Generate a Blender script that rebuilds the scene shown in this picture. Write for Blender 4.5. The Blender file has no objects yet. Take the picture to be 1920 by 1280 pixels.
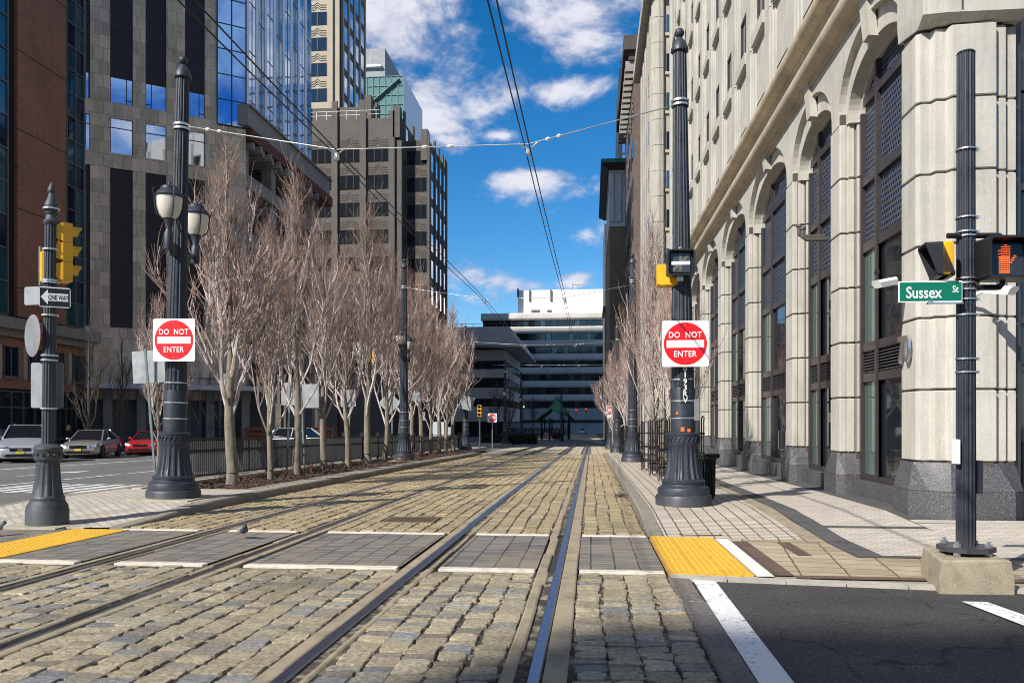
import bpy, math, random
from mathutils import Vector, Matrix
random.seed(7)
R = math.radians
scene = bpy.context.scene
COL = scene.collection

# ------------------------------------------------------------------ survey: real positions of what the photo shows
F = 1500.0; TH = math.atan(148 / F); ZC = 1.46
HP = [(-300, 1.45), (0, 1.45), (5, 1.46), (10, 1.495), (17, 1.535), (26.7, 1.645), (50, 1.94), (77, 2.25), (130, 2.65), (225, 3.0), (3000, 3.0)]
def hh(Y):
    for (a, b), (c, d) in zip(HP, HP[1:]):
        if Y <= c: return b + (d - b) * (Y - a) / (c - a)
    return 3.0
def g(Y): return ZC - hh(Y)                     # height of the rails along the street
def ray(px, py):
    u = (px - 960) / F
    return (u * math.cos(TH) - math.sin(TH), u * math.sin(TH) + math.cos(TH), (793 - py) / F)
def P(px, py, Y):                               # point at street distance Y
    d = ray(px, py); t = Y / d[1]; return Vector((d[0] * t, Y, ZC + d[2] * t))
def PX(px, py, X):
    d = ray(px, py); t = X / d[0]; return Vector((X, d[1] * t, ZC + d[2] * t))
def G(px, py, up=0.0):                          # point on the ground
    d = ray(px, py); Y = 10.0
    for _ in range(60):
        Y = .5 * Y + .5 * (hh(Y) - up) / (-d[2]) * d[1]
    return P(px, py, Y)
def sstep(a, b, x):
    t = min(1, max(0, (x - a) / (b - a))); return t * t * (3 - 2 * t)

# ------------------------------------------------------------------ mesh helper
class MB:
    def __init__(s): s.v = []; s.f = []; s.c = None
    def quad(s, a, b, c, d):
        n = len(s.v); s.v += [tuple(a), tuple(b), tuple(c), tuple(d)]; s.f.append((n, n + 1, n + 2, n + 3))
    def poly(s, pts):
        n = len(s.v); s.v += [tuple(p) for p in pts]; s.f.append(tuple(range(n, n + len(pts))))
    def box(s, x0, x1, y0, y1, z0, z1):
        n = len(s.v)
        s.v += [(x0, y0, z0), (x1, y0, z0), (x1, y1, z0), (x0, y1, z0), (x0, y0, z1), (x1, y0, z1), (x1, y1, z1), (x0, y1, z1)]
        s.f += [(n + 3, n + 2, n + 1, n), (n + 4, n + 5, n + 6, n + 7), (n, n + 1, n + 5, n + 4), (n + 1, n + 2, n + 6, n + 5), (n + 2, n + 3, n + 7, n + 6), (n + 3, n, n + 4, n + 7)]
        return s
    def bbox(s, x0, x1, y0, y1, z0, z1, b=.01):  # box with bevelled upright and top edges
        p = [(x0 + b, y0), (x1 - b, y0), (x1, y0 + b), (x1, y1 - b), (x1 - b, y1), (x0 + b, y1), (x0, y1 - b), (x0, y0 + b)]
        cx, cy = (x0 + x1) / 2, (y0 + y1) / 2
        q = [(cx + (x - cx) * (1 - 2 * b / max(x1 - x0, 1e-6)), cy + (y - cy) * (1 - 2 * b / max(y1 - y0, 1e-6))) for x, y in p]
        s.loft([[(x, y, z0) for x, y in p], [(x, y, z1 - b) for x, y in p], [(x, y, z1) for x, y in q]], True, True, True)
        return s
    def obox(s, c, size, M=None):               # box round c with rotation matrix
        n = len(s.v); hx, hy, hz = size[0] / 2, size[1] / 2, size[2] / 2
        for x, y, z in [(-hx, -hy, -hz), (hx, -hy, -hz), (hx, hy, -hz), (-hx, hy, -hz), (-hx, -hy, hz), (hx, -hy, hz), (hx, hy, hz), (-hx, hy, hz)]:
            p = Vector((x, y, z))
            if M is not None: p = M @ p
            s.v.append(tuple(p + Vector(c)))
        s.f += [tuple(n + i for i in q) for q in [(3, 2, 1, 0), (4, 5, 6, 7), (0, 1, 5, 4), (1, 2, 6, 5), (2, 3, 7, 6), (3, 0, 4, 7)]]
        return s
    def loft(s, rings, closed=True, cap0=False, cap1=False):
        n = len(s.v); m = len(rings[0])
        for r in rings: s.v += [tuple(p) for p in r]
        for i in range(len(rings) - 1):
            for j in range(m if closed else m - 1):
                k = (j + 1) % m
                s.f.append((n + i * m + j, n + i * m + k, n + (i + 1) * m + k, n + (i + 1) * m + j))
        if cap0: s.f.append(tuple(n + j for j in reversed(range(m))))
        if cap1: s.f.append(tuple(n + (len(rings) - 1) * m + j for j in range(m)))
        return s
    def tube(s, pts, r, n=6, cap=True):
        pts = [Vector(p) for p in pts]; rings = []
        rr = r if isinstance(r, (list, tuple)) else [r] * len(pts)
        t0 = (pts[1] - pts[0]).normalized()
        up = Vector((0, 0, 1)) if abs(t0.z) < .9 else Vector((1, 0, 0))
        a = t0.cross(up).normalized()
        for i, p in enumerate(pts):
            t = (pts[min(i + 1, len(pts) - 1)] - pts[max(i - 1, 0)])
            if t.length < 1e-9: t = t0
            t.normalize(); a = (a - t * a.dot(t))
            if a.length < 1e-6: a = t.orthogonal()
            a.normalize(); b = t.cross(a)
            rings.append([p + (a * math.cos(2 * math.pi * k / n) + b * math.sin(2 * math.pi * k / n)) * rr[i] for k in range(n)])
        s.loft(rings, True, cap, cap); return s
    def lathe(s, prof, n=24, c=(0, 0), flutes=0, cap=True, sy=1.0):   # prof: (r, z[, flute depth])
        rings = []
        if flutes: n = flutes * 4
        for q in prof:
            r, z = q[0], q[1]; d = q[2] if len(q) > 2 else 0
            ring = []
            for k in range(n):
                a = 2 * math.pi * k / n
                k4 = k % 4
                rr = r - (d if (flutes and k4 in (1, 2)) else 0)
                ring.append((c[0] + rr * math.cos(a), c[1] + rr * math.sin(a) * sy, z))
            rings.append(ring)
        s.loft(rings, True, cap, cap); return s
    def prism(s, poly, z0, z1):                 # polygon (x, y) upright
        s.loft([[(x, y, z0) for x, y in poly], [(x, y, z1) for x, y in poly]], True, True, True); return s
    def prism_axis(s, poly, a0, a1, axis):      # polygon (p, q) swept along an axis: 'x' -> (p=y,q=z), 'y' -> (p=x,q=z)
        if axis == 'x': s.loft([[(a0, p, q) for p, q in poly], [(a1, p, q) for p, q in poly]], True, True, True)
        else: s.loft([[(p, a0, q) for p, q in poly], [(p, a1, q) for p, q in poly]], True, True, True)
        return s
    def disc(s, c, r, n, thick, axis='y'):
        ring = [(r * math.cos(2 * math.pi * k / n), r * math.sin(2 * math.pi * k / n)) for k in range(n)]
        if axis == 'y': s.loft([[(c[0] + p, c[1] - thick / 2, c[2] + q) for p, q in ring], [(c[0] + p, c[1] + thick / 2, c[2] + q) for p, q in ring]], True, True, True)
        elif axis == 'x': s.loft([[(c[0] - thick / 2, c[1] + p, c[2] + q) for p, q in ring], [(c[0] + thick / 2, c[1] + p, c[2] + q) for p, q in ring]], True, True, True)
        else: s.loft([[(c[0] + p, c[1] + q, c[2] - thick / 2) for p, q in ring], [(c[0] + p, c[1] + q, c[2] + thick / 2) for p, q in ring]], True, True, True)
        return s
    def ball(s, c, r, n=12, sc=(1, 1, 1)):
        rings = []
        for i in range(1, n // 2):
            a = math.pi * i / (n // 2)
            rings.append([(c[0] + r * sc[0] * math.sin(a) * math.cos(2 * math.pi * k / n), c[1] + r * sc[1] * math.sin(a) * math.sin(2 * math.pi * k / n), c[2] - r * sc[2] * math.cos(a)) for k in range(n)])
        s.loft(rings, True, True, True); return s
    def xform(s, M, start=0):
        for i in range(start, len(s.v)): s.v[i] = tuple(M @ Vector(s.v[i]))
        return s
    def build_each(s, name, mat, parent=None, world=False, smooth=False, step=1):
        # every loose piece an object of its own
        pa = list(range(len(s.v)))
        def fd(i):
            while pa[i] != i: pa[i] = pa[pa[i]]; i = pa[i]
            return i
        for f in s.f:
            for k in f[1:]: pa[fd(k)] = fd(f[0])
        gr = {}
        for f in s.f: gr.setdefault(fd(f[0]), []).append(f)
        keys = list(gr); o = []
        for i in range(0, len(keys), step):
            m = MB(); mp = {}
            for kk in keys[i:i + step]:
                for f in gr[kk]:
                    q = []
                    for v in f:
                        if v not in mp: mp[v] = len(m.v); m.v.append(s.v[v])
                        q.append(mp[v])
                    m.f.append(tuple(q))
            o.append(m.build(name, mat, parent, world, smooth))
        return o
    def build(s, name, mat, parent=None, world=False, smooth=False, fix=True):
        me = bpy.data.meshes.new(name)
        vs = s.v
        if world and parent is not None:
            o = gloc(parent); rz = groz(parent); M = Matrix.Rotation(-rz, 3, 'Z')
            vs = [tuple(M @ (Vector(p) - o)) for p in vs]
        me.from_pydata(vs, [], s.f)
        if fix:
            import bmesh
            bm = bmesh.new(); bm.from_mesh(me); bmesh.ops.recalc_face_normals(bm, faces=bm.faces); bm.to_mesh(me); bm.free()
        if s.c is not None:
            ca = me.color_attributes.new('tone', 'FLOAT_COLOR', 'CORNER')
            for p in me.polygons:
                for li in p.loop_indices: ca.data[li].color = s.c[p.index]
        if smooth:
            for p in me.polygons: p.use_smooth = True
            if smooth != 'all':
                try: me.set_sharp_from_angle(angle=R(smooth if smooth is not True else 40))
                except Exception: pass
        me.materials.append(mat)
        ob = bpy.data.objects.new(name, me); COL.objects.link(ob)
        if parent is not None: ob.parent = parent
        return ob
LOCS = {}
def gloc(o):
    while o.parent is not None: o = o.parent
    return Vector(o.location)
def groz(o):
    while o.parent is not None: o = o.parent
    return o.rotation_euler.z
def tag(o, label=None, cat=None, group=None, kind=None):
    if label: o['label'] = label
    if cat: o['category'] = cat
    if group: o['group'] = group
    if kind: o['kind'] = kind
    return o
def thing(name, label, cat, loc=(0, 0, 0), rz=0.0, group=None):
    o = bpy.data.objects.new(name, None); COL.objects.link(o); o.empty_display_size = .2
    o.location = loc; o.rotation_euler = (0, 0, rz)
    return tag(o, label, cat, group)
def struct(mb, name, mat, smooth=False, fix=True):
    return tag(mb.build(name, mat, smooth=smooth, fix=fix), kind='structure')
def copy_tree(o, parent=None):
    c = o.copy(); COL.objects.link(c)
    if parent is not None: c.parent = parent
    for ch in [k for k in o.children]: copy_tree(ch, c)
    return c
def dup(root, loc, rz=0.0, label=None, scale=None):
    c = copy_tree(root); c.location = loc; c.rotation_euler = (0, 0, rz)
    if scale: c.scale = scale
    if label: c['label'] = label
    return c
FONTCACHE = {}
def text_mb(txt, height, thick=.004, bold=0.0, width=1.0, spacing=1.0):
    """letters as a mesh in the xz plane, centred, facing -y; height = cap height"""
    cu = bpy.data.curves.new('t', 'FONT'); cu.body = txt; cu.align_x = 'CENTER'; cu.size = 1.0
    cu.extrude = 0.0; cu.offset = bold; cu.space_character = spacing; cu.resolution_u = 3
    ob = bpy.data.objects.new('t', cu); COL.objects.link(ob)
    dg = bpy.context.evaluated_depsgraph_get()
    me = bpy.data.meshes.new_from_object(ob.evaluated_get(dg))
    cap = .729; k = height / cap
    mb = MB(); ys = [v.co.y for v in me.vertices]; xs = [v.co.x for v in me.vertices]
    cx = (min(xs) + max(xs)) / 2
    n = len(me.vertices)
    mb.v = [((v.co.x - cx) * k * width, -thick, (v.co.y - cap / 2) * k) for v in me.vertices]
    mb.f = [tuple(p.vertices) for p in me.polygons]
    bpy.data.objects.remove(ob); bpy.data.curves.remove(cu); bpy.data.meshes.remove(me)
    return mb

# ------------------------------------------------------------------ materials
def lin(c):
    c = c / 255.0
    return c / 12.92 if c <= .04045 else ((c + .055) / 1.055) ** 2.4
def C(r, gg, b): return (lin(r), lin(gg), lin(b), 1)
class NT:
    def __init__(s, name):
        s.m = bpy.data.materials.new(name); s.m.use_nodes = True; s.t = s.m.node_tree; s.n = s.t.nodes; s.l = s.t.links
        s.b = s.n['Principled BSDF']
    def new(s, k, **kw):
        x = s.n.new(k)
        for a, b in kw.items(): setattr(x, a, b)
        return x
    def pos(s, scale=(1, 1, 1), obj=False):
        if obj: o = s.new('ShaderNodeTexCoord').outputs['Object']
        else: o = s.new('ShaderNodeNewGeometry').outputs['Position']
        mp = s.new('ShaderNodeMapping'); mp.inputs['Scale'].default_value = scale; s.l.new(o, mp.inputs['Vector']); return mp.outputs['Vector']
    def facade(s, ax):                           # (u, v) on an upright wall: u along 'x' or 'y', v = z
        o = s.new('ShaderNodeNewGeometry').outputs['Position']
        sp = s.new('ShaderNodeSeparateXYZ'); s.l.new(o, sp.inputs[0]); cb = s.new('ShaderNodeCombineXYZ')
        if ax == 'xy':
            ad = s.new('ShaderNodeMath', operation='ADD'); s.l.new(sp.outputs['X'], ad.inputs[0]); s.l.new(sp.outputs['Y'], ad.inputs[1]); s.l.new(ad.outputs[0], cb.inputs[0])
        else: s.l.new(sp.outputs['X' if ax == 'x' else 'Y'], cb.inputs[0])
        s.l.new(sp.outputs['Z'], cb.inputs[1]); return cb.outputs[0]
    def noise(s, vec, scale, detail=6, rough=.6):
        x = s.new('ShaderNodeTexNoise'); x.inputs['Scale'].default_value = scale; x.inputs['Detail'].default_value = detail; x.inputs['Roughness'].default_value = rough
        if vec is not None: s.l.new(vec, x.inputs['Vector'])
        return x.outputs['Fac']
    def ramp(s, fac, stops):
        x = s.new('ShaderNodeValToRGB'); e = x.color_ramp.elements
        e[0].position, e[0].color = stops[0]; e[1].position, e[1].color = stops[-1]
        for p, c in stops[1:-1]: k = e.new(p); k.color = c
        s.l.new(fac, x.inputs[0]); return x.outputs[0]
    def mix(s, fac, a, b, mode='MIX'):
        x = s.new('ShaderNodeMix', data_type='RGBA', blend_type=mode)
        for i, v in ((0, fac), (6, a), (7, b)):
            if isinstance(v, (int, float)): x.inputs[i].default_value = v
            elif isinstance(v, tuple): x.inputs[i].default_value = v
            else: s.l.new(v, x.inputs[i])
        return x.outputs[2]
    def math(s, op, a, b=None):
        x = s.new('ShaderNodeMath', operation=op)
        for i, v in enumerate((a, b)):
            if v is None: continue
            if isinstance(v, (int, float)): x.inputs[i].default_value = v
            else: s.l.new(v, x.inputs[i])
        return x.outputs[0]
    def bump(s, h, strength=.3, dist=.01):
        x = s.new('ShaderNodeBump'); x.inputs['Strength'].default_value = strength; x.inputs['Distance'].default_value = dist
        s.l.new(h, x.inputs['Height']); s.l.new(x.outputs[0], s.b.inputs['Normal'])
    def base(s, c):
        if isinstance(c, tuple): s.b.inputs['Base Color'].default_value = c
        else: s.l.new(c, s.b.inputs['Base Color'])
    def set(s, **kw):
        for k, v in kw.items():
            k = k.replace('_', ' ')
            i = s.b.inputs[k]
            if isinstance(v, (int, float, tuple)): i.default_value = v
            else: s.l.new(v, i)
        return s
    def brick(s, vec, w, h, mortar, c1, c2, cm, offset=.5, bias=0.0, smooth=.1):
        x = s.new('ShaderNodeTexBrick'); x.offset = offset; x.squash = 1.0
        s.l.new(vec, x.inputs['Vector'])
        for k, v in (('Color1', c1), ('Color2', c2), ('Mortar', cm)): x.inputs[k].default_value = v
        x.inputs['Scale'].default_value = 1.0; x.inputs['Mortar Size'].default_value = mortar; x.inputs['Mortar Smooth'].default_value = smooth
        x.inputs['Bias'].default_value = bias; x.inputs['Brick Width'].default_value = w; x.inputs['Row Height'].default_value = h
        return x
def dim(c, k): return (c[0] * k, c[1] * k, c[2] * k, 1)
def M(name, col, rough=.6, metal=0.0, var=.25, scale=3.0, bump=0.0, bscale=60, spec=.5, stain=0.0, obj=False, coat=0.0):
    n = NT(name); v = n.pos(obj=obj)
    a = n.noise(v, scale, 8, .65)
    c = n.ramp(a, [(.28, dim(col, 1 - var)), (.72, dim(col, 1 + var * .8))])
    if stain:
        st = n.noise(n.pos((1.2, 1.2, .12), obj), 1.5, 8, .7)
        c = n.mix(n.ramp(st, [(.45, (0, 0, 0, 1)), (.75, (stain, stain, stain, 1))]), c, dim(col, .35))
    n.base(c); n.set(Roughness=rough, Metallic=metal); n.b.inputs['Specular IOR Level'].default_value = spec
    if coat: n.set(Coat_Weight=coat, Coat_Roughness=.05)
    if bump: n.bump(n.noise(v, bscale, 4, .6), bump, .01)
    return n.m
def glass(name, col, rough=.04, metal=0.0, wav=.02, spec=.8, scale=.35):
    n = NT(name); n.base(col); n.set(Roughness=rough, Metallic=metal); n.b.inputs['Specular IOR Level'].default_value = spec
    if wav: n.bump(n.noise(n.pos(), scale, 2, .5), wav, .3)
    return n.m
# ------------------------------------------------------------------ camera, sun, sky
cam = bpy.data.cameras.new('camera'); co = bpy.data.objects.new('camera', cam); COL.objects.link(co)
co.location = (0, 0, ZC); co.rotation_euler = (R(90), 0, TH)
cam.sensor_width = 36; cam.lens = F / 1920 * 36; cam.shift_y = 153 / 1920; cam.clip_end = 5000; cam.clip_start = .05
scene.camera = co
SUN_EL = 37.0; SDX, SDY = .63, .775            # the way shadows run along the ground
sd = bpy.data.lights.new('sun', 'SUN'); sd.energy = 4.8; sd.angle = R(.53); sd.color = (1, .955, .89)
so = bpy.data.objects.new('sun', sd); COL.objects.link(so)
dirv = Vector((SDX * math.cos(R(SUN_EL)), SDY * math.cos(R(SUN_EL)), -math.sin(R(SUN_EL))))
so.rotation_euler = dirv.to_track_quat('-Z', 'Y').to_euler(); so.location = (-20, -30, 60)
w = bpy.data.worlds.new('World'); scene.world = w; w.use_nodes = True
nt = w.node_tree; nt.nodes.clear(); N = nt.nodes.new; L = nt.links.new
out = N('ShaderNodeOutputWorld'); sky = N('ShaderNodeTexSky'); sky.sky_type = 'NISHITA'; sky.sun_disc = False
sky.sun_elevation = R(SUN_EL); sky.sun_rotation = math.atan2(-SDX, -SDY); sky.altitude = 200; sky.air_density = 1.0; sky.dust_density = .2; sky.ozone_density = 4.0
hs = N('ShaderNodeHueSaturation'); hs.inputs['Saturation'].default_value = 1.36; hs.inputs['Value'].default_value = 1.0; L(sky.outputs[0], hs.inputs['Color'])
bgs = N('ShaderNodeBackground'); bgs.inputs['Strength'].default_value = .098; L(hs.outputs[0], bgs.inputs['Color'])
tc = N('ShaderNodeTexCoord'); sep = N('ShaderNodeSeparateXYZ'); L(tc.outputs['Generated'], sep.inputs[0])
def wm(op, a, b=None, c=None):
    x = N('ShaderNodeMath'); x.operation = op
    for i, v in enumerate((a, b, c)):
        if v is None: continue
        if isinstance(v, (int, float)): x.inputs[i].default_value = v
        else: L(v, x.inputs[i])
    return x.outputs[0]
az = wm('ARCTAN2', sep.outputs[0], sep.outputs[1]); el = wm('ARCSINE', sep.outputs[2])
cb = N('ShaderNodeCombineXYZ'); L(az, cb.inputs[0]); L(el, cb.inputs[1])
def wnoise(scale, detail, rough, sc=(1, 1, 1), dist=0.0):
    mp = N('ShaderNodeMapping'); mp.inputs['Scale'].default_value = sc; L(tc.outputs['Generated'], mp.inputs[0])
    x = N('ShaderNodeTexNoise'); x.inputs['Scale'].default_value = scale; x.inputs['Detail'].default_value = detail; x.inputs['Roughness'].default_value = rough; x.inputs['Distortion'].default_value = dist
    L(mp.outputs[0], x.inputs['Vector']); return x.outputs['Fac']
def azel(px, py):
    d = Vector(ray(px, py)).normalized(); return math.atan2(d.x, d.y), math.asin(d.z)
# cumulus, seen and added out of view, by compass direction and height above the horizon: (azimuth, elevation, half width, half height)
CLOUDS = []
for px, py, rx, ry in [(740, 60, 165, 135), (850, 150, 130, 105), (800, 225, 90, 55), (1075, 35, 150, 85), (1100, 70, 110, 55),
                       (1010, 345, 105, 45), (905, 525, 105, 38), (1100, 440, 50, 26), (1075, 170, 80, 30), (840, 265, 60, 24), (1080, 528, 45, 18), (940, 255, 50, 16), (650, 120, 120, 120)]:
    a0, e0 = azel(px, py); a1, _ = azel(px + rx, py); _, e1 = azel(px, py - ry)
    CLOUDS.append((a0, e0, abs(a1 - a0), abs(e1 - e0)))
for a0, e0, ra, re in [(.42, .40, .26, .17), (.42, .16, .24, .13), (.26, .19, .17, .13), (.30, .70, .22, .12), (-1.2, .6, .6, .32), (-2.1, .7, .7, .4), (-1.7, .25, .5, .18), (1.35, .75, .5, .35), (-.9, 1.1, .6, .3), (2.6, .45, .6, .2), (1.6, .6, .5, .18), (-.7, .9, .4, .2), (3.0, .85, .5, .15), (-2.9, .3, .4, .1), (.7, 1.0, .4, .2)]:  # out of view; several added to fill the shade and whiten glass reflections
    CLOUDS.append((a0, e0, ra, re))
acc = None
for a0, e0, ra, re in CLOUDS:
    s1 = N('ShaderNodeVectorMath'); s1.operation = 'SUBTRACT'; L(cb.outputs[0], s1.inputs[0]); s1.inputs[1].default_value = (a0, e0, 0)
    s2 = N('ShaderNodeVectorMath'); s2.operation = 'MULTIPLY'; L(s1.outputs[0], s2.inputs[0]); s2.inputs[1].default_value = (1 / ra, 1 / re, 0)
    s3 = N('ShaderNodeVectorMath'); s3.operation = 'LENGTH'; L(s2.outputs[0], s3.inputs[0])
    v = wm('SUBTRACT', 1.0, s3.outputs['Value'])
    acc = v if acc is None else wm('MAXIMUM', acc, v)
acc = wm('MAXIMUM', acc, -1.0)
n1 = wnoise(9, 10, .62, (1, 1, 1.7), .4); n2 = wnoise(28, 8, .6, (1, 1, 1.6))
m1 = wm('MULTIPLY_ADD', wm('SUBTRACT', n1, .5), 3.6, acc); m1 = wm('MULTIPLY_ADD', wm('SUBTRACT', n2, .5), 1.5, m1)
mr = N('ShaderNodeMapRange'); mr.interpolation_type = 'SMOOTHSTEP'; mr.inputs['From Min'].default_value = -.1; mr.inputs['From Max'].default_value = 1.0; L(m1, mr.inputs['Value'])
bgc = N('ShaderNodeBackground'); bgc.inputs['Strength'].default_value = .66
cr = N('ShaderNodeValToRGB'); cr.color_ramp.elements[0].color = (.42, .47, .66, 1); cr.color_ramp.elements[1].color = (.92, .92, 1.0, 1); cr.color_ramp.elements[0].position = .35; cr.color_ramp.elements[1].position = .66
L(wm('MULTIPLY_ADD', mr.outputs[0], .22, wm('MULTIPLY', wnoise(12, 8, .6, (1, 1, 2.2), .3), .85)), cr.inputs[0]); L(cr.outputs[0], bgc.inputs['Color'])
ms = N('ShaderNodeMixShader'); L(wm('MULTIPLY', mr.outputs[0], .93), ms.inputs[0]); L(bgs.outputs[0], ms.inputs[1]); L(bgc.outputs[0], ms.inputs[2]); L(ms.outputs[0], out.inputs[0])
vs = scene.view_settings; vs.view_transform = 'Standard'; vs.look = 'None'; vs.exposure = 0.5; vs.gamma = 1.0; vs.use_curve_mapping = False
scene.cycles.use_denoising = True; scene.cycles.denoising_prefilter = 'ACCURATE'; scene.cycles.filter_width = 1.0
scene.cycles.max_bounces = 6; scene.cycles.diffuse_bounces = 3; scene.cycles.glossy_bounces = 3; scene.cycles.transmission_bounces = 4; scene.cycles.transparent_max_bounces = 6
# ------------------------------------------------------------------ ground materials
def asphalt():
    n = NT('asphalt'); v = n.pos()
    a = n.noise(v, .7, 9, .7); b = n.noise(v, 42, 5, .95)
    c = n.ramp(a, [(.3, (.030, .029, .030, 1)), (.7, (.075, .072, .066, 1))])
    sp = n.ramp(b, [(.50, (0, 0, 0, 1)), (.66, (1, 1, 1, 1))])
    c = n.mix(n.math('MULTIPLY', sp, .85), c, (.27, .26, .24, 1)); b2 = n.noise(v, 33, 4, .9); c = n.mix(n.ramp(b2, [(.36, (.9, .9, .9, 1)), (.45, (0, 0, 0, 1))]), c, (.012, .012, .013, 1))
    st_ = n.noise(n.pos((.5, 1.6, 1)), .9, 8, .7); c = n.mix(n.ramp(st_, [(.52, (0, 0, 0, 1)), (.72, (.6, .6, .6, 1))]), c, (.13, .125, .115, 1))
    lo = n.noise(n.pos((.35, 1, 1)), .55, 6, .6); c = n.mix(.9, c, n.ramp(lo, [(.32, (.55, .55, .56, 1)), (.68, (1.5, 1.45, 1.38, 1))]), 'MULTIPLY')
    wv = n.new('ShaderNodeVectorMath', operation='MULTIPLY_ADD'); nz = n.new('ShaderNodeTexNoise'); nz.inputs['Scale'].default_value = 2.2; nz.inputs['Detail'].default_value = 6; n.l.new(v, nz.inputs['Vector']); n.l.new(nz.outputs['Color'], wv.inputs[0]); wv.inputs[1].default_value = (.9, .9, 0); n.l.new(v, wv.inputs[2])
    vo = n.new('ShaderNodeTexVoronoi', feature='DISTANCE_TO_EDGE'); vo.inputs['Scale'].default_value = .42; n.l.new(wv.outputs[0], vo.inputs['Vector']); c = n.mix(n.ramp(vo.outputs['Distance'], [(.0, (.85, .85, .85, 1)), (.006, (0, 0, 0, 1))]), c, (.012, .011, .011, 1))
    n.base(c); n.set(Roughness=.85); n.bump(b, 1.0, .02); return n.m
def road_asphalt():
    n = NT('worn asphalt'); v = n.pos()
    a = n.noise(n.pos((1, .25, 1)), .5, 9, .7); b = n.noise(v, 90, 4, .7)
    c = n.ramp(a, [(.3, (.085, .083, .078, 1)), (.7, (.16, .155, .14, 1))])
    c = n.mix(n.math('MULTIPLY', n.ramp(b, [(.5, (0, 0, 0, 1)), (.8, (1, 1, 1, 1))]), .4), c, (.26, .25, .23, 1))
    n.base(c); n.set(Roughness=.85); n.bump(b, .4, .01); return n.m
def stone_tone(name, rough=.75):
    n = NT(name); at = n.new('ShaderNodeVertexColor'); at.layer_name = 'tone'; v = n.pos()
    a = n.noise(v, 26, 8, .75); b = n.noise(v, 190, 4, .7); cc = n.noise(v, 1.1, 6, .65)
    c = n.mix(.85, at.outputs[0], n.ramp(a, [(.34, (.42, .42, .42, 1)), (.5, (1.0, 1.0, 1.0, 1)), (.66, (1.75, 1.75, 1.68, 1))]), 'MULTIPLY')
    c = n.mix(.5, c, n.ramp(b, [(.38, (.35, .35, .35, 1)), (.62, (1.65, 1.65, 1.65, 1))]), 'MULTIPLY')
    c = n.mix(n.ramp(cc, [(.45, (0, 0, 0, 1)), (.68, (.55, .55, .55, 1))]), c, (.42, .335, .21, 1)); ob = n.noise(n.pos((1, .3, 1)), .8, 7, .7); c = n.mix(n.ramp(ob, [(.52, (0, 0, 0, 1)), (.72, (.68, .68, .68, 1))]), c, (.085, .07, .05, 1)); ch = n.noise(v, 60, 5, .85); c = n.mix(n.ramp(ch, [(.34, (.8, .8, .8, 1)), (.42, (0, 0, 0, 1))]), c, (.06, .052, .042, 1))
    n.base(c); n.set(Roughness=rough)
    h = n.math('ADD', n.math('MULTIPLY', a, 1.0), n.math('MULTIPLY', b, .3)); n.bump(h, 1.0, .035); return n.m
def dirt():
    n = NT('joint grit'); v = n.pos(); a = n.noise(v, 1.3, 8, .7); b = n.noise(v, 120, 4, .75); k = n.noise(v, 7, 6, .7)
    c = n.ramp(a, [(.35, (.03, .024, .018, 1)), (.62, (.09, .07, .05, 1))])
    c = n.mix(n.ramp(b, [(.6, (0, 0, 0, 1)), (.72, (.9, .9, .9, 1))]), c, (.26, .22, .17, 1))
    c = n.mix(n.ramp(k, [(.49, (0, 0, 0, 1)), (.60, (.85, .85, .85, 1))]), c, (.42, .35, .25, 1))
    n.base(c); n.set(Roughness=.95); n.bump(b, .8, .02); return n.m
def concrete(name, col, sc=2.0, var=.3, bump=.35):
    n = NT(name); v = n.pos(); a = n.noise(v, sc, 9, .7); b = n.noise(v, 70, 5, .7)
    c = n.ramp(a, [(.28, dim(col, 1 - var)), (.5, col), (.75, dim(col, 1 + var * .6))])
    c = n.mix(.4, c, n.ramp(b, [(.3, (.55, .55, .55, 1)), (.7, (1.25, 1.25, 1.25, 1))]), 'MULTIPLY')
    n.base(c); n.set(Roughness=.85); n.bump(b, bump, .01); return n.m
def pavers(name, w_, h_, mortar, c1, c2, cm, offset=0.0, stain=(.3, .24, .15, 1), samt=.45, rot=0.0, bump=.5, sc=.8):
    n = NT(name)
    o = n.new('ShaderNodeNewGeometry').outputs['Position']; mp = n.new('ShaderNodeMapping'); mp.inputs['Rotation'].default_value = (0, 0, rot); n.l.new(o, mp.inputs[0])
    wob = n.noise(o, 5, 2, .5); wv = n.new('ShaderNodeVectorMath', operation='ADD'); n.l.new(mp.outputs[0], wv.inputs[0])
    sv = n.new('ShaderNodeCombineXYZ'); n.l.new(n.math('MULTIPLY', n.math('SUBTRACT', wob, .5), .03), sv.inputs[0]); n.l.new(n.math('MULTIPLY', n.math('SUBTRACT', wob, .5), .02), sv.inputs[1]); n.l.new(sv.outputs[0], wv.inputs[1])
    x = n.brick(wv.outputs[0], w_, h_, mortar, c1, c2, cm, offset)
    a = n.noise(o, sc, 9, .7); b = n.noise(o, 110, 4, .7)
    c = n.mix(n.ramp(a, [(.42, (0, 0, 0, 1)), (.72, (samt, samt, samt, 1))]), x.outputs['Color'], stain)
    c = n.mix(.4, c, n.ramp(b, [(.3, (.5, .5, .5, 1)), (.7, (1.3, 1.3, 1.3, 1))]), 'MULTIPLY')
    n.base(c); n.set(Roughness=.85)
    n.bump(n.math('ADD', n.math('MULTIPLY', x.outputs['Fac'], -1.0), n.math('MULTIPLY', b, .15)), bump, .012); return n.m
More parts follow.
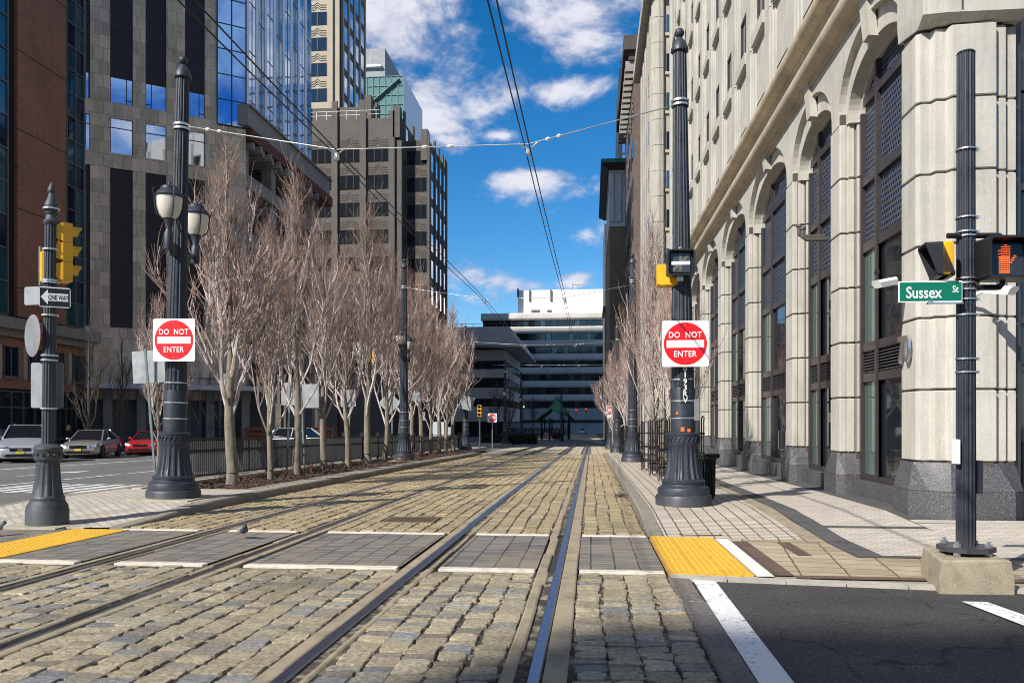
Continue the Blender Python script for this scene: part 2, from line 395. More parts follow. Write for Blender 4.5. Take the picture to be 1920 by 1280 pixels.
def paint(name, col, wear=.5, scale=30):
    n = NT(name); v = n.pos(); a = n.noise(v, scale, 8, .75); b = n.noise(v, 3, 6, .7); s_ = n.math('MULTIPLY', a, n.math('ADD', b, .5))
    c = n.mix(n.ramp(s_, [(wear, (0, 0, 0, 1)), (wear + .12, (1, 1, 1, 1))]), dim(col, 1), (.12, .115, .105, 1))
    c = n.mix(.5, c, n.ramp(b, [(.3, (.72, .71, .68, 1)), (.7, (1.05, 1.05, 1.05, 1))]), 'MULTIPLY')
    n.base(c); n.set(Roughness=.7); n.bump(a, .2, .005); return n.m
ASPH = asphalt(); ROAD = road_asphalt(); STONE = stone_tone('granite setts'); GRIT = dirt()
STRIPC = concrete('sandy rail concrete', (.32, .262, .175, 1), 3.5, .45, .7); KERBC = concrete('kerb granite', (.24, .215, .165, 1), 3.0)
DARKP = pavers('dark crosswalk pavers', .25, .12, .010, (.125, .121, .114, 1), (.225, .21, .185, 1), (.018, .017, .016, 1), 0.0, (.28, .225, .14, 1), .65)
CREAMP = pavers('cream sidewalk bricks', .2, .11, .010, (.50, .435, .345, 1), (.60, .525, .42, 1), (.06, .05, .04, 1), 0.0, (.32, .27, .19, 1), .35)
SMALLP = pavers('small cream pavers', .2, .1, .007, (.46, .41, .34, 1), (.58, .52, .43, 1), (.30, .25, .2, 1), .5, (.36, .31, .25, 1), .3)
TANP = pavers('tan slabs', .45, .3, .010, (.36, .29, .185, 1), (.47, .39, .27, 1), (.10, .08, .05, 1), 0.0, (.20, .135, .07, 1), .6, rot=R(8))
BANDP = pavers('black granite band', .6, .3, .008, (.055, .054, .055, 1), (.085, .082, .08, 1), (.12, .11, .1, 1), 0.0, (.13, .115, .09, 1), .4)
MAROON = pavers('maroon slabs', .3, .45, .008, (.10, .058, .042, 1), (.135, .082, .06, 1), (.06, .045, .035, 1), 0.0, (.17, .12, .08, 1), .5)
LEFTP = pavers('pale island bricks', .2, .1, .010, (.50, .45, .38, 1), (.60, .54, .45, 1), (.09, .075, .06, 1), .5, (.30, .255, .19, 1), .4, rot=R(3))
PAVE2 = pavers('far crossing pavers', .5, .5, .02, (.42, .36, .26, 1), (.52, .46, .34, 1), (.09, .08, .06, 1), 0.0, (.3, .25, .17, 1), .5)
WHITE = paint('white road paint', (.80, .79, .75, 1), .55); WORNW = paint('worn white paint', (.78, .77, .73, 1), .50)
def yellow_tactile():
    n = NT('yellow tactile'); v = n.pos(); a = n.noise(v, 18, 8, .75); b = n.noise(v, 1.6, 6, .7)
    c = n.mix(n.ramp(a, [(.53, (0, 0, 0, 1)), (.68, (.9, .9, .9, 1))]), (.74, .41, .03, 1), (.36, .19, .035, 1)); dd = n.noise(v, 4.5, 8, .75); c = n.mix(n.ramp(dd, [(.56, (0, 0, 0, 1)), (.74, (.6, .6, .6, 1))]), c, (.17, .12, .06, 1))
    c = n.mix(.6, c, n.ramp(b, [(.3, (.8, .78, .7, 1)), (.7, (1.08, 1.06, 1, 1))]), 'MULTIPLY')
    n.base(c); n.set(Roughness=.65); n.bump(a, .2, .004); return n.m
YELLOW = yellow_tactile()
STEEL = M('worn rail steel', (.30, .31, .34, 1), .22, 1.0, .25, 14, .2, 90)
STEELB = M('blue polished rail', (.22, .27, .38, 1), .26, 1.0, .2, 20, .2, 120)
RUST = M('rusty rail side', (.05, .042, .036, 1), .7, .3, .3, 12)
IRON = M('cast iron grate', (.055, .04, .032, 1), .7, .5, .3, 10)
MULCH = M('mulch', (.045, .028, .02, 1), .95, 0, .7, 22, 1.0, 60)

def yrows(y0, y1, step=1.0):
    n = max(1, int(math.ceil((y1 - y0) / step))); return [y0 + (y1 - y0) * i / n for i in range(n + 1)]
def strip(mb, x0, x1, y0, y1, dz, step=1.5):      # x0, x1, dz: numbers or functions of Y
    fx0 = x0 if callable(x0) else (lambda Y: x0); fx1 = x1 if callable(x1) else (lambda Y: x1); fz = dz if callable(dz) else (lambda Y: dz)
    ys = yrows(y0, y1, step); n = len(mb.v)
    for Y in ys:
        z = g(Y) + fz(Y); mb.v += [(fx0(Y), Y, z), (fx1(Y), Y, z)]
    for i in range(len(ys) - 1): mb.f.append((n + 2 * i, n + 2 * i + 1, n + 2 * i + 3, n + 2 * i + 2))
def slab(mb, x0, x1, y0, y1, dz, depth=.25, step=1.5):   # raised strip with sides
    fz = dz if callable(dz) else (lambda Y: dz)
    fx0 = x0 if callable(x0) else (lambda Y: x0); fx1 = x1 if callable(x1) else (lambda Y: x1)
    mb.loft([[(fx0(Y), Y, g(Y) - depth), (fx1(Y), Y, g(Y) - depth), (fx1(Y), Y, g(Y) + fz(Y)), (fx0(Y), Y, g(Y) + fz(Y))] for Y in yrows(y0, y1, step)], True, True, True)

# terrain: one sheet to the horizon
mb = MB(); ys = [-280, -150, -80, -40, -20, -10] + [i for i in range(-5, 60, 2)] + [i for i in range(60, 240, 6)] + [260, 330, 450, 700, 1200, 2500]
xs = [-1500, -600, -300, -150, -80, -40, -20, -10, -5, 0, 5, 10, 20, 40, 80, 150, 300, 600, 1500]
for Y in ys:
    for X in xs: mb.v.append((X, Y, g(Y) - .055))
for i in range(len(ys) - 1):
    for j in range(len(xs) - 1):
        a = i * len(xs) + j; mb.f.append((a, a + 1, a + 1 + len(xs), a + len(xs)))
struct(mb, 'ground', ROAD)
# cross street in front and to the right: fresh dark asphalt
mb = MB(); strip(mb, .75, 60, -40, 7.9, -.022); struct(mb, 'cross_street', ASPH)
mb = MB(); strip(mb, -60, -9.3, -40, 8.0, -.022); struct(mb, 'cross_street', ROAD)
# side road on the left
mb = MB(); strip(mb, -27.3, -10.0, 8.0, 260, -.022, 3); struct(mb, 'side_road', ROAD)
# grit bed of the tramway
mb = MB(); strip(mb, -9.3, .95, 2.0, 7.98, -.018); strip(mb, -9.0, .78, 10.78, 49.4, -.016); struct(mb, 'tramway_bed', GRIT)

# setts
random.seed(3)
mb = MB(); mb.c = []
def sett(x0, x1, y0, y1, tone, near):
    zt = g((y0 + y1) / 2) + random.uniform(-.006, .005)
    j = .015 if near else .010
    def jj(): return random.uniform(-j, j)
    p = [(x0 + jj(), y0 + jj()), (x1 + jj(), y0 + jj()), (x1 + jj(), y1 + jj()), (x0 + jj(), y1 + jj())]
    cx, cy = (x0 + x1) / 2, (y0 + y1) / 2; n = len(mb.v)
    tx, ty = random.uniform(-.03, .03), random.uniform(-.03, .03)
    if near:
        # eight-cornered rounded stone: skirt, shoulder, crown
        ct = [random.choice((.06, .1, .14, .28)) for _ in range(4)]
        def ring(k, z):
            o = []
            for i in range(4):
                a, b = p[i], p[(i + 1) % 4]
                for t in (ct[i], 1 - ct[(i + 1) % 4]):
                    x, y = a[0] + (b[0] - a[0]) * t, a[1] + (b[1] - a[1]) * t
                    X, Y = cx + (x - cx) * k, cy + (y - cy) * k
                    o.append((X, Y, z + (X - cx) * tx + (Y - cy) * ty))
            return o
        R_ = [ring(1.02, zt - .045), ring(1.0, zt - .007), ring(.97, zt - .0005), ring(.88, zt)]
        m = 8
        for r in R_: mb.v += r
        for i in range(3):
            for k in range(m): mb.f.append((n + i * m + k, n + i * m + (k + 1) % m, n + (i + 1) * m + (k + 1) % m, n + (i + 1) * m + k)); mb.c.append(tone)
        mb.f.append(tuple(n + 3 * m + k for k in range(m))); mb.c.append(tone)
    else:
        for k, z in ((1.0, zt - .025), (.9, zt)):
            mb.v += [(cx + (x - cx) * k, cy + (y - cy) * k, z) for x, y in p]
        for k in range(4): mb.f.append((n + k, n + (k + 1) % 4, n + 4 + (k + 1) % 4, n + 4 + k)); mb.c.append(tone)
        mb.f.append((n + 4, n + 5, n + 6, n + 7)); mb.c.append(tone)
def tone_near(x, y):
    q = random.random(); k = random.uniform(.75, 1.25)
    if q < .54: c = (.40, .34, .225)
    elif q < .72: c = (.31, .29, .23)
    elif q < .80: c = (.215, .225, .235)
    elif q < .92: c = (.44, .37, .26)
    else: c = (.24, .21, .175)
    k *= 1.2; f = sstep(6.2, 8.0, y) * .5
    c = tuple(a * (1 - f) + b * f for a, b in zip(c, (.31, .26, .16)))
    return (c[0] * k, c[1] * k, c[2] * k, 1)
def tone_far(x, y):
    k = random.uniform(.8, 1.2); q = random.random()
    c = (.42, .325, .18) if q < .72 else ((.34, .285, .19) if q < .88 else (.50, .41, .25))
    return (c[0] * k, c[1] * k, c[2] * k, 1)
BLOCKS = [(-6.63, -5.395, 6), (-5.065, -3.985, 5), (-3.67, -1.925, 8), (-1.59, -.535, 5), (-.115, .74, 4)]
for (a, b, nc) in BLOCKS:
    pit = (b - a) / nc
    for i in range(nc):
        drift = random.uniform(-.02, .02)
        for y0, y1, near in ((2.6, 7.96, True), (10.86, 49.0, False)):
            Y = y0 + random.uniform(0, .1)
            if near and a < -6: pass
            while Y < y1 - .06:
                l = random.choice((.115, .13, .15, .17)) * random.uniform(.92, 1.08)
                if Y + l > y1: break
                gx = random.uniform(.006, .015) if near else .011
                if near or not (a > -3.7 and a < -3.6 and 11.9 < Y < 12.85 and i in (2, 3, 4, 5)):
                    wv = .015 * math.sin(Y * 1.7 + i)
                    sett(a + i * pit + gx + wv, a + (i + 1) * pit - gx + wv, Y, Y + l - random.uniform(.003, .011), tone_near(a, Y) if near else tone_far(a, Y), near and Y < 8)
                Y += l
# stones of the mouth to the left (only before the crosswalk)
for i in range(12):
    a = -9.25 + i * .218; Y = 2.6
    while Y < 7.9:
        l = random.choice((.115, .13, .15, .17)); sett(a + .016, a + .2, Y, Y + l - random.uniform(.003, .011), tone_near(a, Y), True); Y += l
struct(mb, 'cobblestone_road', STONE, fix=False)
# long kerb stones between setts and asphalt at the mouth
mb = MB(); mb.c = []; Y = 2.4
while Y < 7.8:
    l = min(random.uniform(.9, 1.3), 7.9 - Y); x0 = .745 + random.uniform(-.012, .012)
    n0 = len(mb.f); p = [(x0, Y + .015), (x0 + .2, Y + .02), (x0 + .2, Y + l - .02), (x0, Y + l - .015)]
    mb.loft([[(x, y, g(Y) - .05) for x, y in p], [(x, y, g(Y) - .012) for x, y in p], [(.845 + (x - .845) * .88, Y + l / 2 + (y - Y - l / 2) * .97, g(Y) + .004) for x, y in p]], True, False, True)
    t = random.choice([(.22, .19, .16), (.16, .155, .16), (.19, .18, .17)]); mb.c += [(t[0], t[1], t[2], 1)] * (len(mb.f) - n0); Y += l
struct(mb, 'kerb_stones', STONE)
# crosswalk
def rails_gaps(x0, x1):
    cuts = [(-5.455, -5.03), (-4.03, -3.61), (-1.965, -1.555), (-.55, -.125)]
    out = []; a = x0
    for c, d in cuts:
        if c > a and c < x1: out.append((a, c)); a = d
    out.append((a, x1)); return out
mb = MB()
for a, b in rails_gaps(-9.3, .74): strip(mb, a, b, 8.14, 10.66, -.004)
struct(mb, 'crosswalk', DARKP)
for (ya, yb) in ((8.0, 8.13), (10.67, 10.80)):
    mb = MB()
    for a, b in rails_gaps(-6.6 if ya > 10 else -9.3, .74):
        mb.bbox(a + .01, b - .01, ya, yb, g(ya) - .05, g(ya) + .004, .006)
    struct(mb, 'crosswalk_edging', M('white granite edging', (.62, .55, .45, 1), .8, 0, .35, 9, .3))
# rails with their concrete edge strips and flangeways
for tr, (xl, xr) in enumerate(((-1.76, -.325), (-5.245, -3.815))):
    root = thing('tram_track', ['right tram track with blue polished rails running up the middle of the cobbles', 'left tram track with dull rails nearer the row of bare trees'][tr], 'tram track', (0, 0, 0), group='tram tracks in the cobbled street')
    def bend(Y): return 0 if Y < 88 else -((Y - 88) ** 2) * .0016
    for side, x in ((-1, xl), (1, xr)):
        mb = MB(); sec = [(-.045, -.09), (-.042, -.008), (-.032, .006), (.030, .006), (.040, -.008), (.043, -.09)]
        ysl = yrows(1.0, 120, 2.0)
        mb.loft([[(x + bend(Y) + p, Y, g(Y) + q) for p, q in sec] for Y in ysl], True, True, True)
        rl = mb.build('rail', STEELB if tr == 0 else STEEL, root, smooth=25)
        # field side strip (tight) and gauge side strip beyond the flangeway
        mb = MB()
        for y0, y1 in ((1.0, 8.0), (8.0, 10.8), (10.8, 49.3)):
            Y = y0
            while Y < y1 - .05:
                l = min(random.uniform(.7, 1.3), y1 - Y)
                xo = x + side * .048; xb = x + side * (.048 + ((.14 if side > 0 else .11) if tr == 0 else .085))
                a, b = min(xo, xb), max(xo, xb)
                ja = random.uniform(-.006, .006)
                mb.loft([[(a, yy, g(yy) - .08), (b + ja, yy, g(yy) - .08), (b + ja, yy, g(yy) - .004), (b + ja - .012, yy, g(yy) + .002), (a + .008, yy, g(yy) + .002), (a, yy, g(yy) - .004)] for yy in (Y + .004, Y + l * .5, Y + l - .004)], True, True, True)
                xo = x - side * .105; xb = x - side * ((.20 if side > 0 else .165) if tr == 0 else .165); a, b = min(xo, xb), max(xo, xb); ja, jb = random.uniform(-.014, .014), random.uniform(-.014, .014); dz = random.uniform(-.008, .004)
                mb.loft([[(a + ja, yy, g(yy) - .08), (b + jb, yy, g(yy) - .08), (b + jb, yy, g(yy) - .008 + dz), (b + jb - .015, yy, g(yy) + dz), (a + ja + .015, yy, g(yy) + dz), (a + ja, yy, g(yy) - .008 + dz)] for yy in (Y + .006, Y + l * .5, Y + l - .006)], True, True, True)
                Y += l
        mb.build('edging', STRIPC, root)
        mb = MB(); strip(mb, lambda Y: x - side * .045 - (.065 if side > 0 else 0), lambda Y: x - side * .045 + (.065 if side < 0 else 0), 1.0, 49.0, -.024 - .004); mb.build('flangeway', RUST, root)
# far crossing and track bed in the shade
mb = MB()
for a, b in rails_gaps(-7.2, 1.3): strip(mb, a + .1, b - .1, 49.5, 77.0, -.006, 3)
struct(mb, 'far_crossing', PAVE2)
mb = MB(); strip(mb, lambda Y: -7.6 - max(0, Y - 88) ** 2 * .0016, lambda Y: .9 - max(0, Y - 88) ** 2 * .0016, 77.02, 128, -.03, 3); struct(mb, 'far_trackbed', DARKP)
mb = MB(); strip(mb, -60, 1.6, 96.0, 240, -.042, 6); struct(mb, 'plaza', PAVE2)
mb = MB(); strip(mb, 1.7, 14, 78, 240, -.035, 6); struct(mb, 'far_street', ROAD)

# right pavement
def sr(Y): return .012 + .128 * sstep(10.7, 13.0, Y) if Y < 49 else .14 - .10 * sstep(49, 52, Y)
mb = MB(); strip(mb, .955, 2.70, 10.5, 62, lambda Y: sr(Y)); struct(mb, 'sidewalk', CREAMP)
mb = MB(); strip(mb, lambda Y: 2.70, lambda Y: 2.92, 10.3, 62, lambda Y: sr(Y) + .001); struct(mb, 'sidewalk_border', STRIPC)
mb = MB(); strip(mb, 2.92, 3.24, 9.15, 62, lambda Y: sr(Y) + .002)
strip(mb, 3.24, 4.62, 11.52, 11.66, lambda Y: sr(Y) + .002); strip(mb, 3.24, 14.0, 9.15, 9.30, lambda Y: .014); strip(mb, 4.62, 5.4, 11.9, 62, lambda Y: sr(Y) + .002)
struct(mb, 'sidewalk_band', BANDP)
mb = MB(); strip(mb, 3.24, 4.62, 9.30, 11.52, lambda Y: sr(Y)); strip(mb, 3.24, 4.62, 11.66, 62, lambda Y: sr(Y)); strip(mb, 4.62, 16, 9.30, 12.2, lambda Y: sr(Y) - .004); struct(mb, 'sidewalk', SMALLP)
mb = MB(); strip(mb, 1.76, 2.70, 10.3, 10.5, .012); strip(mb, 1.955, 14, 7.98, 9.14, .010); strip(mb, 1.955, 2.92, 9.14, 10.3, .010); struct(mb, 'corner_ramp', TANP)
mb = MB(); strip(mb, 1.755, 1.95, 7.95, 10.3, .011); strip(mb, 1.955, 14, 7.82, 7.975, .011); strip(mb, 2.30, 2.46, 9.2, 10.25, .0145); struct(mb, 'ramp_border', MAROON)
mb = MB(); strip(mb, 1.585, 1.75, 7.86, 10.5, .014); struct(mb, 'ramp_stripe', M('white stone stripe', (.72, .69, .63, 1), .8, 0, .15, 6, .2))
# front kerb of the ramp
mb = MB()
for i in range(26):
    x = .76 + i * .52; y = 7.72 - (x - .76) * .115 if x < 14 else 6.2
    y2 = 7.72 - (x + .5 - .76) * .115
    mb.loft([[(x, y, g(7) - .1), (x + .51, y2, g(7) - .1), (x + .51, y2 + .13, g(7) - .1), (x, y + .13, g(7) - .1)], [(x, y, g(7) + .014), (x + .51, y2, g(7) + .014), (x + .51, y2 + .13, g(7) + .018), (x, y + .13, g(7) + .018)]], True, False, True)
struct(mb, 'front_kerb', concrete('pale kerb', (.42, .39, .33, 1), 4))
# ground under the ramp between kerb and slabs
mb = MB(); mb.poly([(.76, 7.75, g(7.7) - .004), (14, 6.3, g(6.3) - .004), (14, 10.6, g(10.6) - .004), (.76, 10.6, g(10.6) - .004)]); struct(mb, 'ramp_base', concrete('ramp mortar', (.30, .26, .19, 1)))
mb = MB(); mb.poly([(.96, -5, g(4) - .012), (14.5, -5, g(4) - .012), (14.5, 6.12, g(6) - .012), (.96, 7.68, g(7) - .012)]); struct(mb, 'cross_street', ASPH)
# tactile plates with domes
def tactile(x0, x1, y0, y1, dz, label, nx):
    root = thing('tactile_plate', label, 'tactile paving', ((x0 + x1) / 2, (y0 + y1) / 2, g(y0)), group='yellow tactile plates at the crossing')
    w_ = (x1 - x0) / nx
    for i in range(nx):
        mb = MB(); a, b = x0 + i * w_ + .004, x0 + (i + 1) * w_ - .004
        mb.loft([[(a, Y, g(Y) - .05), (b, Y, g(Y) - .05), (b, Y, g(Y) + dz), (a, Y, g(Y) + dz)] for Y in (y0, (y0 + y1) / 2, y1)], True, True, True)
        Y = y0 + .035
        while Y < y1 - .03:
            X = a + .035
            while X < b - .02:
                n = len(mb.v); z = g(Y) + dz
                for k in range(5): mb.v.append((X + .013 * math.cos(k * 1.2566), Y + .013 * math.sin(k * 1.2566), z - .001))
                for k in range(5): mb.v.append((X + .007 * math.cos(k * 1.2566), Y + .007 * math.sin(k * 1.2566), z + .006))
                for k in range(5): mb.f.append((n + k, n + (k + 1) % 5, n + 5 + (k + 1) % 5, n + 5 + k))
                mb.f.append(tuple(n + 5 + k for k in range(5)))
                X += .06
            Y += .06
        mb.build('plate', YELLOW, root, world=True, fix=False)
tactile(.77, 1.575, 7.93, 10.66, .016, 'yellow tactile plate beside the white stripe on the right corner ramp', 3)
tactile(-7.28, -6.46, 8.16, 10.66, .006, 'yellow tactile strip across the dark crossing at left', 1)
tactile(.9, 2.6, 55.0, 57.0, .05, 'small far yellow tactile patch at the end of the right sidewalk', 1)
# kerbs
def kerb_line(name, x0f, y0, y1, hgt, wdt, mat):
    mb = MB(); Y = y0
    while Y < y1 - .1:
        l = min(random.uniform(1.4, 2.2), y1 - Y); e = .004
        rings = []
        for yy in (Y + e, Y + l / 2, Y + l - e):
            a = x0f(yy); z = g(yy); t = hgt(yy)
            rings.append([(a, yy, z - .12), (a + wdt, yy, z - .12), (a + wdt, yy, z + t), (a + .025, yy, z + t), (a, yy, z + t - .02)] if wdt > 0 else [(a, yy, z - .12), (a + wdt, yy, z - .12), (a + wdt, yy, z + t), (a - .025, yy, z + t), (a, yy, z + t - .02)])
        mb.loft(rings, True, True, True); Y += l
    return struct(mb, name, mat)
kerb_line('kerb', lambda Y: .76, 10.8, 50, lambda Y: sr(Y) + .004, .19, KERBC)
# left island
def sl(Y): return .01 + .13 * sstep(10.9, 13.6, Y)
def xl_(Y): return -6.66 - .0 * Y if Y > 13.5 else -6.66 + .9 * (1 - sstep(10.6, 13.5, Y)) * 0
kerb_line('kerb', lambda Y: -6.66, 10.85, 48.5, lambda Y: sl(Y) + .004, -.22, KERBC)
mb = MB(); strip(mb, lambda Y: -9.9 - .0 * Y, -6.885, 10.80, 16.2, sl, .5); strip(mb, -7.22, -6.885, 16.2, 48.4, sl); struct(mb, 'island_paving', LEFTP)
mb = MB(); strip(mb, -9.6, -7.24, 16.25, 60, lambda Y: .10); struct(mb, 'planting_bed', MULCH)
mb = MB(); strip(mb, -7.24, -7.0, 16.2, 47, lambda Y: .146); struct(mb, 'bed_edging', KERBC)
mb = MB()
Y = 11.0
slab(mb, -10.12, -9.9, 10.9, 60, lambda Y: sl(Y) + .003); struct(mb, 'kerb', KERBC)
mb = MB(); slab(mb, -9.64, -9.42, 16.0, 60, .17); struct(mb, 'fence_kerb', concrete('fence footing', (.42, .37, .29, 1)))
mb = MB(); strip(mb, -13.6, -9.3, 8.14, 10.66, -.008); struct(mb, 'crosswalk', DARKP)
# far left pavement in front of the brick block
mb = MB(); slab(mb, -36.5, -27.4, 12, 70, .12, step=3); struct(mb, 'far_sidewalk', concrete('grey sidewalk', (.25, .24, .23, 1)))
mb = MB(); slab(mb, -14, -9.0, 60, 76, .10, step=4); slab(mb, -60, -9.0, 79, 95, .08, step=4); struct(mb, 'far_sidewalk', concrete('grey far sidewalk', (.30, .28, .25, 1)))
# side road markings
MK = []
def mark(pts, name='road_marking', mat=None):
    mb = MB(); mb.poly([(x, y, g(y) - (.017 if name == 'road_marking' else -.002)) for x, y in pts]); tag(mb.build(name, mat or WORNW), kind='structure')
for i in range(9):
    mark([(-14.9 - i * .11, 18.0 + i * 3.4), (-14.75 - i * .11, 18.0 + i * 3.4), (-14.85 - i * .11, 20.9 + i * 3.4), (-15.0 - i * .11, 20.9 + i * 3.4)])
mark([(-21.3, 20), (-21.1, 20), (-21.1, 60), (-21.3, 60)])
mark([(-11.0, 15.2), (-10.85, 15.2), (-10.85, 60), (-11.0, 60)])
for k in range(7): mark([(-14.2 + k * .52, 16.7), (-13.9 + k * .52, 16.7), (-14.0 + k * .52, 19.6), (-14.3 + k * .52, 19.6)])
for k, (ax, ay) in enumerate([(-17.4, 22.8), (-12.9, 22.6)]):
    mark([(ax - .07, ay), (ax + .07, ay), (ax + .07, ay + 2.2), (ax - .07, ay + 2.2)]); mark([(ax - .38, ay + 2.2), (ax + .38, ay + 2.2), (ax, ay + 3.6)])
mark([(-26, 15.9), (-15.2, 15.9), (-15.2, 16.3), (-26, 16.3)])
mark([(-26, 13.2), (-10.2, 13.2), (-10.2, 13.45), (-26, 13.45)])
# white lines on the asphalt to the right
mark([(.925, -2), (1.115, -2), (1.16, 7.66), (.955, 7.68)], 'white_line', WHITE)
mark([(3.05, 6.95), (3.25, 6.95), (3.9, 2.0), (3.55, 2.0)], 'white_line', WHITE)
mb = MB(); random.seed(11)
# drain grate in the setts and one in the pavement
def grate(x0, x1, y0, y1, z, label, along, mat=IRON):
    root = thing('drain_grate', label, 'drain grate', ((x0 + x1) / 2, (y0 + y1) / 2, z))
    mb = MB(); mb.box(x0, x1, y0, y0 + .03, z - .06, z); mb.box(x0, x1, y1 - .03, y1, z - .06, z); mb.box(x0, x0 + .03, y0 + .03, y1 - .03, z - .06, z); mb.box(x1 - .03, x1, y0 + .03, y1 - .03, z - .06, z); mb.build('frame', mat, root, world=True)
    mb = MB(); n = int((x1 - x0 - .06) / .05) if along == 'y' else int((y1 - y0 - .06) / .05)
    for i in range(n):
        if along == 'y': a = x0 + .03 + (i + .5) * (x1 - x0 - .06) / n; mb.box(a - .012, a + .012, y0 + .03, y1 - .03, z - .03, z - .003)
        else: a = y0 + .03 + (i + .5) * (y1 - y0 - .06) / n; mb.box(x0 + .03, x1 - .03, a - .012, a + .012, z - .03, z - .003)
    mb.build('bars', mat, root, world=True)
    mb = MB(); mb.box(x0, x1, y0, y1, z - .3, z - .07); mb.build('pit', M('pit', (.01, .009, .008, 1), 1), root, world=True)
grate(-3.18, -2.4, 12.0, 12.65, g(12.3) + .004, 'sandy iron drain grate among the cobbles between the two tracks', 'y', M('sandy iron', (.17, .13, .08, 1), .8, .2, .4, 12))
grate(1.17, 1.72, 10.72, 11.38, g(11) + .03, 'rusty square drain grate in the bricks behind the yellow plate', 'y')
# ------------------------------------------------------------------ arcaded limestone building on the right
def limestone(name, col, var=.18, stain=.5):
    n = NT(name); v = n.pos(); a = n.noise(v, .9, 9, .65); b = n.noise(v, 40, 6, .8); st = n.noise(n.pos((2.6, 2.6, .18)), 1.9, 9, .75)
    c = n.ramp(a, [(.3, dim(col, 1 - var)), (.7, dim(col, 1 + var * .6))])
    c = n.mix(.35, c, n.ramp(b, [(.3, (.45, .45, .43, 1)), (.7, (1.3, 1.3, 1.3, 1))]), 'MULTIPLY')
    c = n.mix(n.ramp(st, [(.48, (0, 0, 0, 1)), (.74, (stain, stain, stain, 1))]), c, (.19, .165, .125, 1))
    n.base(c); n.set(Roughness=.85); n.bump(b, .25, .006); return n.m
LIME = limestone('pale limestone', (.485, .465, .41, 1)); LIMEW = limestone('upper limestone', (.44, .415, .36, 1), .15, .65)
LIMED = limestone('weathered moulding', (.50, .42, .31, 1), .3, .7)
GRAN = M('speckled dark granite', (.085, .085, .09, 1), .35, 0, .4, 60, 0, spec=.5)
def granite():
    n = NT('dark speckled granite'); v = n.pos(); a = n.noise(v, 48, 5, .95); b = n.noise(v, 1.4, 6, .6)
    c = n.ramp(a, [(.36, (.014, .014, .017, 1)), (.55, (.09, .088, .092, 1)), (.7, (.42, .41, .41, 1))])
    c = n.mix(.5, c, n.ramp(b, [(.3, (.6, .6, .6, 1)), (.7, (1.2, 1.2, 1.2, 1))]), 'MULTIPLY')
    n.base(c); n.set(Roughness=n.ramp(b, [(.3, (.5, .5, .5, 1)), (.7, (.75, .75, .75, 1))])); return n.m
GRAN = granite()
GROUT = M('dark joint', (.07, .058, .042, 1), .9)
FRAME = M('bronze window frame', (.085, .075, .08, 1), .35, .6, .2, 6)
GLASSD = glass('dark shop glass', (.012, .017, .022, 1), .03, 0, .012, 1.0)
GLASSG = glass('greenish glass', (.10, .15, .135, 1), .06, .25, .012, 1.0)
def screen():
    n = NT('blue louvre screen'); vec = n.facade('y')
    mp = n.new('ShaderNodeMapping'); mp.inputs['Scale'].default_value = (1, 1, 1); n.l.new(vec, mp.inputs[0])
    x = n.brick(mp.outputs[0], .11, .105, .022, (.006, .007, .010, 1), (.010, .012, .018, 1), (.085, .11, .17, 1), .5, 0, .3)
    n.base(x.outputs['Color']); n.set(Roughness=.45, Metallic=.3); n.bump(x.outputs['Fac'], 1.0, .03); return n.m
SCREEN = screen()
LOUVER = M('louvre slats', (.10, .095, .10, 1), .4, .5, .2, 8)
BLACK = M('dark void', (.008, .008, .009, 1), .9)

RB = thing('arcade_building', 'pale limestone building with tall arched bays on a dark granite base, right of the tracks', 'building', (6.0, 30, 0))
FX = 4.9; CH = 1.08; Z0 = .88; ZS = Z0 + 6 * CH
BAYS = [(13.22, 16.38), (17.02, 20.1), (20.8, 25.53), (26.15, 30.79), (31.67, 36.09), (36.9, 41.4), (42.3, 46.7), (47.6, 52)]
STEPS = [(0, -.03), (.02, .0), (.11, .0), (.12, -.025), (.15, -.025), (.16, .05), (.25, .05), (.26, .022), (.29, .022), (.30, .10), (.40, .10)]     # (into the wall, towards the opening)
def pier_poly(y0, y1, grow=0.0):
    far = [(FX + dx, y1 + dy) for dx, dy in STEPS]; near = [(FX + dx, y0 - dy) for dx, dy in STEPS]
    pts = near[::-1] + far + [(FX + .6, y1 + .10), (FX + .6, y0 - .10)]
    if grow:
        cy = (y0 + y1) / 2
        pts = [(x - grow if x < FX + .5 else x, cy + (y - cy) * (1 + grow / ((y1 - y0) / 2))) for x, y in pts]
    return pts
CORNER = [(FX + .6, 13.32), (FX + .40, 13.32), (FX + .26, 13.32), (FX + .26, 13.27), (FX + .13, 13.27), (FX + .13, 13.22), (FX, 13.22), (FX, 12.68), (FX + .05, 12.62), (5.08, 12.62), (5.12, 12.51), (5.26, 12.51), (5.32, 12.40), (5.92, 12.38), (5.93, 12.48), (6.1, 12.48), (6.11, 12.56), (6.28, 12.56), (6.29, 13.32)]
def shrink(poly, d):
    cx = sum(p[0] for p in poly) / len(poly); cy = sum(p[1] for p in poly) / len(poly)
    o = []
    for x, y in poly:
        v = Vector((x - cx, y - cy)); l = max(v.length, .01); v *= (l - d) / l; o.append((cx + v.x, cy + v.y))
    return o
wall = MB(); gran = MB(); grout = MB()
PIERS = [(16.38, 17.02), (20.1, 20.8), (25.53, 26.15), (30.79, 31.67), (36.09, 36.9), (41.4, 42.3), (46.7, 47.6)]
polys = [pier_poly(a, b) for a, b in PIERS] + [CORNER]
for pl in polys:
    core = shrink(pl, .035)
    grout.prism(core, Z0 - .1, ZS + .2)
    for k in range(6):
        wall.loft([[(x, y, Z0 + k * CH + .014) for x, y in shrink(pl, .02)], [(x, y, Z0 + k * CH + .028) for x, y in pl], [(x, y, Z0 + (k + 1) * CH - .028) for x, y in pl], [(x, y, Z0 + (k + 1) * CH - .014) for x, y in shrink(pl, .02)]], True, True, True)
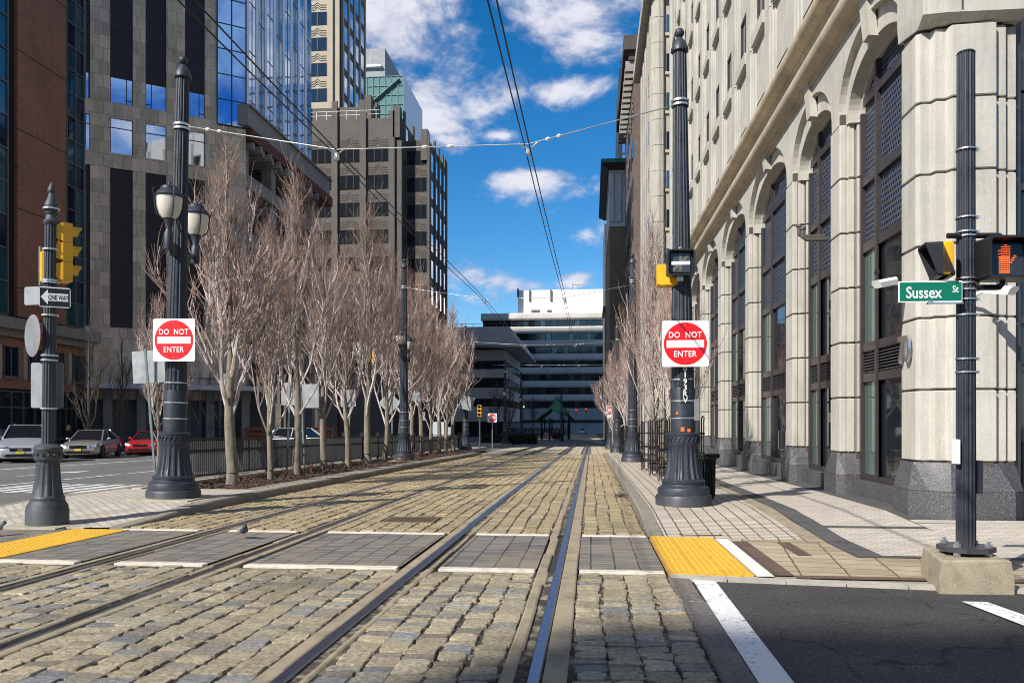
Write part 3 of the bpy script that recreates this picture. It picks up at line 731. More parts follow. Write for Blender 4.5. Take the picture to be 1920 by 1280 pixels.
# granite plinths: straight below, breaking into pyramids under the piers
for i, pl in enumerate(polys):
    ys_ = [p[1] for p in pl]; y0, y1 = min(ys_), max(ys_); gz = g((y0 + y1) / 2)
    if i < len(PIERS):
        lo = [(FX - .10, y0 + .02), (FX - .10, y1 - .02), (FX + .06, y1 + .04), (FX + .5, y1 + .04), (FX + .5, y0 - .04), (FX + .06, y0 - .04)]
        a, b = PIERS[i]
        hi = [(FX - .02, a + .12), (FX - .02, b - .12), (FX + .1, b), (FX + .5, y1 - .02), (FX + .5, y0 + .02), (FX + .1, a)]
    else:
        lo = [(FX - .1, 12.70), (FX - .1, 13.30), (FX + .5, 13.36), (6.36, 13.36), (6.36, 12.5), (6.15, 12.30), (5.25, 12.28), (5.0, 12.44)]
        hi = [(FX - .02, 12.72), (FX - .02, 13.22), (FX + .5, 13.3), (6.27, 13.3), (6.27, 12.58), (5.95, 12.42), (5.30, 12.42), (5.1, 12.56)]
    gran.loft([[(x, y, gz - .2) for x, y in lo], [(x, y, .445) for x, y in lo]], True, True, True)
    gran.loft([[(x, y, .455) for x, y in lo], [(x, y, .87) for x, y in hi]], True, True, True)
    grout.loft([[(x, y, .44) for x, y in shrink(lo, .006)], [(x, y, .46) for x, y in shrink(lo, .006)]], True, True, True)
# arches: two recessed orders, deep soffit, keystone
hood = MB()
for (y0, y1) in BAYS[:7]:
    c = (y0 + y1) / 2; hw = (y1 - y0) / 2; rise = .84 if hw < 1.75 else 1.12; n = 26; zs_ = ZS + .12; ztop = 9.05
    def arcp(a, r): return [(c - a * math.cos(math.pi * k / n), zs_ + r * math.sin(math.pi * k / n)) for k in range(n + 1)]
    A0 = arcp(hw + .10, rise + .42); A1 = arcp(hw - .10, rise); A2 = arcp(hw - .16, rise - .07)
    for k in range(n):
        p, q = A0[k], A0[k + 1]; u, v = A1[k], A1[k + 1]; s_, t_ = A2[k], A2[k + 1]
        wall.quad((FX, p[0], p[1]), (FX, q[0], q[1]), (FX, q[0], ztop), (FX, p[0], ztop))
        wall.quad((FX, p[0], p[1]), (FX, q[0], q[1]), (FX + .13, q[0], q[1]), (FX + .13, p[0], p[1]))
        wall.quad((FX + .13, p[0], p[1]), (FX + .13, q[0], q[1]), (FX + .13, v[0], v[1]), (FX + .13, u[0], u[1]))
        wall.quad((FX + .13, u[0], u[1]), (FX + .13, v[0], v[1]), (FX + .36, v[0], v[1]), (FX + .36, u[0], u[1]))
        wall.quad((FX + .36, u[0], u[1]), (FX + .36, v[0], v[1]), (FX + .36, t_[0], t_[1]), (FX + .36, s_[0], s_[1]))
        wall.quad((FX + .36, s_[0], s_[1]), (FX + .36, t_[0], t_[1]), (FX + .46, t_[0], t_[1]), (FX + .46, s_[0], s_[1]))
    wall.quad((FX, y0 - .32, zs_), (FX, A0[0][0], zs_), (FX, A0[0][0], ztop), (FX, y0 - .32, ztop)) if False else None
    for yy, sg in ((y0, 1), (y1, -1)):        # springing blocks
        ya, yb = sorted((yy - sg * .10, yy + sg * .13)); wall.box(FX + .128, FX + .45, ya, yb, ZS - .02, zs_ + .004)
    zk = zs_ + rise
    hood.loft([[(FX + .14, c - .15, zk - .04), (FX + .14, c + .15, zk - .04), (FX + .02, c + .2, zk + .76), (FX + .02, c - .2, zk + .76)], [(FX - .03, c - .15, zk - .02), (FX - .03, c + .15, zk - .02), (FX - .09, c + .2, zk + .72), (FX - .09, c - .2, zk + .72)]], True, True, True)
for a, b in PIERS: wall.box(FX, FX + .12, a + .10, b - .10, ZS, 9.05)
# corner block above the pier
wall.loft([[(FX - .005, 13.35, ZS + .15), (FX - .005, 12.6, ZS + .02), (5.2, 12.42, ZS + .02), (6.3, 12.42, ZS + .02), (6.3, 13.35, ZS + .02)], [(FX - .02, 13.35, ZS + .4), (FX - .02, 12.34, ZS + .12), (5.2, 12.3, ZS + .12), (6.34, 12.3, ZS + .12), (6.34, 13.35, ZS + .3)], [(FX - .02, 13.35, 9.1), (FX - .02, 12.34, 9.1), (5.2, 12.3, 9.1), (6.34, 12.3, 9.1), (6.34, 13.35, 9.1)]], True, True, True)
grout.box(5.40, 5.425, 12.294, 12.4, ZS + .15, 9.05)
# string mouldings
mould = MB()
for zc, r, xo in ((9.24, .22, 0), (10.17, .22, 0)):
    prof = [(FX + .1, zc - r - .10), (FX - .04, zc - r - .08), (FX - .06, zc - r)] + [(FX - .06 - (r + .03) * math.sin(t), zc - r * math.cos(t)) for t in [math.pi * k / 10 for k in range(1, 10)]] + [(FX - .06, zc + r), (FX - .03, zc + r + .06), (FX + .1, zc + r + .08)]
    Y = 12.2
    while Y < 52:
        l = min(5.3, 52 - Y); mould.loft([[(x, Y + .006, z) for x, z in prof], [(x, Y + l - .006, z) for x, z in prof]], True, True, True); Y += l
    mould.loft([[(x, 12.28 + (FX - x), z) for x, z in prof], [(16, 12.28 + (FX - x), z) for x, z in prof]], True, True, True)
wall.box(FX - .01, FX + .5, 12.35, 52, 9.05, 10.45); wall.box(FX + .5, 30, 12.35, 12.9, 9.05, 10.45)
mould.build('moulding', LIMED, RB, world=True, smooth=35)
hood.build_each('keystone', LIME, RB, world=True, smooth=30)
# upper storeys: window grid
UX = 5.0; MODU = 2.68; YK = [19.75 + MODU * k for k in range(-3, 12)]; OW = 1.56
ROWS = [(10.45, 11.15)] + [(13.3 + 3.8 * r, 14.9 + 3.8 * r) for r in range(7)]
ZTOP = 41.0
edges = [12.35]
for y in YK: edges += [y - OW, y]
edges.append(52)
for i in range(0, len(edges), 2): wall.box(UX, UX + .5, edges[i], edges[i + 1], 10.4, ZTOP)      # solid between window columns
for y in YK:
    zs = [10.4]
    for a, b in ROWS: zs += [a, b]
    zs.append(ZTOP)
    for i in range(0, len(zs), 2):
        if zs[i + 1] - zs[i] > .1: wall.box(UX + .045, UX + .5, y - OW, y, zs[i] - (0 if i == 0 else .0), zs[i + 1])
    for a, b in ROWS[1:]: wall.box(UX - .12, UX + .25, y - OW - .03, y + .03, a - .36, a - .005)     # sill box
# pilaster strips with joints
for i in range(0, len(edges) - 1, 2):
    y0, y1 = edges[i], edges[i + 1]
    if y1 - y0 < .6: continue
    m = (y0 + y1) / 2; z = 10.4
    for zz in [12.95 + 3.8 * r for r in range(8)]:
        wall.box(UX - .10, UX + .05, m - .30, m + .30, z + .012, min(zz, ZTOP) - .012)
        wall.box(UX - .05, UX + .05, m - .42, m - .31, z + .012, min(zz, ZTOP) - .012); wall.box(UX - .05, UX + .05, m + .31, m + .42, z + .012, min(zz, ZTOP) - .012); z = zz
# Sussex street side, back and roof
wall.box(UX + .5, 30, 12.5, 13.0, 10.45, ZTOP); wall.box(UX + .52, 30, 51.5, 52, -.8, ZTOP); wall.box(29.5, 30, 13, 51.5, -.6, ZTOP); wall.box(UX + .5, 29.5, 13, 51.5, ZTOP - .6, ZTOP - .1)
for x in (7.9, 12.2, 16.5, 20.8, 25.1): wall.box(x - .5, x + .5, 12.45, 13.1, .8, 9.1); gran.box(x - .6, x + .6, 12.35, 13.1, -.2, .8)
wall.box(6.3, 30, 12.55, 13.0, 8.2, 9.05)
for x0, x1 in ((6.31, 7.38), (8.42, 11.68), (12.72, 15.98), (17.02, 20.28), (21.32, 24.58), (25.62, 29.9)):
    m2 = MB(); m2.box(x0, x1, 12.75, 12.8, .3, 8.2); wd = m2.build('window', GLASSD, RB, world=True)
    m2 = MB()
    for x in (x0 + .04, (x0 + x1) / 2, x1 - .04): m2.box(x - .05, x + .05, 12.66, 12.75, .3, 8.2)
    for z in (.35, 2.3, 3.0, 5.0, 6.5, 7.9): m2.box(x0 + .0, x1, 12.69, 12.75, z - .05, z + .05)
    m2.build('frame', FRAME, wd, world=True)
wall.build('wall', LIME, RB, world=True); gran.build_each('plinth', GRAN, RB, world=True, step=2); grout.build_each('joint', GROUT, RB, world=True, step=2)
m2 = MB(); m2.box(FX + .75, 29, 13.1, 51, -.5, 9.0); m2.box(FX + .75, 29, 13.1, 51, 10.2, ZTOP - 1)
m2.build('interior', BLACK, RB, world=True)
# ground floor bays
for bi, (y0, y1) in enumerate(BAYS[:7]):
    wx = FX + .43; a0, a1 = y0 + .10, y1 - .10; c = (y0 + y1) / 2; wide = y1 - y0 > 4
    gzz = g(c) + .12
    m2 = MB(); m2.box(FX + .18, FX + .6, y0, y1, gzz - .3, .36); m2.box(FX + .10, FX + .6, y0, y1, .36, .42) if False else None
    m2.build('sill_wall', GRAN, RB, world=True)
    cuts = [a0, a0 + (a1 - a0) * .36, a1] if not wide else [a0, a0 + (a1 - a0) * .31, a0 + (a1 - a0) * .69, a1]
    if not wide: cuts = [a0, a1 - (a1 - a0) * .30, a1]
    rise = .84 if not wide else 1.12; aa = (y1 - y0) / 2 - .12
    n = 18; top = [(c - aa * .93 * math.cos(math.pi * k / n), ZS + .12 + rise * .92 * math.sin(math.pi * k / n)) for k in range(n + 1)]
    lo = MB(); lo.box(wx, wx + .02, a0, a1, .42, 2.30); lo.box(wx, wx + .02, a0, a1, 2.95, 4.84)
    wnd = lo.build('window', GLASSD, RB, world=True)
    sc = MB(); sc.poly([(wx, a0, 4.84), (wx, a1, 4.84)] + [(wx, y, z) for y, z in top[::-1]])
    sc.build('screen', SCREEN, wnd, world=True, fix=False)
    fr = MB(); e = .045
    zt = lambda y: ZS + .12 + rise * .92 * math.sqrt(max(0, 1 - ((y - c) / (aa * .93)) ** 2))
    for y in cuts:
        yy = min(max(y, a0 + .05), a1 - .05); fr.box(wx - .09, wx + .0, yy - .05, yy + .05, .36, max(zt(yy), ZS))
    for z, t in ((.40, .07), (2.33, .08), (2.92, .08), (4.84, .09), (6.12, .08), (7.66, .08)):
        hw = (a1 - a0) / 2 if z < ZS + .12 else aa * .93 * math.sqrt(max(0, 1 - ((z - ZS - .12) / (rise * .92)) ** 2))
        for p, q in zip(cuts, cuts[1:]):
            fr.box(wx - .07, wx - .001, max(p + .051, c - hw), min(q - .051, c + hw), z - t, z + t)
    if not wide:
        fr.box(wx - .05, wx, a1 - (a1 - a0) * .30 - .05, a1 - (a1 - a0) * .30 + .05, .4, 4.84)
    fr.build('frame', FRAME, wnd, world=True)
    lv = MB()
    for i in range(9):
        z = 2.43 + i * .056
        for p, q in zip(cuts, cuts[1:]): lv.loft([[(wx - .05, p + .055, z), (wx, p + .055, z + .035), (wx, p + .055, z + .047), (wx - .05, p + .055, z + .012)], [(wx - .05, q - .055, z), (wx, q - .055, z + .035), (wx, q - .055, z + .047), (wx - .05, q - .055, z + .012)]], True, True, True)
    lv.build('louvre', LOUVER, wnd, world=True)
    # side lights pale green, as the photo shows beside the jambs
    gl = MB(); p, q = cuts[-2], cuts[-1]; gl.box(wx - .012, wx - .002, p + .06, q - .06, .48, 2.25); gl.box(wx - .012, wx - .002, p + .06, q - .06, 3.0, 4.76)
    gl.build('side_light', GLASSG, wnd, world=True)
    if bi == 2:
        d = MB()
        for p, q in ((c - 1.75, c - .98), (c - .95, c - .18)):
            dm = MB(); dm.box(wx - .06, wx - .02, p, q, g(c) + .16, 2.24); dr = dm.build('door', FRAME, RB, world=True)
            dm = MB(); dm.box(wx - .066, wx - .0605, p + .12, q - .12, g(c) + .40, 2.1); dm.build('pane', GLASSD, dr, world=True)
            dm = MB(); dm.tube([(wx - .12, q - .07, .75), (wx - .12, q - .07, 1.25)], .015); dm.build('handle', M('door steel', (.4, .4, .4, 1), .3, 1), dr, world=True)
# upper windows: only where they can be seen from the street mouth
wproto = None
for y in YK:
    for r, (a, b) in enumerate(ROWS):
        if b > 1.46 + .56 * y + 3: continue
        if wproto is None or r == 0:
            m2 = MB(); m2.box(.10, .12, -OW, 0, a - ROWS[1][0], b - ROWS[1][0])
            o = m2.build('window', GLASSD, RB); o.location = Vector((UX, y, ROWS[1][0])) - gloc(RB)
            m2 = MB()
            for q in (-OW + .04, -OW / 2, -.04): m2.box(.06, .1, q - .035, q + .035, a - ROWS[1][0], b - ROWS[1][0])
            m2.box(.06, .1, -OW, 0, b - ROWS[1][0] - .07, b - ROWS[1][0]); fo = m2.build('frame', FRAME, o)
            if r > 0: wproto = o
        else:
            o = copy_tree(wproto, RB); o.location = Vector((UX, y, a)) - gloc(RB)
# house number on the corner pier, pipes, cctv
NUM = M('brushed numerals', (.62, .62, .60, 1), .3, .9)
tm = text_mb('70', .42, .05, .02, .8)
nm = MB(); nm.v = tm.v; nm.f = tm.f
nb = MB(); k = len(nm.v); nb.v = [(x, y, z) for x, y, z in nm.v] ; nb.f = list(nm.f)
o = nb.build('house_number', NUM, RB, fix=False); sol = o.modifiers.new('s', 'SOLIDIFY'); sol.thickness = .04
o.rotation_euler = (0, 0, -R(90)); o.location = Vector((FX - .03, 12.96, 2.62)) - gloc(RB)
pp = MB(); PYY = 18.2
for dy, dz in ((0, 0), (.28, .12)):
    q = PX(1505, 449, FX - .5); pp.tube([(FX + .02, q.y + dy, q.z + dz), (FX - .42, q.y + dy, q.z + dz), (FX - .5, q.y + dy, q.z + dz + .05), (FX - .5, q.y + dy, q.z + dz + .22)], .045, 8); pp.disc((FX - .5, q.y + dy, q.z + dz + .23), .065, 10, .05, 'z')
pp.build('vent_pipe', M('pipe iron', (.10, .09, .08, 1), .6, .4), RB, world=True, smooth=True)
WHITEP = M('white enamel', (.78, .78, .76, 1), .4, 0, .1, 4)
def cctv(loc, rz, label):
    t = thing('security_camera', label, 'camera', loc, rz, group='white security cameras on the corner building')
    m = MB(); m.loft([[(-.06, 0, -.05), (.06, 0, -.05), (.075, 0, .03), (.05, 0, .07), (-.05, 0, .07), (-.075, 0, .03)], [(-.06, -.42, -.05), (.06, -.42, -.05), (.075, -.46, .03), (.05, -.48, .07), (-.05, -.48, .07), (-.075, -.46, .03)]], True, True, True); m.xform(Matrix.Rotation(R(12), 3, 'X')); m.build('housing', WHITEP, t)
    m = MB(); m.tube([(0, .0, 0), (0, .16, -.03), (0, .30, -.12), (0, .34, -.12)], .028, 8); m.disc((0, .35, -.12), .08, 12, .03, 'y'); m.build('bracket', WHITEP, t)
    m = MB(); m.disc((0, -.43, .10), .045, 12, .02, 'y'); m.build('lens', BLACK, t)
cctv((5.62, 12.02, 3.36), R(20), 'white security camera half hidden behind the pedestrian signal on the corner pier')
p_ = PX(1672, 528, FX - .28)
cctv((FX - .25, p_.y, p_.z), R(-52), 'white security camera beside the green street name sign')
# ------------------------------------------------------------------ buildings on the left
def brickmat(name, ax, c1, c2, cm, w_=.23, h_=.075, var=.3):
    n = NT(name); x = n.brick(n.facade(ax), w_, h_, .010, c1, c2, cm, .5); a = n.noise(n.pos(), .25, 9, .7); b = n.noise(n.pos((1, 1, 4)), 1.7, 6, .8)
    c = n.mix(.7, x.outputs['Color'], n.ramp(a, [(.3, (1 - var, 1 - var, 1 - var, 1)), (.7, (1 + var, 1 + var, 1 + var, 1))]), 'MULTIPLY')
    c = n.mix(n.ramp(b, [(.62, (0, 0, 0, 1)), (.72, (.75, .75, .75, 1))]), c, dim(c1, .3))
    n.base(c); n.set(Roughness=.9); n.bump(x.outputs['Fac'], -.3, .01); return n.m
BRICK = brickmat('red brown brick', 'y', (.36, .16, .10, 1), (.26, .115, .078, 1), (.12, .075, .055, 1))
BRICKX = brickmat('red brown brick (front)', 'x', (.20, .092, .058, 1), (.15, .068, .046, 1), (.12, .075, .055, 1))
TANBRICK = brickmat('tan brick', 'xy', (.30, .22, .14, 1), (.22, .16, .10, 1), (.15, .12, .08, 1), .4, .13)
TEAL = glass('teal curtain glass', (.035, .12, .15, 1), .05, .55, .10, 1.0, .30)
TEALD = glass('dark teal glass', (.012, .022, .05, 1), .05, .4, .06, 1.0, .3)
BLUEG = glass('blue mirror glass', (.22, .42, .75, 1), .03, .9, .03, 1.0, .2)
SKYG = glass('sky mirror glass', (.62, .70, .80, 1), .03, .95, .10, 1.0, .12)
METG = M('grey mullion', (.16, .165, .17, 1), .4, .6, .2, 5)
DARKM = M('dark mullion', (.03, .033, .04, 1), .4, .4, .2, 5)
LOUV = M('aubergine louvre panel', (.022, .017, .022, 1), .6, .2, .3, 3)
def slabs(name):
    n = NT(name); x = n.brick(n.facade('xy'), .85, .95, .012, (.64, .53, .41, 1), (.40, .335, .26, 1), (.15, .125, .1, 1), .45); a = n.noise(n.pos(), .5, 9, .7); b = n.noise(n.pos(), 9, 6, .7)
    c = n.mix(.7, x.outputs['Color'], n.ramp(a, [(.3, (.65, .63, .6, 1)), (.7, (1.3, 1.28, 1.25, 1))]), 'MULTIPLY'); c = n.mix(.4, c, n.ramp(b, [(.3, (.6, .6, .6, 1)), (.7, (1.3, 1.3, 1.3, 1))]), 'MULTIPLY')
    n.base(c); n.set(Roughness=.7); return n.m
SLABS = slabs('mottled stone cladding')
CONC = concrete('raw concrete', (.25, .245, .24, 1), .6, .4, .3); CONCD = concrete('dark concrete', (.10, .105, .115, 1), .6, .4)

# --- brick block with glass strips, far left
B1 = thing('brick_block', 'red brown brick high-rise with teal glass strips at the left edge, parked cars before it', 'building', (-50, 46, 0))
LX = -36.0; yv = lambda px, X=LX: PX(px, 400, X).y
ya, yb, yc, yd, ye = 36.0, yv(14), yv(33), yv(125), yv(157.5)
m = MB(); m.box(LX - 2, LX, yc, yd, 8.2, 75); m.box(LX - 54, LX - .3, 35.6, ye, 8.2, 74.8); m.build('wall', BRICK, B1, world=True)
m = MB()
for z in range(10, 75, 5): m.box(LX - .1, LX + .012, yc, yd, z + .0, z + .05)
m.build('dark_joint', BLACK, B1, world=True)  # joint lines in the brick, drawn as thin black strips
m = MB(); m.box(LX - .3, LX - .25, yb, yc, 8.2, 75); m.build('recess', BLACK, B1, world=True)
for (p, q, nm_, ncol) in ((ya, yb, 'near', 4), (yd, ye, 'far', 2)):
    wn = MB(); wn.box(LX - .3, LX - .04, p, q, 8.2, 75); o = wn.build('window', TEAL, B1, world=True)
    random.seed(5 if nm_ == 'near' else 6)
    dk = MB(); fr = MB(); rows = 0; z = 8.2; ph = 2.05 if nm_ == 'near' else 1.62
    while z < 75:
        for cidx in range(ncol):
            if random.random() < .42:
                a = p + (q - p) * cidx / ncol; b = p + (q - p) * (cidx + 1) / ncol; dk.box(LX - .05, LX - .035, a + .05, b - .05, z + .05, min(z + ph - .05, 75))
        fr.box(LX - .06, LX + .05, p, q, z - .05, z + .05); z += ph
    for cidx in range(ncol + 1):
        a = p + (q - p) * cidx / ncol; fr.box(LX - .06, LX + .045, a - .05, a + .05, 8.2, 75)
    dk.build_each('dark_pane', TEALD, o, world=True, step=4); fr.build('frame', METG, o, world=True)
zc_ = PX(75, 618, LX).z
m = MB(); m.box(LX - .5, LX + .9, 35.6, ye + 1.6, zc_ - .35, zc_ + .35); m.box(LX - .5, LX + .5, 35.6, ye + .6, zc_ - .8, zc_ - .35); m.build('canopy', concrete('grey ledge', (.23, .21, .18, 1)), B1, world=True)
m = MB(); m.box(LX - 53, LX + .12, 35.6, ye + .6, 3.6, zc_ - .81); m.build('wall', BRICK, B1, world=True)
m = MB(); m.box(LX - 53, LX - .3, 35.8, ye + .3, -.9, 3.6); m.build('shopfront_back', BLACK, B1, world=True)
for k in range(9):
    y = 37 + k * 2.2
    m = MB(); m.box(LX + .12, LX + .15, y, y + 1.2, 4.4, 6.2); o = m.build('window', TEALD, B1, world=True)
    m = MB(); m.box(LX + .12, LX + .19, y - .08, y, 4.3, 6.3); m.box(LX + .12, LX + .19, y + 1.2, y + 1.28, 4.3, 6.3); m.box(LX + .12, LX + .22, y - .08, y + 1.28, 4.18, 4.3); m.box(LX + .15, LX + .18, y + .57, y + .63, 4.4, 6.2); m.build('frame', METG, o, world=True)
    m = MB(); m.box(LX + .12, LX + .2, y - .55, y - .2, 4.2, 6.3); m.build('pilaster', concrete('tan panel', (.33, .29, .22, 1)), B1, world=True)
m = MB()
for k in range(22):
    y = 36 + k * 1.05; m.box(LX + .0, LX + .1, y, y + .09, -.9, 3.5)
for z in (.35, 2.4, 3.4): m.box(LX + .02, LX + .08, 35.8, ye + .5, z, z + .1)
m.build('shopfront_frame', M('green grey shopfront', (.10, .115, .11, 1), .5, .3), B1, world=True)
m = MB(); m.box(LX - .05, LX + .02, 35.8, ye + .5, -.9, 3.5); m.build('shop_window', GLASSD, B1, world=True)

# --- stone clad tower turning away from the street, blue windows
OA = Vector((-36.0, ye, 0)); TD = Vector((.816, .578, 0)); ND = Vector((.578, -.816, 0))
def tpx(px):
    d = ray(px, 300); # X/Y fixed
    k = d[0] / d[1]; return (k * OA.y - OA.x) / (TD.x - k * TD.y)
def zpx(px, py):
    t = tpx(px); Y = OA.y + TD.y * t; d = ray(px, py); return ZC + d[2] * Y / d[1]
TEND = tpx(461)
B2 = thing('stone_tower', 'mottled brown stone clad tower with columns of blue windows between dark panels', 'building', (-36, ye + 8, 0))
ANG = math.atan2(TD.y, TD.x); MR = Matrix.Rotation(ANG, 3, 'Z')
def obl(mb, t0, t1, d0, d1, z0, z1):           # box in the oblique wall frame: t along the wall, d outwards
    n = len(mb.v)
    for z in (z0, z1):
        for t, d in ((t0, d0), (t1, d0), (t1, d1), (t0, d1)):
            p = OA + TD * t + ND * d; mb.v.append((p.x, p.y, z))
    mb.f += [tuple(n + i for i in q) for q in [(3, 2, 1, 0), (4, 5, 6, 7), (0, 1, 5, 4), (1, 2, 6, 5), (2, 3, 7, 6), (3, 0, 4, 7)]]
COLS = [(tpx(160), tpx(169)), (tpx(206.5), tpx(249)), (tpx(273), tpx(312)), (tpx(347), tpx(384))]
TC0 = tpx(407)
zb0, zb1 = zpx(208, 191), zpx(208, 144)        # blue window
zs0, zs1 = zpx(208, 286), zpx(208, 220)        # lower mirror window
zp1 = zpx(208, 314)
w2 = MB(); ZT2 = 112.0
obl(w2, .02, TEND, -14, -.32, 3.2, ZT2)
tt = [0.02]
for a, b in COLS: tt += [a, b]
tt += [TC0]
for i in range(0, len(tt), 2): obl(w2, tt[i], tt[i + 1], -.33, 0, 3.2, ZT2)
for (a, b) in COLS:
    for z0, z1 in ((zs1, zb0), (zp1, zs0), (3.2, 8.4)): obl(w2, a, b, -.33, -.004, z0, z1)
obl(w2, TC0, TEND, -.33, -.004, 3.2, zpx(430, 238))
w2.build('wall', SLABS, B2, world=True)
for ci, (a, b) in enumerate(COLS):
    m = MB(); obl(m, a, b, -.31, -.15, zb1, ZT2); obl(m, a, b, -.31, -.15, 8.4, zp1); pn = m.build('louvre_panel', LOUV, B2, world=True)
    m = MB()
    for z in [zb1 + 1.93 * k for k in range(1, 25)] + [8.4 + 1.93 * k for k in range(1, 6)]: obl(m, a, b, -.15, -.13, z - .03, z + .03)
    m.build('seam', DARKM, pn, world=True)
    for z0, z1, mt in ((zb0, zb1, BLUEG), (zs0, zs1, SKYG)):
        m = MB(); obl(m, a, b, -.30, -.12, z0, z1); o = m.build('window', mt, B2, world=True)
        m = MB(); wd = b - a; q = a + wd * (.72 if ci != 2 else .28)
        if mt is BLUEG: obl(m, q - .03, q + .03, -.12, -.09, z0, z1); obl(m, min(q, b if ci != 2 else a), max(q, b if ci != 2 else a), -.12, -.09, z0 + .28, z0 + .34)
        else: obl(m, a, b, -.12, -.09, z1 - .72, z1 - .66)
        obl(m, a, a + .05, -.12, -.08, z0, z1); obl(m, b - .05, b, -.12, -.08, z0, z1); m.build('frame', DARKM, o, world=True)
for a, b in COLS[:3]:                           # a second blue window higher in the first columns
    m = MB(); obl(m, a, b, -.30, -.12, zb1 + 7.6, zb1 + 9.4)
    # hidden above the picture
# curtain glass at the corner
zg = zpx(430, 236)
m = MB(); obl(m, TC0, TEND - .0, -.3, .03, zg, ZT2); o = m.build('window', BLUEG, B2, world=True)
m = MB()
for t in (TC0, (TC0 + TEND) / 2, TEND): obl(m, t - .045, t + .045, .03, .08, zg, ZT2)
for k in range(30): obl(m, TC0, TEND, .03, .07, zg + 1.95 * k - .03, zg + 1.95 * k + .03)
m.build('frame', DARKM, o, world=True)
m = MB(); obl(m, 0, TEND + 1.5, -.2, 2.4, 3.9, 4.25); m.build('canopy', M('pale canopy edge', (.42, .43, .48, 1), .5), B2, world=True)
m = MB(); obl(m, 0, TEND, -13, -.33, -.9, 3.2); m.build('base', CONCD, B2, world=True)
m = MB()
for a in (1.2, 3.4, 5.6, 8.2, 10.8): obl(m, a, a + .6, -.3, .3, -.9, 4.0)
m.build_each('column', CONC, B2, world=True)

# --- glass wing parallel to the street over an open concrete frame under construction
PB = OA + TD * TEND; WX = PB.x; y0, y1 = PB.y, PX(584, 300, PB.x).y
B3 = thing('glass_wing', 'tall pale blue glass wing above an unfinished concrete frame with a rusty deck edge', 'building', (WX - 10, (y0 + y1) / 2, 0))
zg0 = PX(466, 206, WX).z
m = MB(); m.box(WX - 18, WX - .05, y0, y1, zg0, 112); cw = m.build('wall', TEALD, B3, world=True)
random.seed(4); y = y0; i = 0; PALE = M('pale metal strip', (.78, .78, .82, 1), .4, 0, .06, 2)
strips = []; TEALM = glass('mid teal glass', (.16, .30, .38, 1), .05, .8, .06, 1.0, .3)
while y < y1 - .1:
    wd = (.55, 1.35)[i % 2] * random.uniform(.9, 1.1); wd = min(wd, y1 - y); strips.append((y, y + wd, i)); y += wd; i += 1
for (a, b, i) in strips:
    m = MB(); m.box(WX - .06, WX + (.05 if i % 2 == 0 else 0), a + .02, b - .02, zg0, 112); o = m.build('panel' if i % 2 == 0 else 'window', PALE if i % 2 == 0 else (SKYG if i % 4 == 1 else TEALM), B3, world=True)
    if i % 2:
        m = MB()
        for k in range(14): m.box(WX, WX + .03, a + .02, b - .02, zg0 + 3.9 * k - .04 + (i % 3) * .8, zg0 + 3.9 * k + .04 + (i % 3) * .8)
        m.box(WX, WX + .03, (a + b) / 2 - .03, (a + b) / 2 + .03, zg0, 112); m.build('frame', METG, o, world=True)
# front return of the glass wing is the curtain of the stone tower; deck below
zf = zg0 - 1.5; y2 = PX(612, 330, WX).y
m = MB(); m.box(WX - 2, WX + .35, y0 - .4, y2, zf, zg0); m.box(WX - 2, WX + .55, y0 - .4, y2 + .3, zg0, zg0 + .12); m.build('fascia', CONC, B3, world=True)
m = MB(); m.box(WX - 1.5, WX + .35, y0 + .3, y2 + .9, zf - .9, zf - .02)
m.build('deck_edge', M('rusty red primer', (.12, .038, .022, 1), .8, 0, .5, 3), B3, world=True)
m = MB()
for k in range(16):
    yy = y0 + .8 + k * .95
    if yy < y2 + 1: m.box(WX - 3.5, WX + .25 + (k % 2) * .25, yy, yy + .34, zf - 1.5, zf - .95)
m.build_each('joist', CONC, B3, world=True)
m = MB()
for yy in (y0 + .5, y0 + 6.0, y0 + 11.5, y0 + 16): m.box(WX - 1.3, WX - .4, yy, yy + .9, -.9, zf - .5)
for z in (21.2, 16.6, 12.0, 7.4): m.box(WX - 12, WX - .2, y0 + .3, y1 + 2.5, z - 1.05, z)
m.build('concrete_frame', CONC, B3, world=True)
m = MB(); m.box(WX - 12.5, WX - 5, y0 + .5, y1 + 2, -.9, zf); m.build('core', CONCD, B3, world=True)
m = MB()
for z in (18.6, 14, 10, 5):
    for yy in (y0 + 2.2, y0 + 3.6, y0 + 7.7, y0 + 9, y0 + 13):
        m.box(WX - 1.2, WX + .2, yy, yy + .5, z, z + .18); m.box(WX - .9, WX - .7, yy + .1, yy + .3, z - 1.8, z + 1.8)
m.build('shoring', M('galvanised shoring', (.2, .21, .22, 1), .6, .3), B3, world=True)

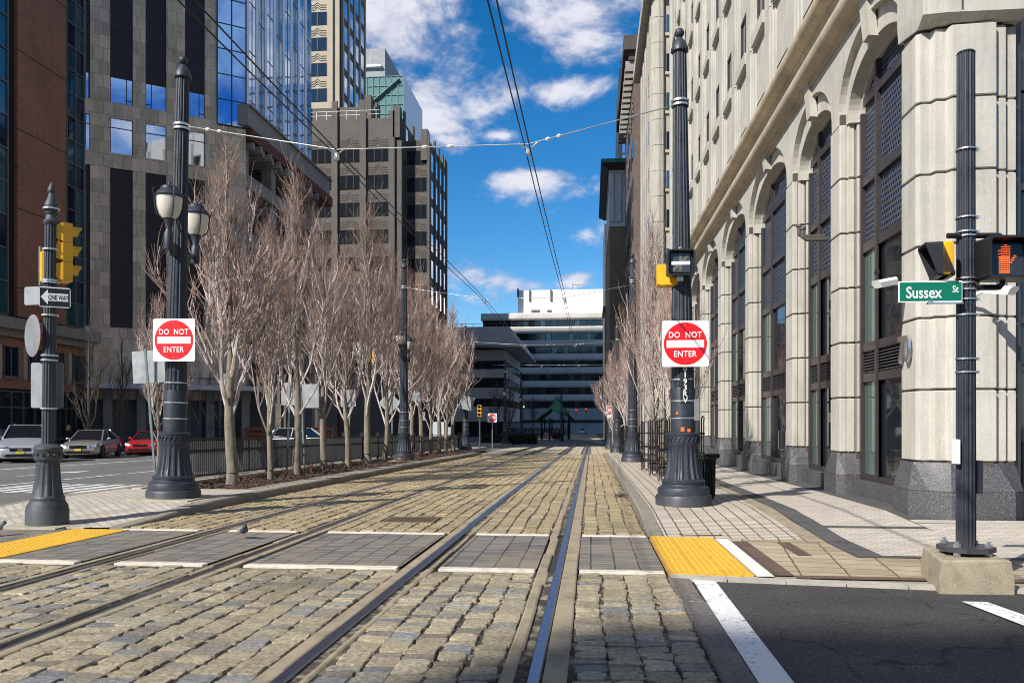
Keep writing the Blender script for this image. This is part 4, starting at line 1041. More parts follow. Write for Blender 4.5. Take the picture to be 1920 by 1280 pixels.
# --- stepped office block with chevron spandrels
CHEV = limestone('chevron concrete', (.108, .096, .086, 1), .18, .35); CHEVC = limestone('cream chevron concrete', (.44, .385, .30, 1), .12, .3)
CHEVD = M('chevron groove', (.06, .05, .042, 1), .9)
SIDEG = glass('bright reflecting glass', (.88, .88, .88, 1), .05, .9, .02, 1.0)
B4 = thing('chevron_office', 'dark stepped office block with chevron spandrels above the bare trees', 'building', (-45, 130, 0))
def chevron_front(wall, dark, wins, x0, x1, Y, z0, z1, pitch=4.29, wz=(41.9, 2.05, 4.0), hidden=None):
    # wall plane at Y facing the street mouth; windows in rows
    k = 0; x = x1 - (.35 if x1 - x0 < 5 else 1.95)
    while x - 2.8 > x0:
        wins_x = (x - (3.15 if x1 - x0 > 5 else 2.9), x); n = 0
        while True:
            zt = wz[0] - wz[2] * n; zb = zt - wz[1]; n += 1
            if zb < z0 + 1: break
            if zt > z1 - .8: continue
            wins.append((wins_x[0], wins_x[1], zb, zt))
            c = (wins_x[0] + wins_x[1]) / 2; zz = zt + .28          # chevrons in the spandrel above
            for q in range(3):
                zq = zz + q * .36
                dark.loft([[(c - 1.45, Y - .03, zq), (c - 1.45, Y + .1, zq), (c - 1.45, Y + .1, zq + .13), (c - 1.45, Y - .03, zq + .13)], [(c - .55, Y - .03, zq), (c - .55, Y + .1, zq), (c - .55, Y + .1, zq + .13), (c - .55, Y - .03, zq + .13)], [(c, Y - .03, zq + .42), (c, Y + .1, zq + .42), (c, Y + .1, zq + .55), (c, Y - .03, zq + .55)], [(c + .55, Y - .03, zq), (c + .55, Y + .1, zq), (c + .55, Y + .1, zq + .13), (c + .55, Y - .03, zq + .13)], [(c + 1.45, Y - .03, zq), (c + 1.45, Y + .1, zq), (c + 1.45, Y + .1, zq + .13), (c + 1.45, Y - .03, zq + .13)]], True, True, True)
        wall.box(wins_x[1] + .12, min(wins_x[1] + .98, x1 + .1), Y - .35, Y + .05, z0, z1 + .9)
        x -= pitch
walls = MB(); dark = MB()
fronts = [(-66, -33.2, 119, 46.5, 49.6), (-66, -27.6, 115, -1, 46.2), (-27.6, -23.9, 117, -1, 43.4)]
winlist = []
walls.box(-110, -33.2, 119, 131, 40, 49.6); walls.box(-110, -27.6, 115, 131, -1, 46.2); walls.box(-27.6, -23.9, 117, 131, -1, 43.4)
for (x0, x1, Y, z0, z1) in fronts:
    wl = []; chevron_front(walls, dark, wl, x0, x1, Y, z0, z1); winlist += [(a, b, c, d, Y) for a, b, c, d in wl]
# parapet pylons on the steps
for (x, Y, z) in ((-33.3, 119, 49.6), (-27.9, 115, 46.2), (-24.2, 117, 43.4), (-24.0, 130.0, 43.4)): walls.box(x - .9, x + .12, Y - .35, Y + 1, z - 3, z + 1.6)
for k in range(4):
    walls.box(-33.2, -32.9, 121 + k * 8, 123 + k * 8, 42, 51.0); walls.box(-23.95, -23.7, 120.4 + k * 3.3, 121.2 + k * 3.3, -1, 44.6); walls.box(-27.62, -27.4, 116 + k * 6, 117 + k * 6, 40, 47.6)
walls.build('wall', CHEV, B4, world=True); dark.build_each('chevron', CHEVD, B4, world=True, step=3)
wp = {}
cnt = 0
for (a, b, z0, z1, Y) in sorted(winlist, key=lambda q: -q[1]):
    if b < -47 or z1 < 12: continue
    key = (round(b - a, 2), round(z1 - z0, 2))
    if key not in wp:
        m = MB(); m.box(0, b - a, -.06, .0, 0, z1 - z0); o = m.build('window', TEALD if False else GLASSD, B4)
        m = MB()
        for q in (0, (b - a) * .35, (b - a) * .7, b - a): m.box(q - .05, q + .05, -.11, -.06, 0, z1 - z0)
        m.build('frame', DARKM, o); wp[key] = o
    else: o = copy_tree(wp[key], B4)
    o.location = Vector((a, Y, z0)) - gloc(B4); cnt += 1
    if cnt > 64: break
# side windows, bright with the sky
def sides(root, X, ys, rows, zb, h, w_=1.25):
    pr = None
    for y in ys:
        for z in rows:
            if pr is None:
                m = MB(); m.box(0, .06, 0, w_, 0, h); pr = m.build('window', SIDEG, root); o = pr
            else: o = copy_tree(pr, root)
            o.location = Vector((X, y, z)) - gloc(root)
sides(B4, -23.9, (118.3, 121.6, 124.9, 128.2), [41.9 - 4 * n - 2.6 for n in range(0, 9)], 0, 2.6, 1.9)
sides(B4, -27.6, (117.5,), [43.5, 39.9], 0, 2.0)
m = MB()
for z in (46.9, 47.5): m.box(-60, -31, 115.2, 115.28, z, z + .05)
for k in range(20): m.box(-60 + k * 1.5, -59.95 + k * 1.5, 115.2, 115.28, 46.2, 47.55)
m.build('railing', M('pale railing', (.5, .5, .5, 1), .5, .5), B4, world=True)
B5 = thing('chevron_tower', 'cream office tower with chevron spandrels rising behind the stepped block', 'building', (-60, 135, 49))
walls = MB(); dark = MB(); wl = []
walls.box(-110, -39.2, 122, 136.5, 49.61, 118.5)
chevron_front(walls, dark, wl, -70, -39.2, 122, 49, 100, wz=(97.9, 2.05, 4.0))
for k in range(5): walls.box(-39.25, -38.95, 123 + k * 3.1, 123.7 + k * 3.1, 49.6, 118.5)
walls.build('wall', CHEVC, B5, world=True); dark.build_each('chevron', CHEVD, B5, world=True, step=9)
pr = None
for (a, b, z0, z1) in sorted(wl, key=lambda q: -q[1]):
    if b < -56 or z1 > 76: continue
    if pr is None:
        m = MB(); m.box(0, b - a, -.06, .0, 0, z1 - z0); pr = m.build('window', GLASSD, B5); o = pr
        m = MB()
        for q in (0, (b - a) / 2, b - a): m.box(q - .06, q + .06, -.11, -.06, 0, z1 - z0)
        m.build('frame', DARKM, o)
    else: o = copy_tree(pr, B5)
    o.location = Vector((a, 122, z0)) - gloc(B5)
m = MB(); m.box(-39.2, -39.05, 122.3, 136.3, 49.8, 118.3); m.build('side_wall', M('dark side wall', (.075, .062, .055, 1), .7, 0, .3, 2), B5, world=True)  # side face coloured darker than the cream front
sides(B5, -39.05, (123.9, 127, 130.1, 133.2), [49.9 + 4 * n for n in range(7)], 0, 2.7, 1.5)

# --- teal glass building far behind
B6 = thing('teal_glass_tower', 'small pale teal glass tower with a sloping white flank seen over the roofs', 'building', (-50, 205, 0))
X6 = -44.5; p1 = P(757, 142, 200); p2 = PX(792, 225, p1.x)
PALET = glass('pale teal glass', (.28, .50, .50, 1), .08, .55, .01, .8)
m = MB(); m.box(p1.x - 25, p1.x - .05, 200, p2.y, 0, p1.z); m.build('wall', PALET, B6, world=True)
m = MB(); m.box(p1.x - .05, p1.x, 200.1, p2.y, 0, p1.z - .05); m.build('flank', M('silver cladding', (.62, .64, .68, 1), .4, .3, .06, .5), B6, world=True)
m = MB()
for k in range(11): m.box(p1.x - k * 1.6 - .08, p1.x - k * 1.6 + .08, 199.85, 199.99, 20, p1.z)
for k in range(10): m.box(p1.x - 25, p1.x, 199.8, 199.99, p1.z - .15 - k * 2.4, p1.z + .0 - k * 2.4)
m.tube([(p1.x - 11, 199.7, p1.z - 9), (p1.x - 1, 199.7, p1.z - 1)], .5, 4)
m.build('frame', M('teal steel', (.10, .17, .17, 1), .5, .3), B6, world=True)
m = MB(); q1, q2 = P(732, 125, 225), P(690, 92, 225); m.box(q2.x - 15, q1.x - 1.6, 225, 250, p1.z, q2.z); m.build('penthouse', M('grey mesh', (.22, .23, .24, 1), .6, .3, .3, 1.5), B6, world=True)
m = MB(); m.box(q2.x - 15, q1.x - 2.5, 224, 246, q2.z - 5.6, q2.z - 5); m.build('roof_edge', M('white roof edge', (.6, .6, .62, 1), .5), B6, world=True)

# --- low grey office with an overhanging roof
GREYP = concrete('grey precast', (.56, .535, .53, 1), .25, .2, .2)
B7 = thing('low_grey_office', 'low grey office with ribbon windows and a heavy overhanging roof', 'building', (-30, 175, -1.5))
X7 = P(945, 700, 165).x; zr = lambda py: P(900, py, 165).z
m = MB(); m.box(-62, X7, 165.4, 200, -1.5, zr(619)); o = MB()
for a, b in ((656, 676), (692, 708), (727, 747), (762, 790)): m.box(-62.2, X7 + .3, 165, 200.2, zr(b), zr(a))
m.build('wall', GREYP, B7, world=True)
for a, b in ((637.5, 655.5), (676.5, 691.5), (708.5, 726.5), (747.5, 761.5), (790.5, 826)):
    m = MB(); m.box(-62, X7 + .05, 165.3, 199, zr(b), zr(a)); w_ = m.build('window', GLASSD, B7, world=True)
    m = MB()
    for k in range(22): m.box(X7 - k * 2.05 - .07, X7 - k * 2.05 + .07, 165.22, 165.3, zr(b), zr(a))
    m.build('frame', DARKM, w_, world=True)
xr0, xr1 = P(955, 620, 160).x, P(978, 640, 160).x
m = MB(); m.loft([[(-66, 160, zr(637)), (xr1, 160, zr(655)), (xr1, 204, zr(655)), (-66, 204, zr(637))], [(-66, 160, zr(618)), (xr0, 160, zr(618)), (xr0, 204, zr(618)), (-66, 204, zr(618))]], True, True, True); m.build('roof', GREYP, B7, world=True)
m = MB()
for k in range(18): m.box(-60 + k * 2.4, -59.92 + k * 2.4, 162, 162.08, zr(618), zr(618) + .9)
m.box(-60, xr0 - .6, 162, 162.08, zr(618) + .85, zr(618) + .93); m.build('railing', METG, B7, world=True)

# --- ribbon-windowed block closing the street
B8 = thing('ribbon_window_block', 'wide pale block with dark ribbon windows and a white rooftop box closing the street', 'building', (-10, 245, -1.5))
RIB = concrete('pale precast bands', (.60, .575, .52, 1), .18, .3, .2)
z8 = lambda py: P(1020, py, 230).z
xl8, xr8 = P(906, 600, 230).x, 16.0
m = MB(); m.box(xl8, xr8, 230.5, 270, -1.5, z8(586.5) - .3)
bands = [(586.5, 600)] + [(612.4 + 25.4 * k, 625 + 25.4 * k) for k in range(6)]
for a, b in bands: m.loft([[(xl8 - .6, 229.6, z8(b)), (xr8, 229.6, z8(b)), (xr8, 271, z8(b)), (xl8 - .6, 271, z8(b))], [(xl8 - .6, 229.2, z8(b) + .5), (xr8, 229.2, z8(b) + .5), (xr8, 271, z8(b) + .5), (xl8 - .6, 271, z8(b) + .5)], [(xl8 - .6, 229.2, z8(a) - .35), (xr8, 229.2, z8(a) - .35), (xr8, 271, z8(a) - .35), (xl8 - .6, 271, z8(a) - .35)], [(xl8 - .6, 229.6, z8(a)), (xr8, 229.6, z8(a)), (xr8, 271, z8(a)), (xl8 - .6, 271, z8(a))]], True, True, True)
m.build('wall', RIB, B8, world=True)
random.seed(9); RG = [glass('ribbon glass a', (.012, .017, .02, 1), .06, .2, .03), glass('ribbon glass b', (.06, .10, .12, 1), .06, .5, .03), glass('ribbon glass c', (.025, .035, .04, 1), .06, .4, .03)]
for k, (a, b) in enumerate([(600.3, 612.1)] + [(625.3 + 25.4 * i, 637.5 + 25.4 * i) for i in range(6)]):
    m = MB(); m.box(xl8, xr8, 230.0, 230.4, z8(b), z8(a)); wn = m.build('window', RG[0], B8, world=True)
    for t_ in (1, 2):
        m = MB(); x = xl8
        for i in range(28):
            q = random.random()
            if (t_ == 1 and q < .34) or (t_ == 2 and q < .3): m.box(x + .15, x + 1.5, 229.93 - .02 * t_, 230.0, z8(b) + .05, z8(a) - .05)
            x += 1.65
        if m.v: m.build('pane', RG[t_], wn, world=True)
    m = MB(); x = xl8
    for i in range(29): m.box(x - .06, x + .06, 229.85, 230.0, z8(b), z8(a)); x += 1.65
    m.build('frame', DARKM, wn, world=True)
m = MB(); m.box(xl8, xr8, 229.8, 230.4, -1.5, z8(765)); m.build('base_wall', concrete('pale base', (.42, .42, .42, 1), .2, .15), B8, world=True)
for a in (787,):
    m = MB(); m.box(xl8, xr8, 229.6, 229.8, z8(a + 5), z8(a)); m.build('dark_band', DARKM, B8, world=True)
xw = P(971, 560, 234).x
m = MB(); m.box(xw, xr8, 234, 262, z8(586) - .2, P(1020, 543.5, 234).z); m.build('rooftop_box', M('white metal cladding', (.80, .80, .80, 1), .6, 0, .04, .4), B8, world=True)
m = MB()
for px in (993, 1033): q = P(px, 560, 233.5); m.box(q.x - .22, q.x + .22, 233.6, 234, q.z - .6, q.z + 2.6)
q = P(971, 545, 233.5); m.box(q.x - .25, q.x + .3, 233.5, 234, q.z - 1.8, q.z + .6)
for px in (1000, 1008, 1030): q = P(px, 584, 231); m.box(q.x - .6, q.x + .7, 231, 232.2, q.z - .5, q.z + .5)
q = P(1074, 540, 238); m.tube([(q.x, 238, q.z - 1), (q.x, 238, q.z + 1.7)], .08, 5); m.tube([(q.x, 238, q.z + 1.0), (q.x + 4, 238, q.z + 1.0)], .09, 5)
m.build('antenna', METG, B8, world=True)

# ------------------------------------------------------------------ farther buildings on the right
B9 = thing('pale_pier_block', 'pale stone block with faceted pier and small windows beyond the arcaded building', 'building', (12, 70, 0))
m = MB(); m.box(4.75, 24, 63, 78, -1, 34.6); X9 = PX(1222, 300, 4.7).x
fx = [P(px, 300, 62.9).x for px in (1221.5, 1226, 1234.5, 1243.5, 1247)]
z = -.8
while z < 34.4:
    zt = min(z + 1.98, 34.6); m.prism([(fx[0], 63), (fx[1], 62.7), (fx[2], 62.62), (fx[3], 62.7), (fx[4], 63)], z + .02, zt - .02); z = zt
m.prism([(fx[0] + .05, 63), (fx[1], 62.76), (fx[3], 62.76), (fx[4] - .05, 63)], -.8, 34.5)
m.box(4.1, 25, 62.2, 79, 34.6, 35.6)
for k in range(5): m.box(4.68, 4.75, 64.5 + k * 2.8, 65.8 + k * 2.8, -.8, 34.5)
m.build('wall', LIMEW, B9, world=True)
xa, xb = P(1249.5, 300, 63).x, P(1259, 300, 63).x
for k in range(8):
    zc2 = P(1254, 86 + 90.6 / 1 * k * .5 * 2 / 1 + (-0) - 22, 63).z
    zt_ = P(1254, 28 + 73 * k, 63).z; zb_ = P(1254, 62 + 73 * k, 63).z
    if zb_ < 1: break
    m2 = MB(); m2.box(xa, xb, 62.95, 63.02, zb_, zt_); o = m2.build('window', [BLUEG, TEALD, TEAL, TEALD][k % 4], B9, world=True)
    m2 = MB(); m2.box(xa - .1, xb + .1, 62.85, 63.0, zb_ - .25, zb_ - .02); m2.build('sill', LIMED, o, world=True)
for k in range(4):
    for r in range(7):
        m2 = MB(); m2.box(4.72, 4.76, 66.1 + k * 2.8, 67.1 + k * 2.8, 5 + r * 3.9, 6.8 + r * 3.9); m2.build('window', GLASSD, B9, world=True)
B10 = thing('dark_cornice_block', 'dark brown block with a deep bracketed cornice against the sky', 'building', (12, 92, 0))
DBR = M('dark brown masonry', (.13, .10, .085, 1), .9, 0, .3, 1.5)
m = MB(); m.box(4.25, 24, 80, 101, -1, 37.4); m.build('wall', DBR, B10, world=True)
m = MB(); m.box(3.2, 25, 79, 101.5, 38.0, 39.4); m.box(3.7, 25, 79.5, 101.3, 37.2, 38.0); m.build('cornice', M('dark cornice', (.055, .048, .045, 1), .8, 0, .3, 2), B10, world=True)
m = MB()
for k in range(14): m.box(3.4, 4.25, 79.8 + k * 1.55, 80.4 + k * 1.55, 36.2, 37.2)
m.build_each('bracket', M('grey stone bracket', (.25, .24, .22, 1), .8), B10, world=True)
for k in range(6):
    for r in range(8):
        m2 = MB(); m2.box(4.19, 4.24, 81.2 + k * 3.3, 82.4 + k * 3.3, 4 + r * 4, 6.2 + r * 4); m2.build('window', GLASSD, B10, world=True)
B11 = thing('green_cornice_building', 'tan brick building with a grey stone crown under a green copper cornice', 'building', (12, 118, 0))
xc = P(1143, 400, 106).x; zz = lambda py: P(1150, py, 106).z
m = MB(); m.box(xc, 24, 106, 130, -1, zz(425)); m.build('wall', TANBRICK, B11, world=True)
m = MB(); m.box(xc - .1, 24, 105.9, 130, zz(425), zz(418)); m.box(xc + .05, 24, 106, 130, zz(418), zz(318)); m.box(xc - .1, 24, 105.8, 130, zz(324), zz(318))
for px in (1146, 1160, 1176): q = P(px, 400, 106).x; m.box(q - .25, q + .35, 105.75, 106.2, zz(416), zz(326))
m.build('stone_crown', M('grey crown stone', (.62, .62, .64, 1), .85, 0, .2, 2), B11, world=True)
m = MB(); m.loft([[(xc - .3, 105.6, zz(320)), (25, 105.6, zz(320)), (25, 132, zz(320)), (xc - .3, 132, zz(320))], [(xc - 1.1, 104.6, zz(311)), (25, 104.6, zz(311)), (25, 133, zz(311)), (xc - 1.1, 133, zz(311))]], True, True, True); m.build('cornice_soffit', M('dark soffit', (.05, .05, .055, 1), .8), B11, world=True)  # underside of the cornice coloured near black
m = MB(); m.box(xc - 1.15, 25, 104.5, 133.2, zz(311), zz(304)); m.build('cornice', M('verdigris copper', (.06, .20, .15, 1), .6, .2, .3, 2), B11, world=True)
for r in range(7):
    for px in (1178, 1192):
        q = P(px, 400, 106).x; zt_ = zz(340) - r * 3.6; m2 = MB(); m2.box(q, q + 1.2, 105.9, 105.99, zt_ - 2.0, zt_); m2.build('window', GLASSD, B11, world=True)
B12 = thing('slim_glass_tower', 'slim dark edged glass tower rising above the green cornice', 'building', (16, 180, 0))
q0, q1 = P(1153, 300, 170), P(1163, 132, 170)
m = MB(); m.loft([[(q0.x, 170, 0), (26, 170, 0), (26, 190, 0), (q0.x, 190, 0)], [(q1.x, 170, q1.z), (26, 170, q1.z), (26, 190, q1.z), (q1.x, 190, q1.z)]], True, True, True); m.build('wall', SKYG, B12, world=True)
m = MB(); m.loft([[(q0.x - .3, 169.8, 0), (q0.x + 1.3, 169.8, 0), (q0.x + 1.3, 191, 0), (q0.x - .3, 191, 0)], [(q1.x - .2, 169.8, q1.z + .3), (q1.x + .5, 169.8, q1.z + .3), (q1.x + .5, 191, q1.z + .3), (q1.x - .2, 191, q1.z + .3)]], True, True, True)
for k in range(22): m.box(q0.x + 1, 26, 169.85, 169.98, 10 + k * 3.2, 10.3 + k * 3.2)
m.build('frame', DARKM, B12, world=True)
B13 = thing('teal_sliver_tower', 'narrow sliver of teal glass between the sky and the tan brick building', 'building', (10, 150, 0))
q = P(1134, 500, 140)
m = MB(); m.box(q.x, 14, 140, 158, 0, P(1138, 420, 140).z); m.build('wall', TEAL, B13, world=True)
m = MB(); m.box(q.x - .1, q.x + .12, 139.8, 158, 0, P(1138, 419, 140).z)
for k in range(18): m.box(q.x, 14, 139.85, 139.98, 3 + k * 1.9, 3.25 + k * 1.9)
m.build('frame', METG, B13, world=True)
B14 = thing('stone_gatepost_building', 'narrow pale stone corner with a moulded cap at the end of the right side', 'building', (8, 132, -1))
q = P(1134, 700, 128)
m = MB(); m.box(q.x, q.x + 8, 128, 139, -1.5, P(1134, 580, 128).z); m.box(q.x - .3, q.x + 8.2, 127.7, 139.2, P(1134, 580, 128).z, P(1134, 574, 128).z); m.build('wall', concrete('tan stone', (.30, .26, .21, 1), .4), B14, world=True)
m2 = MB(); m2.box(q.x + 2.5, q.x + 6, 127.92, 127.99, 3, 14); m2.build('window', GLASSD, B14, world=True)

# ------------------------------------------------------------------ block behind the camera whose shadow falls on the street mouth
T_ = 62.0
B15 = thing('rear_office_block', 'tall plain office block behind the viewpoint, out of the picture', 'building', (0, -62, 0))
cx = .1 - SDX * T_; cy = 6.0 - SDY * T_; zt_ = T_ * math.tan(R(SUN_EL))
m = MB(); m.box(cx, cx + 46, cy - 34, cy, 0, zt_); m.build('wall', concrete('beige panels', (.33, .30, .26, 1), .3), B15, world=True)
for r in range(11):
    m = MB(); m.box(cx + 1, cx + 45, cy, cy + .05, 3 + r * 3.8, 5 + r * 3.8); m.build('window', GLASSD, B15, world=True)
# ------------------------------------------------------------------ street furniture
def castiron(name, col, rough=.42):
    n = NT(name); v = n.pos(obj=True); a = n.noise(v, 5, 8, .7); b = n.noise(v, 80, 4, .7)
    c = n.ramp(a, [(.3, dim(col, .7)), (.7, dim(col, 1.35))]); c = n.mix(n.ramp(b, [(.66, (0, 0, 0, 1)), (.72, (.6, .6, .6, 1))]), c, (.25, .25, .25, 1))
    k = n.noise(v, 16, 7, .8); c = n.mix(n.ramp(k, [(.64, (0, 0, 0, 1)), (.70, (.75, .75, .75, 1))]), c, (.16, .15, .14, 1)); ru = n.noise(n.pos((3, 3, .5), obj=True), 3, 7, .75); c = n.mix(n.ramp(ru, [(.62, (0, 0, 0, 1)), (.74, (.55, .55, .55, 1))]), c, (.10, .055, .03, 1))
    sp = n.new('ShaderNodeSeparateXYZ'); n.l.new(n.new('ShaderNodeTexCoord').outputs['Object'], sp.inputs[0]); dz = n.math('SUBTRACT', n.math('ADD', .12, n.math('MULTIPLY', k, .3)), sp.outputs['Z']); c = n.mix(n.math('MULTIPLY', n.ramp(dz, [(.0, (0, 0, 0, 1)), (.45, (1, 1, 1, 1))]), .28), c, (.22, .18, .13, 1))
    n.base(c); n.set(Roughness=n.ramp(a, [(.3, (rough - .08,) * 3 + (1,)), (.7, (rough + .22,) * 3 + (1,))]), Metallic=.1); n.bump(b, .25, .004); return n.m
POLEM = castiron('blue black cast iron', (.024, .030, .042, 1)); POLEG = castiron('grey green cast iron', (.042, .052, .060, 1), .5); POLEN = castiron('navy steel', (.02, .024, .036, 1), .4)
GALV = M('galvanised steel', (.42, .44, .45, 1), .4, .8, .25, 8); GALVD = M('dull sign back', (.34, .355, .36, 1), .5, .6, .25, 4, stain=.4)
BANDM = M('steel strap', (.62, .62, .60, 1), .35, .9, .1, 8)
SIGNW = M('sign white', (.82, .82, .80, 1), .4, 0, .05, 3); SIGNR = M('sign red', (.66, .006, .012, 1), .4, 0, .1, 3); SIGNK = M('sign black', (.012, .012, .014, 1), .4); SIGNG = M('sign green', (0.0, .155, .085, 1), .4, 0, .06, 3)
SIGY = M('signal yellow', (.80, .40, .006, 1), .45, 0, .12, 3); SIGK = M('signal black', (.015, .015, .017, 1), .45)
def lampglass():
    n = NT('frosted lamp glass'); n.base((.62, .58, .50, 1)); n.set(Roughness=.25); n.b.inputs['Subsurface Weight'].default_value = 0; return n.m
LAMPG = lampglass(); PLINTH = concrete('pole footing', (.40, .36, .27, 1), 5); WIRE = M('dark wire', (.018, .018, .02, 1), .5, .4); SPANM = M('pale span wire', (.55, .55, .53, 1), .45, .6)
TXTW = M('white lettering', (.85, .85, .83, 1), .5)

def trolley_pole(t, H, lamps=None, number=False, clampz=6.75, mat=POLEM, foot=True):
    m = MB()
    prof = [(.47, -.25), (.47, .14), (.455, .17), (.43, .185), (.435, .24), (.415, .30), (.36, .335), (.355, .365), (.365, .38), (.365, .41), (.34, .43)]
    m.lathe(prof, 40)
    m.lathe([(.335, .43, .0), (.325, .45, .022), (.285, .62, .022), (.262, .80, .02), (.25, .95, .016), (.25, .985, 0)], flutes=18)
    m.lathe([(.25, .985), (.258, 1.0), (.262, 1.03), (.262, 1.16), (.272, 1.17), (.275, 1.20), (.245, 1.215), (.23, 1.22)], 40)
    for k in range(22):                       # cast wreath round the collar
        a = 2 * math.pi * k / 22; b = a + .2; p = Vector((math.cos(a) * .264, math.sin(a) * .264, 1.045)); q = Vector((math.cos(b) * .266, math.sin(b) * .266, 1.145)); m.tube([p, (p + q) / 2 * 1.03, q], .012, 4)
    m.build('base', mat, t, smooth=32)
    m = MB(); m.lathe([(.205, 1.21), (.205, 1.95), (.2, 1.97)], 40); m.build('access_sleeve', mat, t, smooth=32)
    m = MB(); rT = .112
    m.lathe([(.196, 1.97, .014), (rT + .038, H * .52, .014), (rT, H - .42, .012)], flutes=16); m.build('shaft', mat, t, smooth=32)
    m = MB(); m.lathe([(rT + .01, H - .42), (rT + .035, H - .40), (rT + .035, H - .35), (rT * .9, H - .24), (.05, H - .17), (.035, H - .15)], 24); m.ball((0, 0, H - .08), .082, 16); m.build('finial', mat, t, smooth=40)
    m = MB()
    for z in (1.45, 1.74, 2.1): m.lathe([(.21 if z < 2 else .2, z), (.213 if z < 2 else .205, z), (.213 if z < 2 else .205, z + .022), (.21 if z < 2 else .2, z + .022)], 40, cap=False)
    m.build('strap', BANDM, t)
    m = MB(); r_ = .135
    for z in (clampz, clampz + .07): m.lathe([(r_, z), (r_ + .015, z), (r_ + .015, z + .04), (r_, z + .04)], 24, cap=False)
    m.build('clamp', BANDM, t)
    if foot:
        m = MB(); m.box(-.56, .56, -.56, .56, -.4, .035); m.build('footing', PLINTH, t)
    if number:
        for i, ch in enumerate('0193RV'):
            tm = text_mb(ch, .094, .0, .012, 1.0); k = Vector((.02, -.214, 2.285 - i * .104))
            q = MB(); q.v = [(x + k.x, y + k.y, z + k.z) for x, y, z in tm.v]; q.f = tm.f; q.build('lettering', TXTW, t, fix=False)
        q = MB(); q.loft([[(.208 * math.sin(a), -.208 * math.cos(a), 1.70) for a in [x * .1 for x in range(-3, 5)]], [(.207 * math.sin(a), -.207 * math.cos(a), 2.36) for a in [x * .1 for x in range(-3, 5)]]], False); q.build('number_plate', SIGNK, t, fix=False)
    for k, (lx, ly, lz) in enumerate(lamps or []):
        m = MB(); b = Vector((lx, ly, 0)); d = b.normalized()
        m.tube([d * .12 + Vector((0, 0, lz - .26)), d * .3 + Vector((0, 0, lz - .30)), b * .92 + Vector((0, 0, lz - .2)), b + Vector((0, 0, lz - .12))], [.05, .045, .04, .05], 8)
        m.obox(d * .2 + Vector((0, 0, lz - .30)), (.07, .34, .22), Matrix.Rotation(math.atan2(ly, lx) + R(90), 3, 'Z')); m.lathe([(.075, lz - .34), (.08, lz - .30), (.08, lz - .06), (.065, lz - .03), (.05, lz + .02), (.085, lz + .16), (.10, lz + .20)], 20, (lx, ly)); a_ = m.build('lamp_arm', mat, t, smooth=35)
        m = MB(); m.lathe([(.11, lz + .20), (.165, lz + .27), (.20, lz + .38), (.215, lz + .50), (.218, lz + .58)], 24, (lx, ly)); m.build('lamp_shade', LAMPG, a_, smooth=40)
        m = MB(); m.lathe([(.232, lz + .575), (.24, lz + .60), (.215, lz + .65), (.15, lz + .71), (.145, lz + .75), (.10, lz + .78), (.03, lz + .79), (.025, lz + .84)], 24, (lx, ly))
        for q in range(4):
            an = math.pi / 4 + q * math.pi / 2; ca, sa = math.cos(an), math.sin(an); m.tube([(lx + ca * r, ly + sa * r, z) for r, z in ((.12, lz + .19), (.20, lz + .25), (.24, lz + .40), (.25, lz + .58), (.285, lz + .66), (.26, lz + .70))], .013, 5)
        m.build('lamp_cap', mat, a_, smooth=35)
LAMPS = [(-.02, -.62, 4.78), (.04, .62, 4.66)]
L1 = G(325, 934, .14); lp = Vector((-7.57, 13.9, g(13.9) + .14))
t = thing('trolley_pole', 'tall fluted dark pole with twin lanterns on the island at left, nearest of its row', 'pole', lp, group='trolley wire poles with flared bases')
trolley_pole(t, 8.05, [(.05, -.46, 4.78), (.0, .60, 4.74)], clampz=6.70); POLE_L1 = t; t.rotation_euler = (0, R(1.35), 0)
r1 = Vector((1.56, 13.75, g(13.75) + sr(13.75)))
t = thing('trolley_pole', 'tall fluted dark pole carrying the number 0193RV on the right sidewalk', 'pole', r1, group='trolley wire poles with flared bases')
trolley_pole(t, 8.05, None, True, 6.72, foot=False); POLE_R1 = t; m = MB(); m.bbox(.17, .27, -.16, -.05, 1.42, 1.78, .015); m.build('control_box', GALV, t); m = MB(); m.box(-.06, .0, -.209, -.2, 1.24, 1.31); m.box(.05, .10, -.207, -.198, 1.23, 1.28); m.box(-.13, -.10, -.185, -.16, 1.52, 1.57); m.build('sticker', M('orange sticker', (.75, .16, .02, 1), .6), t); t.rotation_euler = (0, R(-.5), 0)
L2p = thing('trolley_pole', 'second twin lantern pole along the planting bed at left', 'pole', (-8.05, 34, g(34) + .1), group='trolley wire poles with flared bases')
trolley_pole(L2p, 8.75, LAMPS, clampz=7.45)
POLES_L = [L2p, dup(L2p, (-8.75, 55.5, g(55.5) + .1), 0, 'twin lantern pole beside the pale utility cabinet')]
for (px, Y, lab) in ((947, 82, 'lantern pole in the shade beside the far do not enter post'), (977, 98, 'black pole in the shade right of the low grey office corner')):
    q = P(px, 800, Y); POLES_L.append(dup(L2p, (q.x, Y, g(Y) + .1), 0, lab))
R2p = thing('trolley_pole', 'fluted pole behind the bare trees, second on the right sidewalk', 'pole', (1.70, 33.2, g(33.2) + .14), group='trolley wire poles with flared bases')
trolley_pole(R2p, 8.55, None, False, 7.35, foot=False)
POLES_R = [R2p, dup(R2p, (1.72, 53.0, g(53) + .05), 0, 'fluted pole beside the small far yellow patch'), dup(R2p, (1.72, 72.0, g(72) + .05), 0, 'far fluted pole under the small red and white sign at right')]
q = P(1053, 800, 112); dup(R2p, (q.x, 112, g(112)), 0, 'slim black pole in front of the green station roof', (.7, .7, .85))

